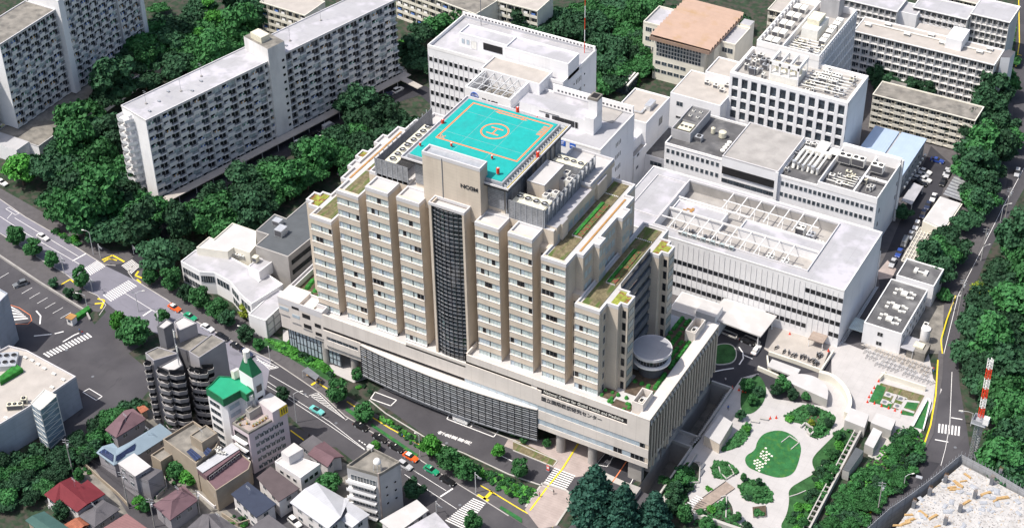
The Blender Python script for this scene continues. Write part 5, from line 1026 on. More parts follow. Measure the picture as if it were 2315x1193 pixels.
t=gallery('staff_apartments','low apartment block with dark weathered flat roof and cream balconies near the blue roof',-8.3,26.2,189.6,199,13,5,9,'concrete_dirty',solid=True,wall='cream',slabm='cream')
block(t,'stair_head',-6,-.6,199,201.5,0,13.1,'cream',roof='concrete_dirty')
gallery('far_apartments','pale blue roofed apartment block beyond the dormitory',-14,5.5,246,256,17,6,9,'apt_roof',solid=True)
gallery('far_apartments','grey apartment block at the top right edge with a blue cloth on a balcony',5.8,19.5,249,262,18,6,7,'apt_roof')
gallery('far_apartments','cream apartment block at the top edge above the laboratory',-60,-46.5,224,236,15,5,5,'beige_roof',solid=True,wall='cream',slabm='cream')
gallery('far_apartments','grey slab block at the top edge right of the laboratory lift house',-38,-18,240,252,17,6,9,'apt_roof')
t=bldg('stair_block','tall blank white stair block between far grey apartment slabs','building',-18.5,-11.5,243,251,16,drop=.3)
gallery('far_apartments','cream apartment block behind the blank white stair block',-12,8,268,278,12,4,6,'beige_roof',solid=True,wall='cream',slabm='cream')
t=thing('workshop','low workshop with two pale blue metal roofs and a dark gutter between','building',(6,168,0))
b=MB();b.box(-2.6,14,155,178,0,8.4,'grey_wall');b.build('wall',t)
b=MB();b.box(-3,5.2,154.6,178.4,8.4,8.9,'blue_roof');b.build('roof',t);b=MB();b.box(6.0,14.4,154.6,178.4,8.5,9.1,'blue_roof');b.build('roof',t)
windows(t,[(14.03,y,4.6)for y in lin(157,176,7)],winmesh(1.3,1.3,'glass','frame',1),'r')
for i,y in enumerate(lin(156.5,177,9)):ac(15,y,3.2,'small white outdoor unit in the row along the workshop side wall',.6,.9,.8,'unit_white',0,group='units along the workshop wall')
def W2(o,s):return lambda u,v,z=0:W(o[0]+u/s,o[1]+v/s,z)
t=bldg('pump_house','low white building with black flat roof and three clusters of pale vents','building',28.3,39.4,81.6,104.5,7.4,roof='dark_roof',drop=.4,pm='white_plain');t2=t
windows(t,[(33.3,81.56,4.3),(33.3,81.56,1.0)],winmesh(1.5,1.3,'glass_dark','frame',1),'f');windows(t,[(39.43,y,z)for z in(4.2,1.2)for y in lin(84,102,7)],winmesh(.9,1.2,'glass','frame',0),'r')
t=bldg('pump_house','small white cube with black roof behind the low black roofed building','building',29.2,40.5,106.2,115.5,7.8,roof='dark_roof',drop=.4,pm='white_plain')
for i,y in enumerate((86.5,92.5,99.5)):
 q=thing('vent_cluster','cluster of low white vents around a square hatch, %s of three on the black roof'%('nearest','middle','farthest')[i],'vent',(34,y,7));b=MB();b.box(-.9,.9,-.9,.9,0,.7,'unit_white');b.build('hatch',q,False)
 for dx,dy in((-2.6,.9),(-1.5,1.4),(1.6,1.3),(2.7,.8),(-2.5,-1),(1.5,-1.3),(2.6,-1)):b=MB();b.box(dx-.5,dx+.5,dy-.3,dy+.3,0,.5,'unit_white');b.build('vent',q,False)
q=thing('vent_cluster','white twin roof vents on the farther small black roof','vent',(35,111,7.4));b=MB();b.box(-2,-1,-1,1,0,.8,'unit_white');b.box(1,2,-1,1,0,.8,'unit_white');b.build('vent',q,False);b=MB();b.box(-1,1,-.2,.2,.2,.5,'unit_white');b.build('pipe',q,False)
p=W(2089,773,0);q=thing('storage_tank','upright white cylindrical tank beside the low black roofed building','tank',(p.x,p.y,0));b=MB();b.cyl(0,0,.3,5.2,1.35,'white_plain',n=24);b.cyl(0,0,5.2,5.6,1.35,'white_plain',r1=.6,n=24);b.build('tank',q,False);b=MB();b.cyl(0,0,0,.3,1.5,'concrete',n=16);b.build('plinth',q,False)
q=thing('storage_shed','small dark shed with a pale square roof hatch beside the white tank','shed',tuple(W(2075,800)));b=MB();b.box(-2.6,2.6,-2.6,2.6,0,3,'concrete_dirty');b.build('wall',q,False);b=MB();b.box(-1.4,1.4,-1.2,1.2,3,3.5,'unit_cream');b.build('hatch',q,False)
q=thing('lean_to_canopy','pale blue lean to canopy right of the black roofed building','canopy',(41.5,84,0));b=MB();b.box(39.6,43.4,81,87,3,3.15,'apt_roof');b.build('roof',q);b=MB();b.cyl(43.2,81.3,0,3,.1,'frame',n=6);b.build('post',q)
q=thing('lean_to_canopy','pale green canopy left of the black roofed building','canopy',(26,83.5,0));b=MB();b.box(24,28.2,82,87.5,3.2,3.35,'curtain');b.build('roof',q);b=MB();b.cyl(24.2,82.3,0,3.2,.1,'frame',n=6);b.build('post',q)
ac(42.5,95,0,'white outdoor unit on the dark yard right of the black roofed building',1.4,2,2.6);
q=thing('flat_roof_garage','garage with plain pale cream flat roof beside the tree lined lane','garage',tuple(W(2130,490)));P=[W(2090,497,4),W(2128,444,4),W(2173,459,4),W(2134,517,4)];b=MB();b.prism([(p.x,p.y)for p in P],3.7,4,'roof_white');b.build('roof',q);b=MB();b.prism([tuple(v)for v in inset([(p.x,p.y)for p in P],.4)],0,3.7,'cream')if True else None;b.build('wall',q)
q=thing('bicycle_shelter','long shelter roofed in ribbed silver sheets under the trees by the lane','shelter',tuple(W(2170,410)));P=[W(2133,438,3),W(2175,370,3),W(2208,383,3),W(2180,455,3)];b=MB();b.prism([(p.x,p.y)for p in P],2.8,3,'louvre');b.build('roof',q)
for i in range(12):a=P[0].lerp(P[1],i/11);c_=P[3].lerp(P[2],i/11);b=MB();b.bar((a.x,a.y,3.06),(c_.x,c_.y,3.06),.22,'duct');b.build('rib',q)
q=thing('carport','grey flat carport roof beside the parked cars behind the long building','carport',tuple(W(2065,450)));P=[W(2038,452,3),W(2066,412,3),W(2087,421,3),W(2062,462,3)];b=MB();b.prism([(p.x,p.y)for p in P],2.8,3,'apt_roof');b.build('roof',q)
for p in P:b=MB();b.cyl(p.x,p.y,0,2.8,.12,'frame',n=6);b.build('post',q)
q=thing('greenhouse','small greenhouse with white ribbed roof on the green slope left of the hall','greenhouse',tuple(W(1410,190)));P=[W(1377,180,4),W(1400,156,4),W(1443,165,4),W(1419,192,4)];b=MB();b.prism([(p.x,p.y)for p in P],0,3.4,'glass');b.build('wall',q);b=MB();b.prism([(p.x,p.y)for p in P],3.4,3.6,'recess');b.build('roof',q)
for i in range(7):a=P[0].lerp(P[3],i/6);c_=P[1].lerp(P[2],i/6);b=MB();b.bar((a.x,a.y,3.8),(c_.x,c_.y,3.8),.42,'unit_white');b.build('rib',q)
q=bldg('utility_building','low building with plain white roof beside two square cooling units','building',-75,-68.5,152,158,4.5,roof='roof_white',drop=.1)
for i in range(2):ac(-76.5+4.2*i,162,3,'cream square cooling unit, %s of two beside the greenhouse'%('left','right')[i],2.6,2.6,2.6,'unit_cream',1,name='cooling_unit')
q=bldg('utility_building','low dark roofed outbuilding between greenhouse and brown roofed annex','building',-81,-64.8,158,169,3,roof='concrete_dirty',drop=.4)
q=bldg('covered_walkway','long low walkway roof along the green slope behind the research building','walkway',-88,-75,146.5,150,4,roof='beige_roof',drop=.3)
def slab(name,label,C0,ang,L,D_,z0,z1,bays,nfl,col_seam=4,D2=.9,seed=1,roofm='apt_roof',group=None,laundry=.35):
 """slab block in its own frame: local +y runs along the facade, local +x is the side with balconies"""
 t=thing(name,label,'apartment block',(C0[0],C0[1],z0),ang,group)
 H_=z1-z0;fh=(H_-.8)/nfl;bw=L/bays;rn=random.Random(seed)
 b=MB();b.box(-D_,-D2,0,L,0,H_-.3,'apt_wall');b.build('wall',t,False)
 b=MB();b.box(-D_-.03,0,-.04,.25,0,H_-.3,'white_wall');b.build('end_wall',t,False)
 b=MB();b.box(-D_-.2,.15,-.15,L+.15,H_-.3,H_,'apt_wall',top=roofm);b.ring([(-D_-.2,-.15),(.15,-.15),(.15,L+.15),(-D_-.2,L+.15)],.3,H_-.1,H_+.35,'coping');b.build('roof',t,False)
 w1s=[]
 for pa,pb2 in(('glass_dark','glass'),('glass','curtain'),('curtain','glass_dark'),('glass_dark','glass_dark')):
  w1=MB();w1 .poly([(bw*.04,-.03,0),(bw*.48,-.03,0),(bw*.48,-.03,fh-.8),(bw*.04,-.03,fh-.8)],pa);w1 .poly([(-bw*.34,-.03,1.1),(-bw*.06,-.03,1.1),(-bw*.06,-.03,fh-.8),(-bw*.34,-.03,fh-.8)],pb2);w1 .box(bw*.25,bw*.27,-.07,-.02,0,fh-.8,'frame');w1s.append(w1 .mesh('window'))
 vs=[]
 for v in range(6):
  b2=MB();b2 .box(-bw/2,bw/2,-D2,0,-.16,0,'apt_wall');b2 .box(-bw/2,bw*.04,-D2-.04,-D2+.1,-.25,1.1,'apt_wall')
  b2 .box(bw*.06,bw*.46,-D2-.02,-D2+.03,1.0,1.06,'frame_dark');b2 .box(bw*.06,bw*.46,-D2-.25,-D2+.1,-.25,-.1,'apt_wall')
  for k in range(9):x=bw*.06+bw*.4*k/8;b2 .box(x-.02,x+.02,-D2,-D2+.03,0,1,'frame_dark')
  pass
  if v>1:
   m_=['cloth_blue','cloth_white','cloth_tan','cloth_green'][v-2]
   for k in range(3):x=-bw*.3+k*.55;b2 .box(x,x+.4,-D2+.2,-D2+.24,.75,1.65+.15*(k%2),m_ if k!=1 else 'cloth_white')
  vs.append(b2 .mesh('balcony'))
 ws=[];bs=[]
 for k in range(nfl):
  z=H_-.55-fh*(k+1)+.15
  for i in range(bays):
   y=bw*(i+.5);ws.append((rn.choice(w1s+[w1s[0],w1s[0]]),(-D2,y,z)));v=rn.choice((0,1))if rn.random()>laundry else rn.randrange(2,6);bs.append((vs[v],(-D2,y,z)))
 for nm,lst in(('window',ws),('balcony',bs)):
  for me,loc in lst[:100]:inst(me,nm,t,loc,math.pi/2)
  if len(lst)>100:REST.setdefault((t.name,nm),[]).extend([(me,Vector(loc),math.pi/2)for me,loc in lst[100:]])
 if col_seam:
  b=MB()
  for i in range(col_seam,bays,col_seam):b.box(-D2,.06,bw*i-.1,bw*i+.1,0,H_-.3,'apt_wall')
  b.build('facade_seam',t,False)
 return t
import mathutils
A0=W(330,273,31.5);A1=W(886,4,31.5);ang=math.atan2(-(A1 .x-A0 .x),A1 .y-A0 .y);LL=(A1-A0).length+2
t=slab('apartment_slab','long eleven storey apartment slab with pale roof, stair tower and rows of balconies',A0,ang,LL,12.6,0,31.5,18,11,2,seed=4)
b=MB();y=LL*.46;b.box(-11.5,.7,y,y+7.0,0,36.5,'apt_wall',top='concrete_dirty');b.build('stair_tower',t,False);b=MB();b.box(-9,-3.5,y+1,y+4.4,36.5,38.6,'unit_cream');b.build('tower_tank',t,False)
b=MB()
for k in range(11):b.box(.68,.74,y+5.2,y+6.2,2+2.75*k,2.9+2.75*k,'glass_dark')
b.build('stair_window',t,False)
for k in range(10):
 b=MB();z=28.6-2.75*k;pts=[(-12.4,-.15),(-12.2,-2.6),(-10.5,-3.4),(-8.8,-2.6),(-7.4,-2.9),(-6.4,-.15)]
 b.prism(pts,z-.15,z,'apt_wall')
 for p,q in zip(pts,pts[1:]):d=Vector((q[0]-p[0],q[1]-p[1],0)).normalized();n_=Vector((d.y,-d.x,0))*.06;b.poly([(p[0],p[1],z),(q[0],q[1],z),(q[0],q[1],z+1.1),(p[0],p[1],z+1.1)],'white_wall');b.poly([(p[0]+n_.x,p[1]+n_.y,z),(q[0]+n_.x,q[1]+n_.y,z),(q[0]+n_.x,q[1]+n_.y,z+1.1),(p[0]+n_.x,p[1]+n_.y,z+1.1)],'white_wall')
 b.build('stair_landing',t,False)
b=MB();b.box(-9.2,-7.6,-1.2,.0,0,30.5,'white_wall');b.build('stair_core',t,False)
for i,(x,y)in enumerate(((-8,6),(-6,18),(-8.5,28),(-5,62),(-8,78))):
 p=A0+mathutils.Matrix.Rotation(ang,3,'Z')@Vector((x,y,0));q=thing('tv_aerial','thin television aerial, number %s from the near end of the long slab roof'%('one','two','three','four','five')[i],'aerial',tuple(p));b=MB();b.cyl(0,0,0,.4,.4,'concrete',n=8);b.build('base',q,False);b=MB();b.bar((0,0,.3),(0,0,5),.05,'steel_dark');b.build('mast',q,False);b=MB();b.bar((-.7,0,4.6),(.7,0,4.6),.04,'steel');b.bar((-.5,0,4),(.5,0,4),.04,'steel');b.build('dipole',q,False)
for i in range(7):
 p=A0+mathutils.Matrix.Rotation(ang,3,'Z')@Vector((-3.5-(i%3)*2.6,4+i*5.5+(22 if i>4 else 0),0));ac(p.x,p.y,31.5,'small grey vent on the pale roof of the long slab',.9,.6,.5,'steel',0,group='vents on the slab roof',name='roof_vent',cat='vent')
q=thing('walkway_canopy','long low canopy along the foot of the long apartment slab','canopy',(A0 .x,A0 .y,0),ang);b=MB();b.box(1.2,4.4,-3,LL+1,2.9,3.15,'beige_roof');b.box(4.4,13,LL-4,LL-1.5,2.9,3.15,'beige_roof');b.build('roof',q,False)
for k in range(16):b=MB();b.box(4.0,4.2,-2+LL*k/15.5,-1.8+LL*k/15.5,0,2.9,'grey_wall');b.build('post',q,False)
t=bldg('slab_podium','broad low podium with dark roof under the apartment slabs at the top left','building',-262,-243,43,118,5,roof='concrete_dirty',drop=.35,pm='grey_wall')
block(t,'porch',-262,-247,37,43,0,5.6,'white_wall',roof='grey_wall')
slab('apartment_slab','apartment slab with dark roof at the left edge of the top left podium',(-256.3,48.0),0.0,26.5,13,5,37,6,11,0,seed=8,roofm='concrete_dirty',laundry=.5)
t=slab('apartment_slab','middle apartment slab of the top left podium, with pale end pier and balconies',(-255.0,77.2),0.0,24.5,13,5,39,6,12,0,seed=9,laundry=.5);b=MB();b.box(-13,.8,-2.6,0,0,36,'white_wall');b.build('end_pier',t,False)
t=slab('apartment_slab','farther apartment slab of the top left podium, beyond a narrow gap',(-256.2,104.2),0.0,10.5,13,5,39,3,12,0,seed=10,laundry=.5);b=MB();b.box(-13,.5,10.5,12.5,0,34,'white_wall');b.build('end_pier',t,False)
b=MB();b.box(-13,-.5,-2.2,-.1,0,34,'grey_wall');b.build('end_pier',t,False)
t=slab('apartment_slab','dark shaded apartment slab at the left frame edge beside a tall blank end wall',(-262,31),0.0,15.5,10,0,27,5,9,0,seed=11)
def slab_px(name,label,p0,p1,z1,D_,bays,nfl,flip=False,**k):
 a,c=W(*p0,z1),W(*p1,z1);v=c-a;an=math.atan2(v.y,v.x)
 t=gallery_local(name,label,a,an,v.length,D_,z1,nfl,bays,**k);return t
def gallery_local(name,label,a,an,L,D_,z1,nfl,bays,roof='beige_roof',wall='cream',group=None,seed=3):
 t=thing(name,label,'apartment block',(a.x,a.y,0),an,group);fh=(z1-.6)/nfl;bw=L/bays;d2=1.2;rn=random.Random(seed)
 b=MB();b.box(0,L,d2,D_,0,z1-.25,wall);b.build('wall',t,False)
 b=MB();b.box(-.1,L+.1,0,D_+.1,z1-.25,z1,wall,top=roof);b.ring([(-.1,-.1),(L+.1,-.1),(L+.1,D_+.1),(-.1,D_+.1)],.25,z1-.1,z1+.3,wall);b.build('roof',t,False)
 wm=MB();wm.poly([(-bw*.4,-.03,0),(bw*.4,-.03,0),(bw*.4,-.03,fh-.7),(-bw*.4,-.03,fh-.7)],'glass');wm.box(-.04,.04,-.06,-.02,0,fh-.7,'frame');wm=wm.mesh('window')
 bm_=[]
 for v in range(4):
  q=MB();q.box(-bw*.45,bw*.45,-d2,0,-.15,0,wall);q.box(-bw*.45,bw*.45,-d2,-d2+.08,0,1.0,wall);q.box(-bw*.5,-bw*.44,-d2,0,-.2,fh-.2,wall)
  if v>1:q.box(-bw*.3,bw*.2,-d2+.2,-d2+.25,.8,1.7,'cloth_blue' if v==2 else 'cloth_white')
  bm_.append(q.mesh('balcony'))
 for k in range(nfl):
  for i in range(bays):
   loc=(bw*(i+.5),d2,z1-.45-fh*(k+1)+.1)
   if(k*bays+i)<100:inst(wm,'window',t,loc);inst(rn.choice(bm_),'balcony',t,loc)
 windows_e=[(L+.03,D_*.35),(L+.03,D_*.7)]
 b=MB();b.box(L-.15,L,0,d2,0,z1-.3,wall);b.build('end_wall',t,False)
 return t
slab_px('cream_apartments','cream apartment block beyond the long slab, left of the research building',(893,-35),(1076,33),14,14,12,5,roof='concrete_dirty')
slab_px('cream_apartments','cream apartment block at the top edge behind the long slab roof',(588,5),(690,36),14,12,7,5)
slab_px('cream_apartments','cream apartment block at the top edge right of the tall mast',(1076,-10),(1215,26),14,12,8,5)
def ps(pts,z,o=(0,0),s=1.0):return[W(o[0]+u/s,o[1]+v/s,z)for u,v in pts]
V_=((400,440),3.978)
def polyb(name,label,cat,P,z1,wall,roof,par=.5,z0=0,pm=None,pw=.25,group=None):
 c=sum((p for p in P),Vector())/len(P);t=thing(name,label,cat,(c.x,c.y,0),0,group);Q=[(p.x,p.y)for p in P]
 b=MB();b.prism(Q,z0,z1-par,wall);b.build('wall',t);b=MB();b.prism(inset_ccw(Q,pw),z1-par,z1-par+.06,roof);b.build('roof',t)
 if par>.1:b=MB();b.ring(Q,pw,z1-par-.02,z1,pm or wall);b.build('parapet',t)
 return t
def inset_ccw(Q,w_):
 a=sum(Q[i][0]*Q[(i+1)%len(Q)][1]-Q[(i+1)%len(Q)][0]*Q[i][1]for i in range(len(Q)));return inset(Q if a>0 else Q[::-1],w_)
def addpoly(t,name,P,z0,z1,wall,roof=None,par=0.0):
 Q=[(p.x,p.y)for p in P];b=MB();b.prism(Q,z0,z1-par,wall,top=roof)
 if par:b.ring(Q,.22,z1-par-.02,z1,wall)
 return b.build(name,t)
def edge_win(t,a,b_,zs,n,me,name='window',off=.05,m0=.12):
 """windows spread along the wall from a to b_ (seen from outside a is on the left)"""
 a=Vector((a[0],a[1],0));b_=Vector((b_[0],b_[1],0));d=(b_-a);an=math.atan2(d.y,d.x);nn=Vector((d.y,-d.x,0)).normalized()*off
 windows(t,[tuple(a+d*(m0+(1-2*m0)*(i+.5)/n)+nn+Vector((0,0,z)))for z in zs for i in range(n)],me,name=name,rz=an)
o,s=V_
P=ps([(35,595),(170,490),(305,520),(365,470),(400,510),(640,640),(740,770),(820,710),(955,800),(670,980),(560,880),(480,780),(340,700),(205,690)],8,o,s)
t=polyb('clinic_annex','two storey white annex with a curved front and plain flat roof beside the street trees','building',P,8,'white_wall','apt_roof',par=.4)
edge_win(t,P[0],P[13],(4.3,1.0),5,winmesh(1.9,1.9,'glass','frame',1));edge_win(t,P[13],P[12],(4.3,),5,winmesh(1.3,2.3,'glass','frame',0));edge_win(t,P[12],P[11],(4.3,),4,winmesh(1.3,2.3,'glass','frame',0));edge_win(t,P[11],P[10],(4.3,1),3,winmesh(1.3,2.3,'glass','frame',0));edge_win(t,P[10],P[9],(4.3,1),3,winmesh(1.3,2.3,'glass','frame',0))
addpoly(t,'lift_house',ps([(640,640),(740,560),(870,590),(740,690)],11,o,s),7,11,'white_wall','apt_roof',.3)
P=ps([(175,470),(290,375),(335,395),(500,250),(715,325),(710,455),(655,520),(510,470),(455,510)],10.5,o,s)
t=polyb('clinic_annex','cream flat roofed annex behind the curved white one, with a small sunken terrace','building',P,10.5,'cream','roof_white',par=.4)
ac(*W(579,590,11).xy,11,'cream tank on the lift house of the curved white annex',1.6,1.6,1.8,'unit_cream',0,name='water_tank',cat='tank')
for i in range(4):p=W(515+11*i,571+3*i,8);ac(p.x,p.y,7.7,'white condenser in the short row on the curved annex roof, number %s from the left'%('one','two','three','four')[i],1.4,.7,.9)
P=ps([(705,455),(820,355),(710,320),(880,170),(985,210),(1165,55),(1230,75),(1230,370),(1000,555)],15,o,s)
t=polyb('grey_roof_wing','concrete building with a dark blue grey ribbed flat roof left of the tower','building',P,15,'concrete','grey_roof',par=.25,pm='kerb')
edge_win(t,P[8],P[7],(11.2,7.6,4),6,winmesh(1.9,1.6,'glass_dark','recess',1))
for i,(u,v,h_)in enumerate(((910,262,1.8),(940,350,2.4))):p=W(o[0]+u/s,o[1]+v/s,15);ac(p.x,p.y,14.8,'silver box vent, %s of two on the dark grey ribbed roof'%('farther','nearer')[i],2.6,3.2 if i else 2.2,h_,'duct',0,name='roof_vent',cat='vent')
P=ps([(720,1045),(930,890),(985,1075),(760,1185)],6.5,o,s)
t=bldg('storage_wing','plain white low wing with a rib framed wall between annex and hospital','building',-127.5,-121.5,2.5,16,6.8,drop=.3)
b=MB()
for y in lin(3,15.6,5):b.box(-121.5,-121.3,y-.15,y+.15,0,6.6,'grey_wall')
for z in(2,4.6):b.box(-121.5,-121.35,3,15.6,z,z+.25,'grey_wall')
b.build('wall_frame',t)
K_=((320,680),4.773);o,s=K_;Z_=22.5
t=thing('dark_apartment_tower','dark grey tiled apartment tower with stepped plan and stacked angled balconies','apartment block',tuple(W(420,830,0)))
mat('grey_tile',(.17,.17,.185),.6,.06,.4,extra=stripes(2,.3,.12,.8));mat('grey_tile_pale',(.34,.33,.35),.7,.06,.4)
def kb(name,pts,z0,z1,wall='grey_tile',roof='roof_white',par=.3):return addpoly(t,name,ps(pts,z1,o,s),z0,z1,wall,roof,par)
kb('wing',[(40,555),(175,490),(400,560),(130,640)],0,Z_,'grey_tile_pale','concrete_dirty');kb('wing',[(190,705),(400,590),(450,690),(330,760)],0,Z_,'grey_tile');kb('core',[(165,270),(265,185),(345,230),(240,300)],0,Z_+6,'grey_tile');kb('wing',[(350,220),(450,160),(595,235),(400,320)],0,Z_+3,'grey_tile_pale');kb('wing',[(510,540),(760,350),(905,425),(620,610)],0,Z_+1.5,'grey_tile_pale','concrete_dirty');kb('core',[(150,630),(400,500),(560,560),(760,560),(880,470),(760,380),(430,300),(240,380)],0,Z_-.8,'grey_tile','concrete_dirty')
def bal(cx,cy,an,w_,k0,n,z_top,d=1.3):
 p=W(o[0]+cx/s,o[1]+cy/s,z_top)
 for k in range(n):
  z=z_top-1.2-2.7*(k+k0);b=MB();q=[(-w_/2,0),(-w_/2,-d*.6),(0,-d*1.1),(w_/2,-d*.6),(w_/2,0)]
  R_=Matrix.Rotation(an,3,'Z');pts=[tuple((R_@Vector((x,y,0))+p).xy)for x,y in q]
  b.prism(pts,z-.15,z,'grey_tile_pale')
  for a,c in zip(pts,pts[1:]):b.poly([(a[0],a[1],z-.3),(c[0],c[1],z-.3),(c[0],c[1],z+.95),(a[0],a[1],z+.95)],'grey_tile');b.bar((a[0],a[1],z+.98),(c[0],c[1],z+.98),.07,'kerb')
  g0,g1=pts[0],pts[-1];nx=R_@Vector((0,-.08,0));b.poly([(g0[0]+nx.x,g0[1]+nx.y,z),(g1[0]+nx.x,g1[1]+nx.y,z),(g1[0]+nx.x,g1[1]+nx.y,z+2.1),(g0[0]+nx.x,g0[1]+nx.y,z+2.1)],'glass_dark');b.build('balcony',t)
bal(235,755,-.1,3.8,0,8,Z_);bal(385,765,0.45,4.0,0,8,Z_);bal(575,740,-.1,3.6,0,8,Z_-1);bal(650,745,.25,3.6,0,8,Z_-1,1.5);bal(715,705,.6,3.0,0,8,Z_-1);bal(75,660,0,2.2,0,8,Z_-1)
b=MB();A_,B_=W(o[0]+640/s,o[1]+600/s,Z_),W(o[0]+880/s,o[1]+480/s,Z_)
for zz in(Z_-3.4,):b.poly([(A_.x+.1,A_.y-.1,zz),(B_.x+.1,B_.y-.1,zz),(B_.x+.1,B_.y-.1,zz+1.6),(A_.x+.1,A_.y-.1,zz+1.6)],'glass')
b.build('strip_window',t)
for i,(u,v)in enumerate(((175,180),(355,400),(385,560))):p=W(o[0]+u/s,o[1]+v/s,Z_+4);q=thing('roof_antenna','slim steel antenna pole, %s of three on the dark apartment tower'%('back','middle','front')[i],'antenna',(p.x,p.y,Z_));b=MB();b.cyl(0,0,0,7,.14,'steel',n=6);b.build('pole',q,False);b=MB();b.cyl(.2,0,4.5,6.6,.2,'unit_white',n=8);b.build('panel',q,False)
G_=((460,790),5.682);o,s=G_;Z_=21
mat('green_metal',(.02,.30,.16),.5,.08,.5);mat('green_dark',(.02,.15,.07),.6,.1,1)
t=thing('green_roof_building','narrow white building with green roof deck and green pyramid topped tower','building',tuple(W(560,900,0)))
def gb(name,pts,z0,z1,wall,roof=None,par=0.0):return addpoly(t,name,ps(pts,z1,o,s),z0,z1,wall,roof,par)
gb('wall',[(50,545),(110,470),(200,390),(460,400),(630,540),(550,600),(470,560),(300,665),(215,650)],0,Z_-2.2,'white_wall')
gb('roof_deck',[(30,490),(110,425),(200,330),(470,350),(640,520),(550,575),(470,520),(300,615),(250,640),(190,590)],Z_-2.4,Z_,'green_dark','green_metal',.3)
gb('stair_head',[(350,265),(430,225),(470,240),(390,285)],Z_,Z_+2.6,'cream','roof_white')
P=ps([(455,250),(500,200),(755,285),(628,362)],25,o,s);b=MB();b.prism([(p.x,p.y)for p in P],0,25,'white_wall');b.build('tower',t)
ap=sum((p for p in P),Vector())/4;b=MB()
for i in range(4):a,c=P[i],P[(i+1)%4];q0,q1=a.lerp(ap,.7),c.lerp(ap,.7);b.poly([tuple(a),tuple(c),(q1 .x,q1 .y,30),(q0 .x,q0 .y,30)],'green_dark');b.poly([(q0 .x,q0 .y,30),(q1 .x,q1 .y,30),(ap.x,ap.y,30.02)],'green_dark')
b.build('tower_roof',t);b=MB();b.cyl(ap.x,ap.y,28.5,32,.9,'unit_white',n=12);b.build('tower_tank',t)
edge_win(t,P[3],P[2],(19.5,15.5),1,winmesh(1.7,2.2,'glass_dark','frame',0))
Q=ps([(50,545),(215,650),(300,665),(470,560)],Z_-2.2,o,s);edge_win(t,Q[2],Q[3],[15.4-2.7*k for k in range(6)],2,winmesh(1.5,1.3,'glass_pale','frame',0));edge_win(t,Q[0],Q[1],[15.4-2.7*k for k in range(6)],3,winmesh(1.2,1.4,'glass','frame',0))
t=thing('pink_apartment_building','pale pink six storey building with roof garden and a yellow sign on its corner','apartment block',tuple(W(590,960,0)))
mat('pink_wall',(.60,.52,.55),.8,.04,.3);Z_=14.5
P=ps([(370,935),(700,700),(860,700),(905,850),(580,1065)],Z_,o,s)
P2=ps([(370,935),(760,640),(1075,790),(580,1065)],Z_,o,s)
Q=[(p.x,p.y)for p in P2];b=MB();b.prism(Q,0,Z_-.6,'pink_wall',top='paving_pink');b.build('wall',t);b=MB();b.ring(Q,.5,Z_-.62,Z_,'concrete_dirty');b.build('parapet',t)
addpoly(t,'stair_head',ps([(695,655),(860,545),(1070,690),(885,805)],Z_+2.8,o,s),Z_-.6,Z_+2.8,'pink_wall','roof_white');addpoly(t,'tank_base',ps([(540,765),(620,700),(740,715),(590,810)],Z_+2,o,s),Z_-.6,Z_+2,'concrete','concrete_dirty',.3)
a,c=P2[3],P2[2];edge_win(t,a,c,[11.0-2.55*k for k in range(5)],6,winmesh(1.1,1.2,'glass','frame',1));edge_win(t,a,c,[11.9-2.55*k for k in range(5)],5,winmesh(.45,.6,'glass_dark','frame',0),m0=.17)
L_,R_2=P2[0],P2[3]
for k in range(5):
 b=MB();z=10.6-2.55*k;d=(R_2-L_);n_=Vector((d.y,-d.x,0)).normalized();aa,cc=L_+d*.08,L_+d*.9;q=[aa,cc,cc+n_*1.3,aa+n_*1.3]
 b.prism([(p.x,p.y)for p in q],z-.15,z,'white_plain');b.poly([(q[3].x,q[3].y,z),(q[2].x,q[2].y,z),(q[2].x,q[2].y,z+1),(q[3].x,q[3].y,z+1)],'white_plain');b.poly([(aa.x+n_.x*.05,aa.y+n_.y*.05,z),(cc.x+n_.x*.05,cc.y+n_.y*.05,z),(cc.x+n_.x*.05,cc.y+n_.y*.05,z+2),(aa.x+n_.x*.05,aa.y+n_.y*.05,z+2)],'glass_dark');b.build('balcony',t)
S4=ps([(885,805),(1070,690)],Z_+2.8,o,s);d=(S4[1]-S4[0]).normalized();n_=Vector((d.y,-d.x,0));a,c=S4[0].lerp(S4[1],.45)+n_*.15,S4[1]+n_*.15;b=MB();b.poly([(a.x,a.y,Z_-.1),(c.x,c.y,Z_-.1),(c.x,c.y,Z_+2.7),(a.x,a.y,Z_+2.7)],'yellow')
for k in range(3):p=a.lerp(c,.2+.28*k)+n_*.02;q_=a.lerp(c,.34+.28*k)+n_*.02;b.poly([(p.x,p.y,Z_+.4),(q_.x,q_.y,Z_+.4),(q_.x,q_.y,Z_+2.2),(p.x,p.y,Z_+2.2)],'frame_dark')
b.build('sign_board',t)
p=W(o[0]+595/s,o[1]+600/s,Z_+4.5);q=thing('water_tank','small white round water tank on a steel frame on the pink building roof','tank',(p.x,p.y,Z_+2));b=MB();b.cyl(0,0,1.8,3.4,.95,'unit_white',n=14);b.cyl(0,0,3.4,3.7,1.1,'unit_white',r1=.3,n=14);b.build('tank',q,False)
for dx,dy in((-.8,-.8),(.8,-.8),(.8,.8),(-.8,.8)):b=MB();b.bar((dx*1.3,dy*1.3,0),(dx,dy,1.8),.08,'steel');b.build('leg',q,False)
gm=MB();rn=random.Random(3)
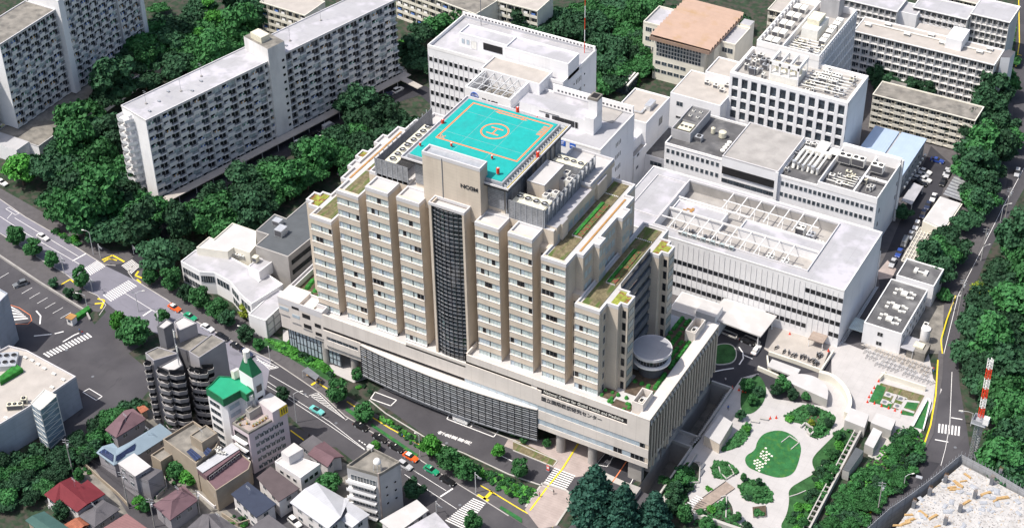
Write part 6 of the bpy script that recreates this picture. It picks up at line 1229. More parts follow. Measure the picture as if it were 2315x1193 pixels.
for u,v in[(430,900),(460,880),(500,870),(640,960),(680,940),(720,915),(760,890),(800,860),(470,950),(560,930)]:
 p=W(o[0]+u/s,o[1]+v/s,Z_);q=thing('potted_plant','small leafy pot plant in the roof garden of the pink building','plant',(p.x,p.y,Z_-.55),0,'roof garden pots');b=MB();b.cyl(0,0,0,.35,.3,'rust',n=8);b.build('pot',q,False);b=MB()
 for k in range(14):a_,r_,h_=rn.random()*6.3,rn.random()*.5,.4+rn.random()*.6;b.poly([(r_*math.cos(a_),r_*math.sin(a_),h_),(r_*math.cos(a_)+.3,r_*math.sin(a_),h_+.15),(r_*math.cos(a_)+.1,r_*math.sin(a_)+.3,h_)],'hedge')
 b.build('leaves',q,False)
o,s=(580,793),2.9833;Z_=16
P=ps([(608,768),(825,830),(970,742),(780,648)],Z_,o,s);P=[P[0],P[1],P[2],P[3]]
t=polyb('white_slab_building','narrow tall white apartment slab with dirty roof and a white dome aerial','apartment block',P,Z_,'grey_wall','concrete_dirty',par=.9,pm='concrete_dirty')
a,c=P[0],P[1];d=c-a;n_=Vector((d.y,-d.x,0)).normalized()
for k in range(5):
 z=11.6-2.7*k;b=MB();aa,cc=a+d*.02,a+d*.9;q=[aa,cc,cc+n_*1.5,aa+n_*1.5];b.prism([(p.x,p.y)for p in q],z-.15,z,'white_plain');b.poly([(q[3].x,q[3].y,z-.2),(q[2].x,q[2].y,z-.2),(q[2].x,q[2].y,z+.95),(q[3].x,q[3].y,z+.95)],'white_plain');b.build('balcony',t)
edge_win(t,a+n_*.02,c+n_*.02,[11.6-2.7*k for k in range(5)],4,winmesh(1.8,1.8,'glass','frame',1));edge_win(t,P[1],P[2],[10,7.2,4.4],2,winmesh(.7,.7,'glass_dark','frame',0),m0=.1)
cc=P[1];b=MB();b.box(cc.x-.22,cc.x+.12,cc.y-.22,cc.y+.15,0,Z_+.4,'paving_pink');b.build('brick_pilaster',t)
p=W(853,1045,Z_+2);q=thing('dome_aerial','white dome on a lattice stand on the white slab roof','aerial',(p.x,p.y,Z_-.8));b=MB()
for k in range(5):z0_,z1_=3+.25*k,3+.25*(k+1);r0_,r1_=math.sqrt(max(0,1-(.25*k/1.3)**2)),math.sqrt(max(0,1-(.25*(k+1)/1.3)**2));b.cyl(0,0,z0_,z1_,r0_,'white_plain',r1=max(r1_,.05),n=16)
b.build('dome',q,False)
for k in range(6):a_=k*math.pi/3;b=MB();b.bar((1.3*math.cos(a_),1.3*math.sin(a_),0),(.8*math.cos(a_),.8*math.sin(a_),3),.07,'frame');b.build('leg',q,False)
p=W(835,1012,Z_+1);q=thing('roof_hatch','small white box on the back corner of the white slab roof','hatch',tuple(W(838,1015,Z_-.8)));b=MB();b.box(-.7,.7,-.6,.6,0,1.1,'unit_white');b.build('box',q,False);b=MB();b.box(-.8,.8,-.7,.7,1.1,1.2,'roof_white');b.build('lid',q,False)
o,s=(0,793),2.9833;Z_=11.5
P=ps([(-230,620),(0,490),(350,280),(512,168),(180,-10),(60,-40),(-300,150)],Z_,o,s)
mat('panel_blue',(.36,.40,.46),.7,.08,.3,extra=chain(stripes(2,1.9,.03,.7),blotch(.5,.5,.8,(.28,.31,.36),(1,1,.3))))
t=polyb('office_hall','wide blue grey panelled hall with pale flat roof and small square vents','building',P,Z_,'panel_blue','beige_roof',par=.7,pm='coping')
edge_win(t,P[0],P[2],(6.9,3.4),14,winmesh(2.0,1.6,'glass','frame',0),m0=.02)
for i,(u,v)in enumerate(((170,35),(215,55),(255,80),(298,108),(362,145),(425,183),(350,235),(40,440))):p=W(u/s,793+v/s,Z_);ac(p.x,p.y,Z_-.7,'small square roof vent, number %s along the pale hall roof edge'%'one two three four five six seven eight'.split()[i],1.1,.7,.5,'unit_white',0,name='roof_vent',cat='vent')
for i,(u,v,f_)in enumerate(((105,375,3),(165,335,1))):p=W(u/s,793+v/s,Z_);ac(p.x,p.y,Z_-.7,('wide','single')[i]+' cream condenser near the glazed stair on the pale hall roof',4.2 if f_==3 else 1.5,1.5,1.8,'unit_cream',f_,rz=.6)
p=W(20/s,793+75/s,Z_);q=thing('cooling_fans','bank of grey roof fans beside the clipped roof hedge','fan',(p.x,p.y,Z_-.6),.6);b=MB();b.box(-4,4,-3,3,0,1.6,'steel');b.build('casing',q,False)
for k in range(8):b=MB();b.cyl(-3+2*(k%4),-1.4+2.8*(k//4),1.6,1.9,.75,'duct',n=12,top='dark');b.build('fan',q,False)
q=polyb('roof_planter','clipped green hedge in a long planter on the pale hall roof','planter',ps([(0,170),(105,85),(155,118),(0,210)],Z_+.6,o,s),Z_+.8,'hedge','hedge',par=.05,z0=Z_-.6)
mat('glazing_blue',(.20,.27,.34),.15,.2,.4,spec=.7)
P=ps([(210,350),(300,258),(380,295),(270,395)],14.5,o,s)
t=thing('glazed_stair_tower','glass stair tower with white frame and zigzag bracing at the hall corner','stair tower',tuple(W(110,950,0)))
b=MB();Q=[(p.x,p.y)for p in P];b.prism(Q,0,14.2,'glazing_blue',top='unit_white');b.build('glass',t)
b=MB()
for k in range(8):
 z=.5+2*k
 for i in range(4):a,c=P[i],P[(i+1)%4];b.bar((a.x,a.y,z),(c.x,c.y,z),.09,'unit_white');
b.build('floor_ring',t);b=MB()
for k in range(7):
 z=.5+2*k
 for i in(0,3,2):a,c=P[i],P[(i+1)%4];b.bar((a.x,a.y,z),(c.x,c.y,z+2),.05,'unit_white')
b.build('brace',t)
for p in P:b=MB();b.bar((p.x,p.y,0),(p.x,p.y,14.8),.14,'unit_white');b.build('post',t)
P=ps([(-150,900),(-150,600),(0,740),(53,782),(-40,860)],17,(0,400),2.9833)
t=polyb('panel_office','blue grey panelled office block at the left frame edge above the hall','building',ps([(-200,830),(-90,700),(53,782),(-60,900)],17,(0,400),2.9833),17,'panel_blue','roof_white',par=.6)
mat('roof_red',(.15,.022,.03),.8,.08,.5,extra=stripes(0,.35,.15,.8));mat('roof_mauve',(.155,.095,.11),.85,.1,.5,extra=stripes(1,.3,.2,.78));mat('roof_slate',(.115,.11,.12),.85,.12,.5,extra=stripes(1,.35,.2,.8));mat('roof_green',(.05,.11,.10),.8,.1);mat('roof_navy',(.035,.045,.075),.8,.1,.5,extra=stripes(0,.35,.2,.85));mat('roof_brown',(.095,.075,.08),.85,.1,.5,extra=stripes(0,.4,.2,.85));mat('roof_pinkish',(.24,.13,.13),.8,.08,.5,extra=stripes(0,.55,.25,.72,.7));mat('roof_metal',(.46,.47,.50),.6,.07,.5,extra=stripes(1,.5,.12,.8));mat('roof_blue',(.22,.29,.35),.7,.06);mat('roof_tile_red',(.34,.12,.07),.8,.2,1,extra=stripes(0,.4,.3,.6));mat('wall_grey',(.30,.29,.31),.85,.1,.4);mat('wall_white',(.66,.64,.64),.85,.08,.4);mat('wall_tan',(.33,.28,.22),.85,.1,.4);mat('solar',(.02,.03,.07),.2,.2,1,extra=stripes(2,.25,.15,2.5))
def roofed(name,label,faces,eaves,ze,wall='wall_white',roof='roof_mauve',o=(0,0),s=1.0,cat='house',inset_=.45,win=2,chim=None):
 """faces: roof planes as (px,py,z); eaves: outline px in order, at height ze"""
 E_=ps(eaves,ze,o,s);c=sum(E_,Vector())/len(E_);t=thing(name,label,cat,(c.x,c.y,0))
 r=MB()
 for f in faces:
  pts=[W(o[0]+u/s,o[1]+v/s,z)for u,v,z in f];r.poly([tuple(p)for p in pts],roof)
 r.prism([(p.x,p.y)for p in E_],ze-.22,ze-.04,roof);r.build('roof',t)
 Q=inset_ccw([(p.x,p.y)for p in E_],inset_);b=MB();b.prism(Q,0,ze-.22,wall);b.build('wall',t)
 n=len(Q)
 for i in range(n):
  a,c2=Vector((*Q[i],0)),Vector((*Q[(i+1)%n],0));d=c2-a;nn=Vector((d.y,-d.x,0)).normalized()
  if d.length>3 and nn.dot(Vector((CAM.x,CAM.y,0))-a)>0:edge_win(t,a,c2,[z for z in(ze-2.0,ze-4.6)if z>.6],max(1,int(d.length/3.4)),winmesh(1.4,1.1,'glass','frame',1),m0=.06)
 return t
def flat(pts,z):return[(u,v,z)for u,v in pts]
o,s=(0,940),4.715
roofed('red_roof_house','house with a bright dark red gabled roof beside the wooded bank',[[(470,830,5.2),(640,700,6.8),(930,935,6.8),(822,1018,5.2),(640,885,5.2),(585,920,5.2)],[(640,700,6.8),(760,645,5.4),(875,725,5.6),(935,672,5.4),(1125,825,5.2),(930,935,6.8)]],[(470,830),(640,705),(760,648),(865,722),(935,675),(1125,825),(930,942),(822,1018),(640,885),(585,920)],5.1,'wall_white','roof_red',o,s)
roofed('slate_roof_house','small house with a grey ribbed hip roof touching the red roofed house',[[(840,1060,4.6),(1025,985,6.2),(1010,1180,4.6)],[(1010,1180,4.6),(1025,985,6.2),(1130,905,6.2),(1285,985,4.6)],[(840,1060,4.6),(1090,880,4.6),(1130,905,6.2),(1025,985,6.2)],[(1090,880,4.6),(1285,985,4.6),(1130,905,6.2)]],[(840,1060),(1090,880),(1285,985),(1010,1180)],4.5,'wall_grey','roof_slate',o,s)
roofed('green_roof_house','house with a long dark green gable roof at the bottom left edge',[[(270,1105,5),(345,1055,6.2),(640,1260,6.2),(560,1330,5)],[(345,1055,6.2),(470,1008,5.2),(770,1210,5.2),(640,1260,6.2)]],[(270,1105),(470,1008),(770,1210),(560,1330)],4.9,'wall_tan','roof_green',o,s)
roofed('tile_roof_house','low house with orange red ribbed tiles just below the red roofed house',[[(600,1200,3.4),(810,1078,4.4),(900,1165,4.4),(720,1300,3.4)],[(810,1078,4.4),(850,1070,3.8),(960,1150,3.8),(900,1165,4.4)]],[(600,1200),(840,1075),(950,1155),(720,1300)],3.3,'wall_tan','roof_tile_red',o,s)
roofed('pink_roof_house','house with a pinkish ribbed metal roof along the bottom edge beside the lane',[[(1080,1200,5.6),(1350,1032,5.6),(1600,1210,5.6),(1330,1400,5.4)]],[(1080,1200),(1350,1032),(1600,1210),(1330,1400)],5.5,'wall_tan','roof_pinkish',o,s)
o,s=(0,793),2.9833
roofed('mauve_roof_house','house with a mauve hip roof standing alone by the car park corner',[[(708,528,5),(832,465,7),(785,582,5)],[(785,582,5),(832,465,7),(890,405,7),(988,455,5)],[(708,528,5),(840,398,5),(890,405,7),(832,465,7)],[(840,398,5),(900,385,5),(988,455,5),(890,405,7)]],[(708,528),(840,398),(900,385),(988,455),(785,582)],4.9,'wall_grey','roof_mauve',o,s)
roofed('garden_hut','tiny hut with an orange red roof at the foot of the dark tower',[[(918,378,3),(965,355,3.4),(1005,390,3.4),(955,418,3)]],[(918,378),(965,355),(1005,390),(955,418)],2.9,'wall_tan','roof_tile_red',o,s,cat='hut')
t=roofed('blue_roof_house','long house with pale blue roofs carrying two dark solar panels',[[(925,595,6.8),(1080,485,6.8),(1165,552,5.2),(945,692,5.2)],[(780,660,5.4),(1000,545,5.4),(925,595,6.8),(780,700,6.4)],[(650,682,5),(690,640,5.2),(765,617,5.4),(800,655,5.4),(780,700,6.4)],[(650,682,5),(780,700,6.4),(925,595,6.8),(945,692,5.2),(768,768,4.9)]],[(650,682),(690,640),(765,617),(800,655),(1080,485),(1165,552),(945,692),(768,768)],4.9,'wall_grey','roof_blue',o,s)
b=MB();b.poly([tuple(W(o[0]+u/s,o[1]+v/s,z))for u,v,z in((665,680,5.6),(705,655,5.9),(765,695,6.5),(760,745,5.5))],'solar');b.build('solar_panel',t)
b=MB();b.poly([tuple(W(o[0]+u/s,o[1]+v/s,z))for u,v,z in((785,705,6.5),(915,618,6.8),(912,668,5.8),(780,745,5.6))],'solar');b.build('solar_panel',t)
t=roofed('grey_town_house','three storey grey house with a plain pale flat roof by the lane',[flat([(795,755),(905,685),(1020,775),(912,842)],8.4)],[(795,755),(905,685),(1020,775),(912,842)],8.3,'wall_grey','roof_white',o,s,inset_=.1)
addpoly(t,'wing',ps([(915,850),(1022,780),(1095,800),(1000,870)],7,o,s),0,7,'wall_grey','roof_slate')
o,s=(310,940),4.715
t=polyb('beige_town_house','beige stepped apartment house with roof terrace, penthouse and solar panels','apartment block',ps([(275,240),(600,45),(880,240),(840,330),(705,430),(630,500)],10,o,s),10,'wall_tan','concrete_dirty',par=.9,pm='wall_tan')
addpoly(t,'penthouse',ps([(565,200),(735,88),(855,175),(690,280)],12.6,o,s),9,12.6,'wall_tan','concrete_dirty',.4)
q=ps([(630,545),(1010,280),(1095,345),(700,600)],9,o,s);addpoly(t,'metal_roof',q,8.7,9,'steel_dark','roof_metal');addpoly(t,'lower_wall',ps([(630,550),(1010,290),(1140,420),(1215,480),(1190,560),(840,790)],7.4,o,s),0,7.4,'wall_tan','roof_mauve',.35);addpoly(t,'upper_wall',ps([(640,555),(1010,300),(1100,370),(740,640)],8.7,o,s),7,8.7,'roof_mauve')
P=ps([(745,645),(1105,372)],8.7,o,s);edge_win(t,P[0],P[1],(7.45,),7,winmesh(1.2,.9,'glass_dark','frame',1),m0=.04,off=.12)
P=ps([(780,770),(1215,480)],7.4,o,s);edge_win(t,P[0],P[1],(4.2,1.4),5,winmesh(1.9,1.2,'glass','frame',1),m0=.04,off=.3)
for pp in([(525,375),(575,335),(690,430),(620,475)],[(705,385),(755,325),(800,355),(740,425)]):b=MB();P=[W(o[0]+u/s,o[1]+v/s,10.2+(.7 if i in(1,2)else 0))for i,(u,v)in enumerate(pp)];b.poly([tuple(p)for p in P],'solar');b.build('solar_panel',t)
addpoly(t,'side_wing',ps([(145,410),(285,320),(385,395),(250,480)],6.5,o,s),0,6.5,'wall_tan','concrete_dirty',.6)
for i,(u,v)in enumerate(((850,365),(880,345),(905,395),(935,400),(870,390))):p=W(o[0]+u/s,o[1]+v/s,9.2);ac(p.x,p.y,9,'small white outdoor unit in the group on the silver metal roof',1,.6,.8,group='units on the silver roof')
roofed('purple_roof_house','house with a purple brown hip roof left of the navy roofed house',[[(172,940,5),(372,908,7),(352,1108,5)],[(352,1108,5),(372,908,7),(488,800,7),(655,888,5)],[(172,940,5),(465,745,5),(488,800,7),(372,908,7)],[(465,745,5),(505,738,5),(655,888,5),(488,800,7)]],[(172,940),(465,745),(505,738),(655,888),(352,1108)],4.9,'wall_grey','roof_mauve',o,s)
roofed('navy_roof_house','house with a plain dark navy roof and a planted front yard',[[(1000,825,5.6),(1180,692,6.4),(1488,930,6.4),(1270,1080,5.6)]],[(1000,825),(1180,692),(1488,930),(1270,1080)],5.5,'wall_white','roof_navy',o,s)
roofed('grey_roof_house','house with a wide dark grey hip roof at the bottom edge, left of centre',[[(520,1200,5),(700,1040,5),(765,1055,6.6),(770,1190,6.6),(600,1350,5)],[(700,1040,5),(835,1028,5),(1090,1195,5),(1000,1300,6.6),(765,1055,6.6)],[(765,1055,6.6),(1000,1300,6.6),(900,1400,5),(600,1350,5)]],[(520,1200),(700,1040),(835,1028),(1090,1195),(900,1400),(600,1350)],4.9,'wall_grey','roof_slate',o,s)
roofed('grey_roof_house','house with pale mauve grey ribbed roof at the bottom edge below the navy one',[[(1190,1200,5.4),(1400,1040,5.8),(1700,1260,5.8),(1450,1400,5.4)]],[(1190,1200),(1400,1040),(1700,1260),(1450,1400)],5.3,'wall_white','roof_slate',o,s)
o,s=(580,940),4.715
roofed('brown_roof_house','two storey white house with a flat brown grey roof right of the navy roof',[[(0,650,6.4),(150,530,6.8),(462,765,6.8),(235,910,6.4)]],[(0,650),(150,530),(462,765),(235,910)],6.3,'wall_white','roof_brown',o,s)
t=polyb('white_box_house','white cube shaped house with dirty white roof and a smaller rooftop box','house',ps([(195,480),(320,385),(680,505),(470,655)],7.2,o,s),7.2,'wall_white','roof_white',par=.3)
t=bpy.data.objects[t.name];P=ps([(195,480),(470,655),(680,505)],7.2,o,s);edge_win(t,P[0],P[1],(4.4,1.6),3,winmesh(1.1,1.0,'glass_dark','frame',0));edge_win(t,P[1],P[2],(4.4,1.6),3,winmesh(1.2,1.2,'glass_dark','frame',0))
addpoly(t,'rooftop_box',ps([(262,375),(400,278),(497,345),(345,432)],9.8,o,s),7,9.8,'wall_white','roof_white')
roofed('brown_gable_house','house with two dark brown gables and pale gutters beside the street corner',[[(455,300,5),(600,195,5),(710,270,6.6),(560,400,6.6)]if False else[(545,400,5),(620,318,6.8),(830,438,6.8),(760,540,5)],[(620,318,6.8),(720,262,5.4),(935,428,5.2),(830,438,6.8)]],[(545,400),(620,322),(720,262),(935,428),(830,442),(760,540)],4.9,'wall_white','roof_mauve',o,s)
roofed('dark_ridge_house','narrow house with a dark ridge roof touching the road behind the two brown gables',[[(455,300,5),(600,195,5.8),(712,272,5.8),(560,380,5)]],[(455,300),(600,195),(712,272),(560,380)],4.9,'wall_grey','roof_slate',o,s)
roofed('white_metal_roof_house','big house under a broad ribbed silver white roof with a long balcony',[[(355,915,5.6),(510,772,7.6),(640,700,7.6),(900,1070,7.8),(760,1200,5.6)],[(640,700,7.6),(935,868,5.6),(1000,860,5.8),(900,1070,7.8)],[(900,1105,5.6),(970,1020,7),(1100,1120,6.4),(1020,1185,5.6)],[(970,1020,7),(935,868,6.2),(1210,1045,5.6),(1100,1120,6.4)]],[(355,915),(510,772),(640,700),(935,868),(1210,1045),(1020,1185),(900,1105),(760,1200)],5.3,'wall_white','roof_metal',o,s)
o,s=(580,793),2.9833
roofed('white_long_shed','long shed with smooth plain white roof at the bottom edge beside the white slab',[flat([(830,1142),(1082,998),(1162,1070),(940,1230)],5.4)],[(830,1142),(1082,998),(1162,1070),(940,1230)],5.3,'wall_white','roof_white',o,s,cat='shed')
roofed('grey_flat_house','building with pale grey flat roof and white kerb at the bottom edge by the crossing',[flat([(1000,1200),(1205,1082),(1330,1215),(1150,1330)],5.8)],[(1000,1200),(1205,1082),(1330,1215),(1150,1330)],5.7,'wall_white','apt_roof',o,s)
mat('leaf',(.026,.078,.036),.75,.38,.5,fine=2.2,objvar=.38,spec=.25)
mat('leaf_mid',(.038,.14,.042),.7,.35,.6,fine=2.5,objvar=.25,spec=.25)
mat('leaf_bright',(.06,.23,.035),.7,.35,.6,fine=2.5,objvar=.2,spec=.25)
mat('leaf_yellow',(.20,.26,.03),.7,.35,.6,fine=2.5,spec=.25)
mat('leaf_blue',(.025,.085,.06),.7,.3,.6,fine=2.5,spec=.25)
mat('bark',(.10,.075,.055),.95,.2,2)
def crown(kind,seed,leaf,n=1700,ls=.36):
 """unit crown (radius 1 = the widest reach): leaf clumps on many lobes round solid inner lobes of the same leaf colour, added to block light"""
 r=np.random.default_rng(seed);lobes=[]
 if kind=='flat':
  for k in range(26):
   a=r.random()*6.283;d=math.sqrt(r.random())*.74;lobes.append((d*math.cos(a),d*math.sin(a),.55+.30*(1-d)+r.normal()*.05,.22+.12*r.random(),.62))
  H0=.95
 elif kind=='round':
  for k in range(24):
   v=r.normal(size=3);v/=np.linalg.norm(v);q=.62*(.75+.25*r.random());lobes.append((v[0]*q,v[1]*q,1.0+v[2]*q*1.05,.24+.12*r.random(),.9))
  H0=1.7
 elif kind=='cone':
  for k in range(40):
   t=k/40;a=k*2.4;q=.78*(1-t)**.8;lobes.append((q*math.cos(a),q*math.sin(a),.35+2.3*t,.16+.2*(1-t),.8))
  lobes.append((0,0,1.2,.5,1.8));H0=2.8
 else:
  for k in range(9):
   a=r.random()*6.283;d=math.sqrt(r.random())*.6;lobes.append((d*math.cos(a),d*math.sin(a),.35+.2*r.random(),.3+.12*r.random(),.7))
  H0=.8
 L_=np.array(lobes);w_=L_[:,3]**2;w_/=w_.sum();idx=r.choice(len(L_),n,p=w_);P=L_[idx]
 v=r.normal(size=(n,3));v[:,2]=np.abs(v[:,2])*.9-.25*(r.random(n)<.3);v/=np.linalg.norm(v,axis=1)[:,None]
 rad=P[:,3]*(.72+.45*r.random(n));c=np.stack([P[:,0]+v[:,0]*rad,P[:,1]+v[:,1]*rad,P[:,2]+v[:,2]*rad*P[:,4]],1)
 nrm=v+r.normal(size=(n,3))*.55;nrm/=np.linalg.norm(nrm,axis=1)[:,None]
 u=np.cross(nrm,r.normal(size=(n,3)));u/=np.linalg.norm(u,axis=1)[:,None];t=np.cross(nrm,u);s_=(ls*.16*(.6+.8*r.random(n)))[:,None]
 vs=np.concatenate([c-u*s_*1.3,c-t*s_,c+u*s_*1.3,c+t*s_+nrm*s_*.4],0);f=[(i,n+i,2*n+i,3*n+i)for i in range(n)]
 vs=vs.tolist();
 for(x,y,z,q,sq)in lobes:
  i=len(vs);m_,k_=6,4;q*=.80
  for a in range(1,k_):
   ph=math.pi*a/k_
   for b_ in range(m_):th=2*math.pi*b_/m_+a;vs.append((x+q*math.sin(ph)*math.cos(th),y+q*math.sin(ph)*math.sin(th),z+q*sq*math.cos(ph)))
  vs.append((x,y,z+q*sq));vs.append((x,y,z-q*sq));t_=len(vs)-2
  for b_ in range(m_):
   c_=(b_+1)%m_;f.append((i+b_,i+c_,t_)[::1]);f.append((i+m_+b_,i+m_+c_,i+c_,i+b_));f.append((i+2*m_+b_,i+2*m_+c_,i+m_+c_,i+m_+b_));f.append((i+2*m_+c_,i+2*m_+b_,t_+1))
 me=bpy.data.meshes.new('crown');me.from_pydata(vs,[],f);me.materials.append(MATS[leaf]);me.update();return me
def trunk(h_,r_,seed):
 r=random.Random(seed);b=MB();b.cyl(0,0,0,h_*.55,r_,'bark',r1=r_*.65,n=7)
 for k in range(4):a=k*1.6+r.random();b.bar((0,0,h_*.5),(.38*math.cos(a),.38*math.sin(a),h_),r_*.38,'bark',5)
 return b.mesh('trunk')
KIND={}
for kd,sp_ in dict(flat=('flat','leaf',3,2300,.34),flat2=('flat','leaf_mid',2,2300,.34),round=('round','leaf_mid',3,2000,.40),bright=('round','leaf_bright',2,2000,.40),dark=('round','leaf',2,2000,.40),yellow=('round','leaf_yellow',1,900,.42),cone=('cone','leaf_blue',2,3200,.36),bush=('bush','leaf_mid',3,420,.62),bushd=('bush','leaf',2,420,.62),bushb=('bush','leaf_bright',2,420,.62)).items():
 KIND[kd]=[(crown(sp_[0],100+7*i+len(kd),sp_[1],sp_[3],sp_[4]),trunk({'flat':.62,'round':.8,'cone':.8}.get(sp_[0],.25),{'flat':.05,'round':.06,'cone':.07}.get(sp_[0],.04),i))for i in range(sp_[2])]
HT={'flat':1.0,'flat2':1.0,'round':1.45,'bright':1.45,'dark':1.45,'yellow':1.45,'cone':1.4,'bush':1,'bushd':1,'bushb':1}
NT=[0]
def tree(x,y,r_,kind,label,group,name='tree',cat='tree',z=0.0,hz=None):
 rn=random.Random(int(x*13+y*7));c,t=rn.choice(KIND[kind]);a=rn.random()*6.28;hz=hz or r_*rn.uniform(.8,1.25)
 o=thing(name,label,cat,(x,y,z),a,group)
 k=inst(c,'crown',o,(0,0,0));k.scale=(r_,r_*rn.uniform(.88,1.1),hz);k=inst(t,'trunk',o,(0,0,0));k.scale=(r_,r_,hz);NT[0]+=1;return o
def fillpoly(poly,step,kinds,rr,label,group,name='tree',zc=6.0,seed=0,jit=.42,cat='tree',z=0.0):
 rn=random.Random(seed);xs,ys=[p[0]for p in poly],[p[1]for p in poly];v=min(ys);row=0
 while v<max(ys)+step:
  sv=step*(.72+.0*v);u=min(xs)+(row%2)*step*.55
  while u<max(xs):
   a,b_=u+rn.uniform(-jit,jit)*step,v+rn.uniform(-jit,jit)*sv;ins=False;j=len(poly)-1
   for i in range(len(poly)):
    if(poly[i][1]>b_)!=(poly[j][1]>b_)and a<(poly[j][0]-poly[i][0])*(b_-poly[i][1])/(poly[j][1]-poly[i][1])+poly[i][0]:ins=not ins
    j=i
   if ins:
    p=W(a,b_,zc);tree(p.x,p.y,rn.uniform(*rr),rn.choice(kinds),label,group,name,cat,z)
   u+=step*1.12
  v+=sv;row+=1
DK=['flat','flat','flat','dark','flat2','flat2','round']
fillpoly([(70,400),(150,285),(230,205),(330,90),(345,5),(600,0),(640,30),(600,90),(530,120),(270,225),(255,275),(275,370),(350,440),(345,520),(255,545),(130,480),(60,440)],50,DK,(6.4,9.4),'broad dark green tree in the wood between the road, the podium and the long slab','trees of the wood left of the long slab',seed=1,zc=7)
fillpoly([(345,590),(420,480),(560,400),(650,340),(745,300),(790,225),(845,205),(900,240),(955,265),(870,300),(770,385),(700,430),(640,440),(560,500),(440,545),(375,610)],46,DK+['dark','flat2','round'],(5.6,8),'leafy dark green tree in the belt between the long slab and the hospital','trees of the belt behind the hospital',seed=2,zc=6)
fillpoly([(895,85),(915,60),(1090,40),(1200,40),(1215,5),(1400,5),(1480,0),(1500,20),(1460,90),(1475,130),(1400,150),(1345,150),(1225,80),(1090,45),(965,95),(965,150),(910,130)],46,DK,(6,8.6),'dark green tree in the woodland at the top behind the white research building','trees at the top behind the research building',seed=3,zc=7)
fillpoly([(1500,20),(1700,20),(1700,80),(1690,60),(1560,-10)],40,DK,(5,6.5),'dark green tree between the pink roofed hall and the laboratory','trees behind the pink roofed hall',seed=4,zc=6)
fillpoly([(1350,120),(1480,120),(1480,160),(1420,155),(1360,210),(1345,170)],30,['flat2','flat','bush'],(3.5,5.5),'green tree on the slope beside the small greenhouse','trees by the greenhouse',seed=5,zc=4)
fillpoly([(2225,200),(2275,180),(2275,330),(2245,430),(2185,520),(2130,610),(2100,650),(2090,560),(2180,500),(2190,420),(2180,350),(2200,260)],33,DK+['dark'],(5.2,7.4),'dark green tree in the row on the hospital side of the right hand road','trees left of the right hand road',seed=6,zc=6)
fillpoly([(2200,760),(2235,660),(2275,570),(2300,500),(2325,470),(2325,700),(2325,880),(2255,900),(2240,870),(2205,850)],44,DK,(6.6,9.4),'dark green tree in the wood right of the right hand road','trees right of the right hand road',seed=7,zc=7)
fillpoly([(2260,910),(2300,870),(2325,910),(2315,1080),(2280,1060),(2230,1010)],44,DK+['flat2'],(6,8),'dark green tree in the wood behind the crane','trees behind the crane',seed=17,zc=7)
fillpoly([(1975,150),(2010,155),(2040,185),(2110,195),(2105,220),(1990,200),(1965,190)],20,['flat','dark'],(3,4.2),'dark green tree in the court between the dormitory and the low apartment block','trees before the dormitory',seed=8,zc=4)
fillpoly([(-10,1030),(60,1010),(150,985),(270,920),(320,900),(330,860),(340,900),(230,1000),(160,1050),(60,1130),(-10,1190)],30,['bushd','flat','bushd','flat2'],(2.6,4.2),'straggly dark green shrub on the shaded bank between the hall and the houses','shrubs on the shaded bank','shrub',seed=9,zc=2.5,cat='shrub')
fillpoly([(2140,190),(2280,180),(2300,60),(2290,20),(2240,90),(2240,160)],30,['flat2','bush'],(3,4.5),'green tree on the grassy slope at the top right','trees at the top right slope',seed=10,zc=4)
def trees_at(lst,group,z=0.0):
 for(u,v,rp,kd,lab)in lst:
  hc=rp/6.4*HT[kd]*.75;p=W(u,v,hc+z);tree(p.x,p.y,rp/6.4,kd,lab,group,'bush' if 'bush' in kd else 'tree','bush' if 'bush' in kd else 'tree',z)
Lk_=lambda s:s
trees_at([(45,375,44,'bright','bright green tree at the left frame edge beside the porch of the podium'),(168,295,36,'flat2','mid green tree just below the slab podium porch'),(487,50,36,'bright','bright green tree in the dark wood above the long slab'),(450,85,22,'bright','small bright green tree in the dark wood above the long slab'),(470,15,26,'bright','bright green tree at the top edge in the dark wood'),(375,60,34,'flat','dark tree between the top left slab end and the wood'),(360,15,30,'flat2','tree at the top edge beside the top left slab'),(920,100,34,'bright','bright green tree between the long slab and the white research building'),(840,240,66,'flat','very broad dark tree in front of the long slab, left of the tower terraces'),(1300,60,60,'flat','very broad spreading dark tree behind the white research building'),(1430,110,45,'flat','broad dark tree left of the pink roofed hall')],None)
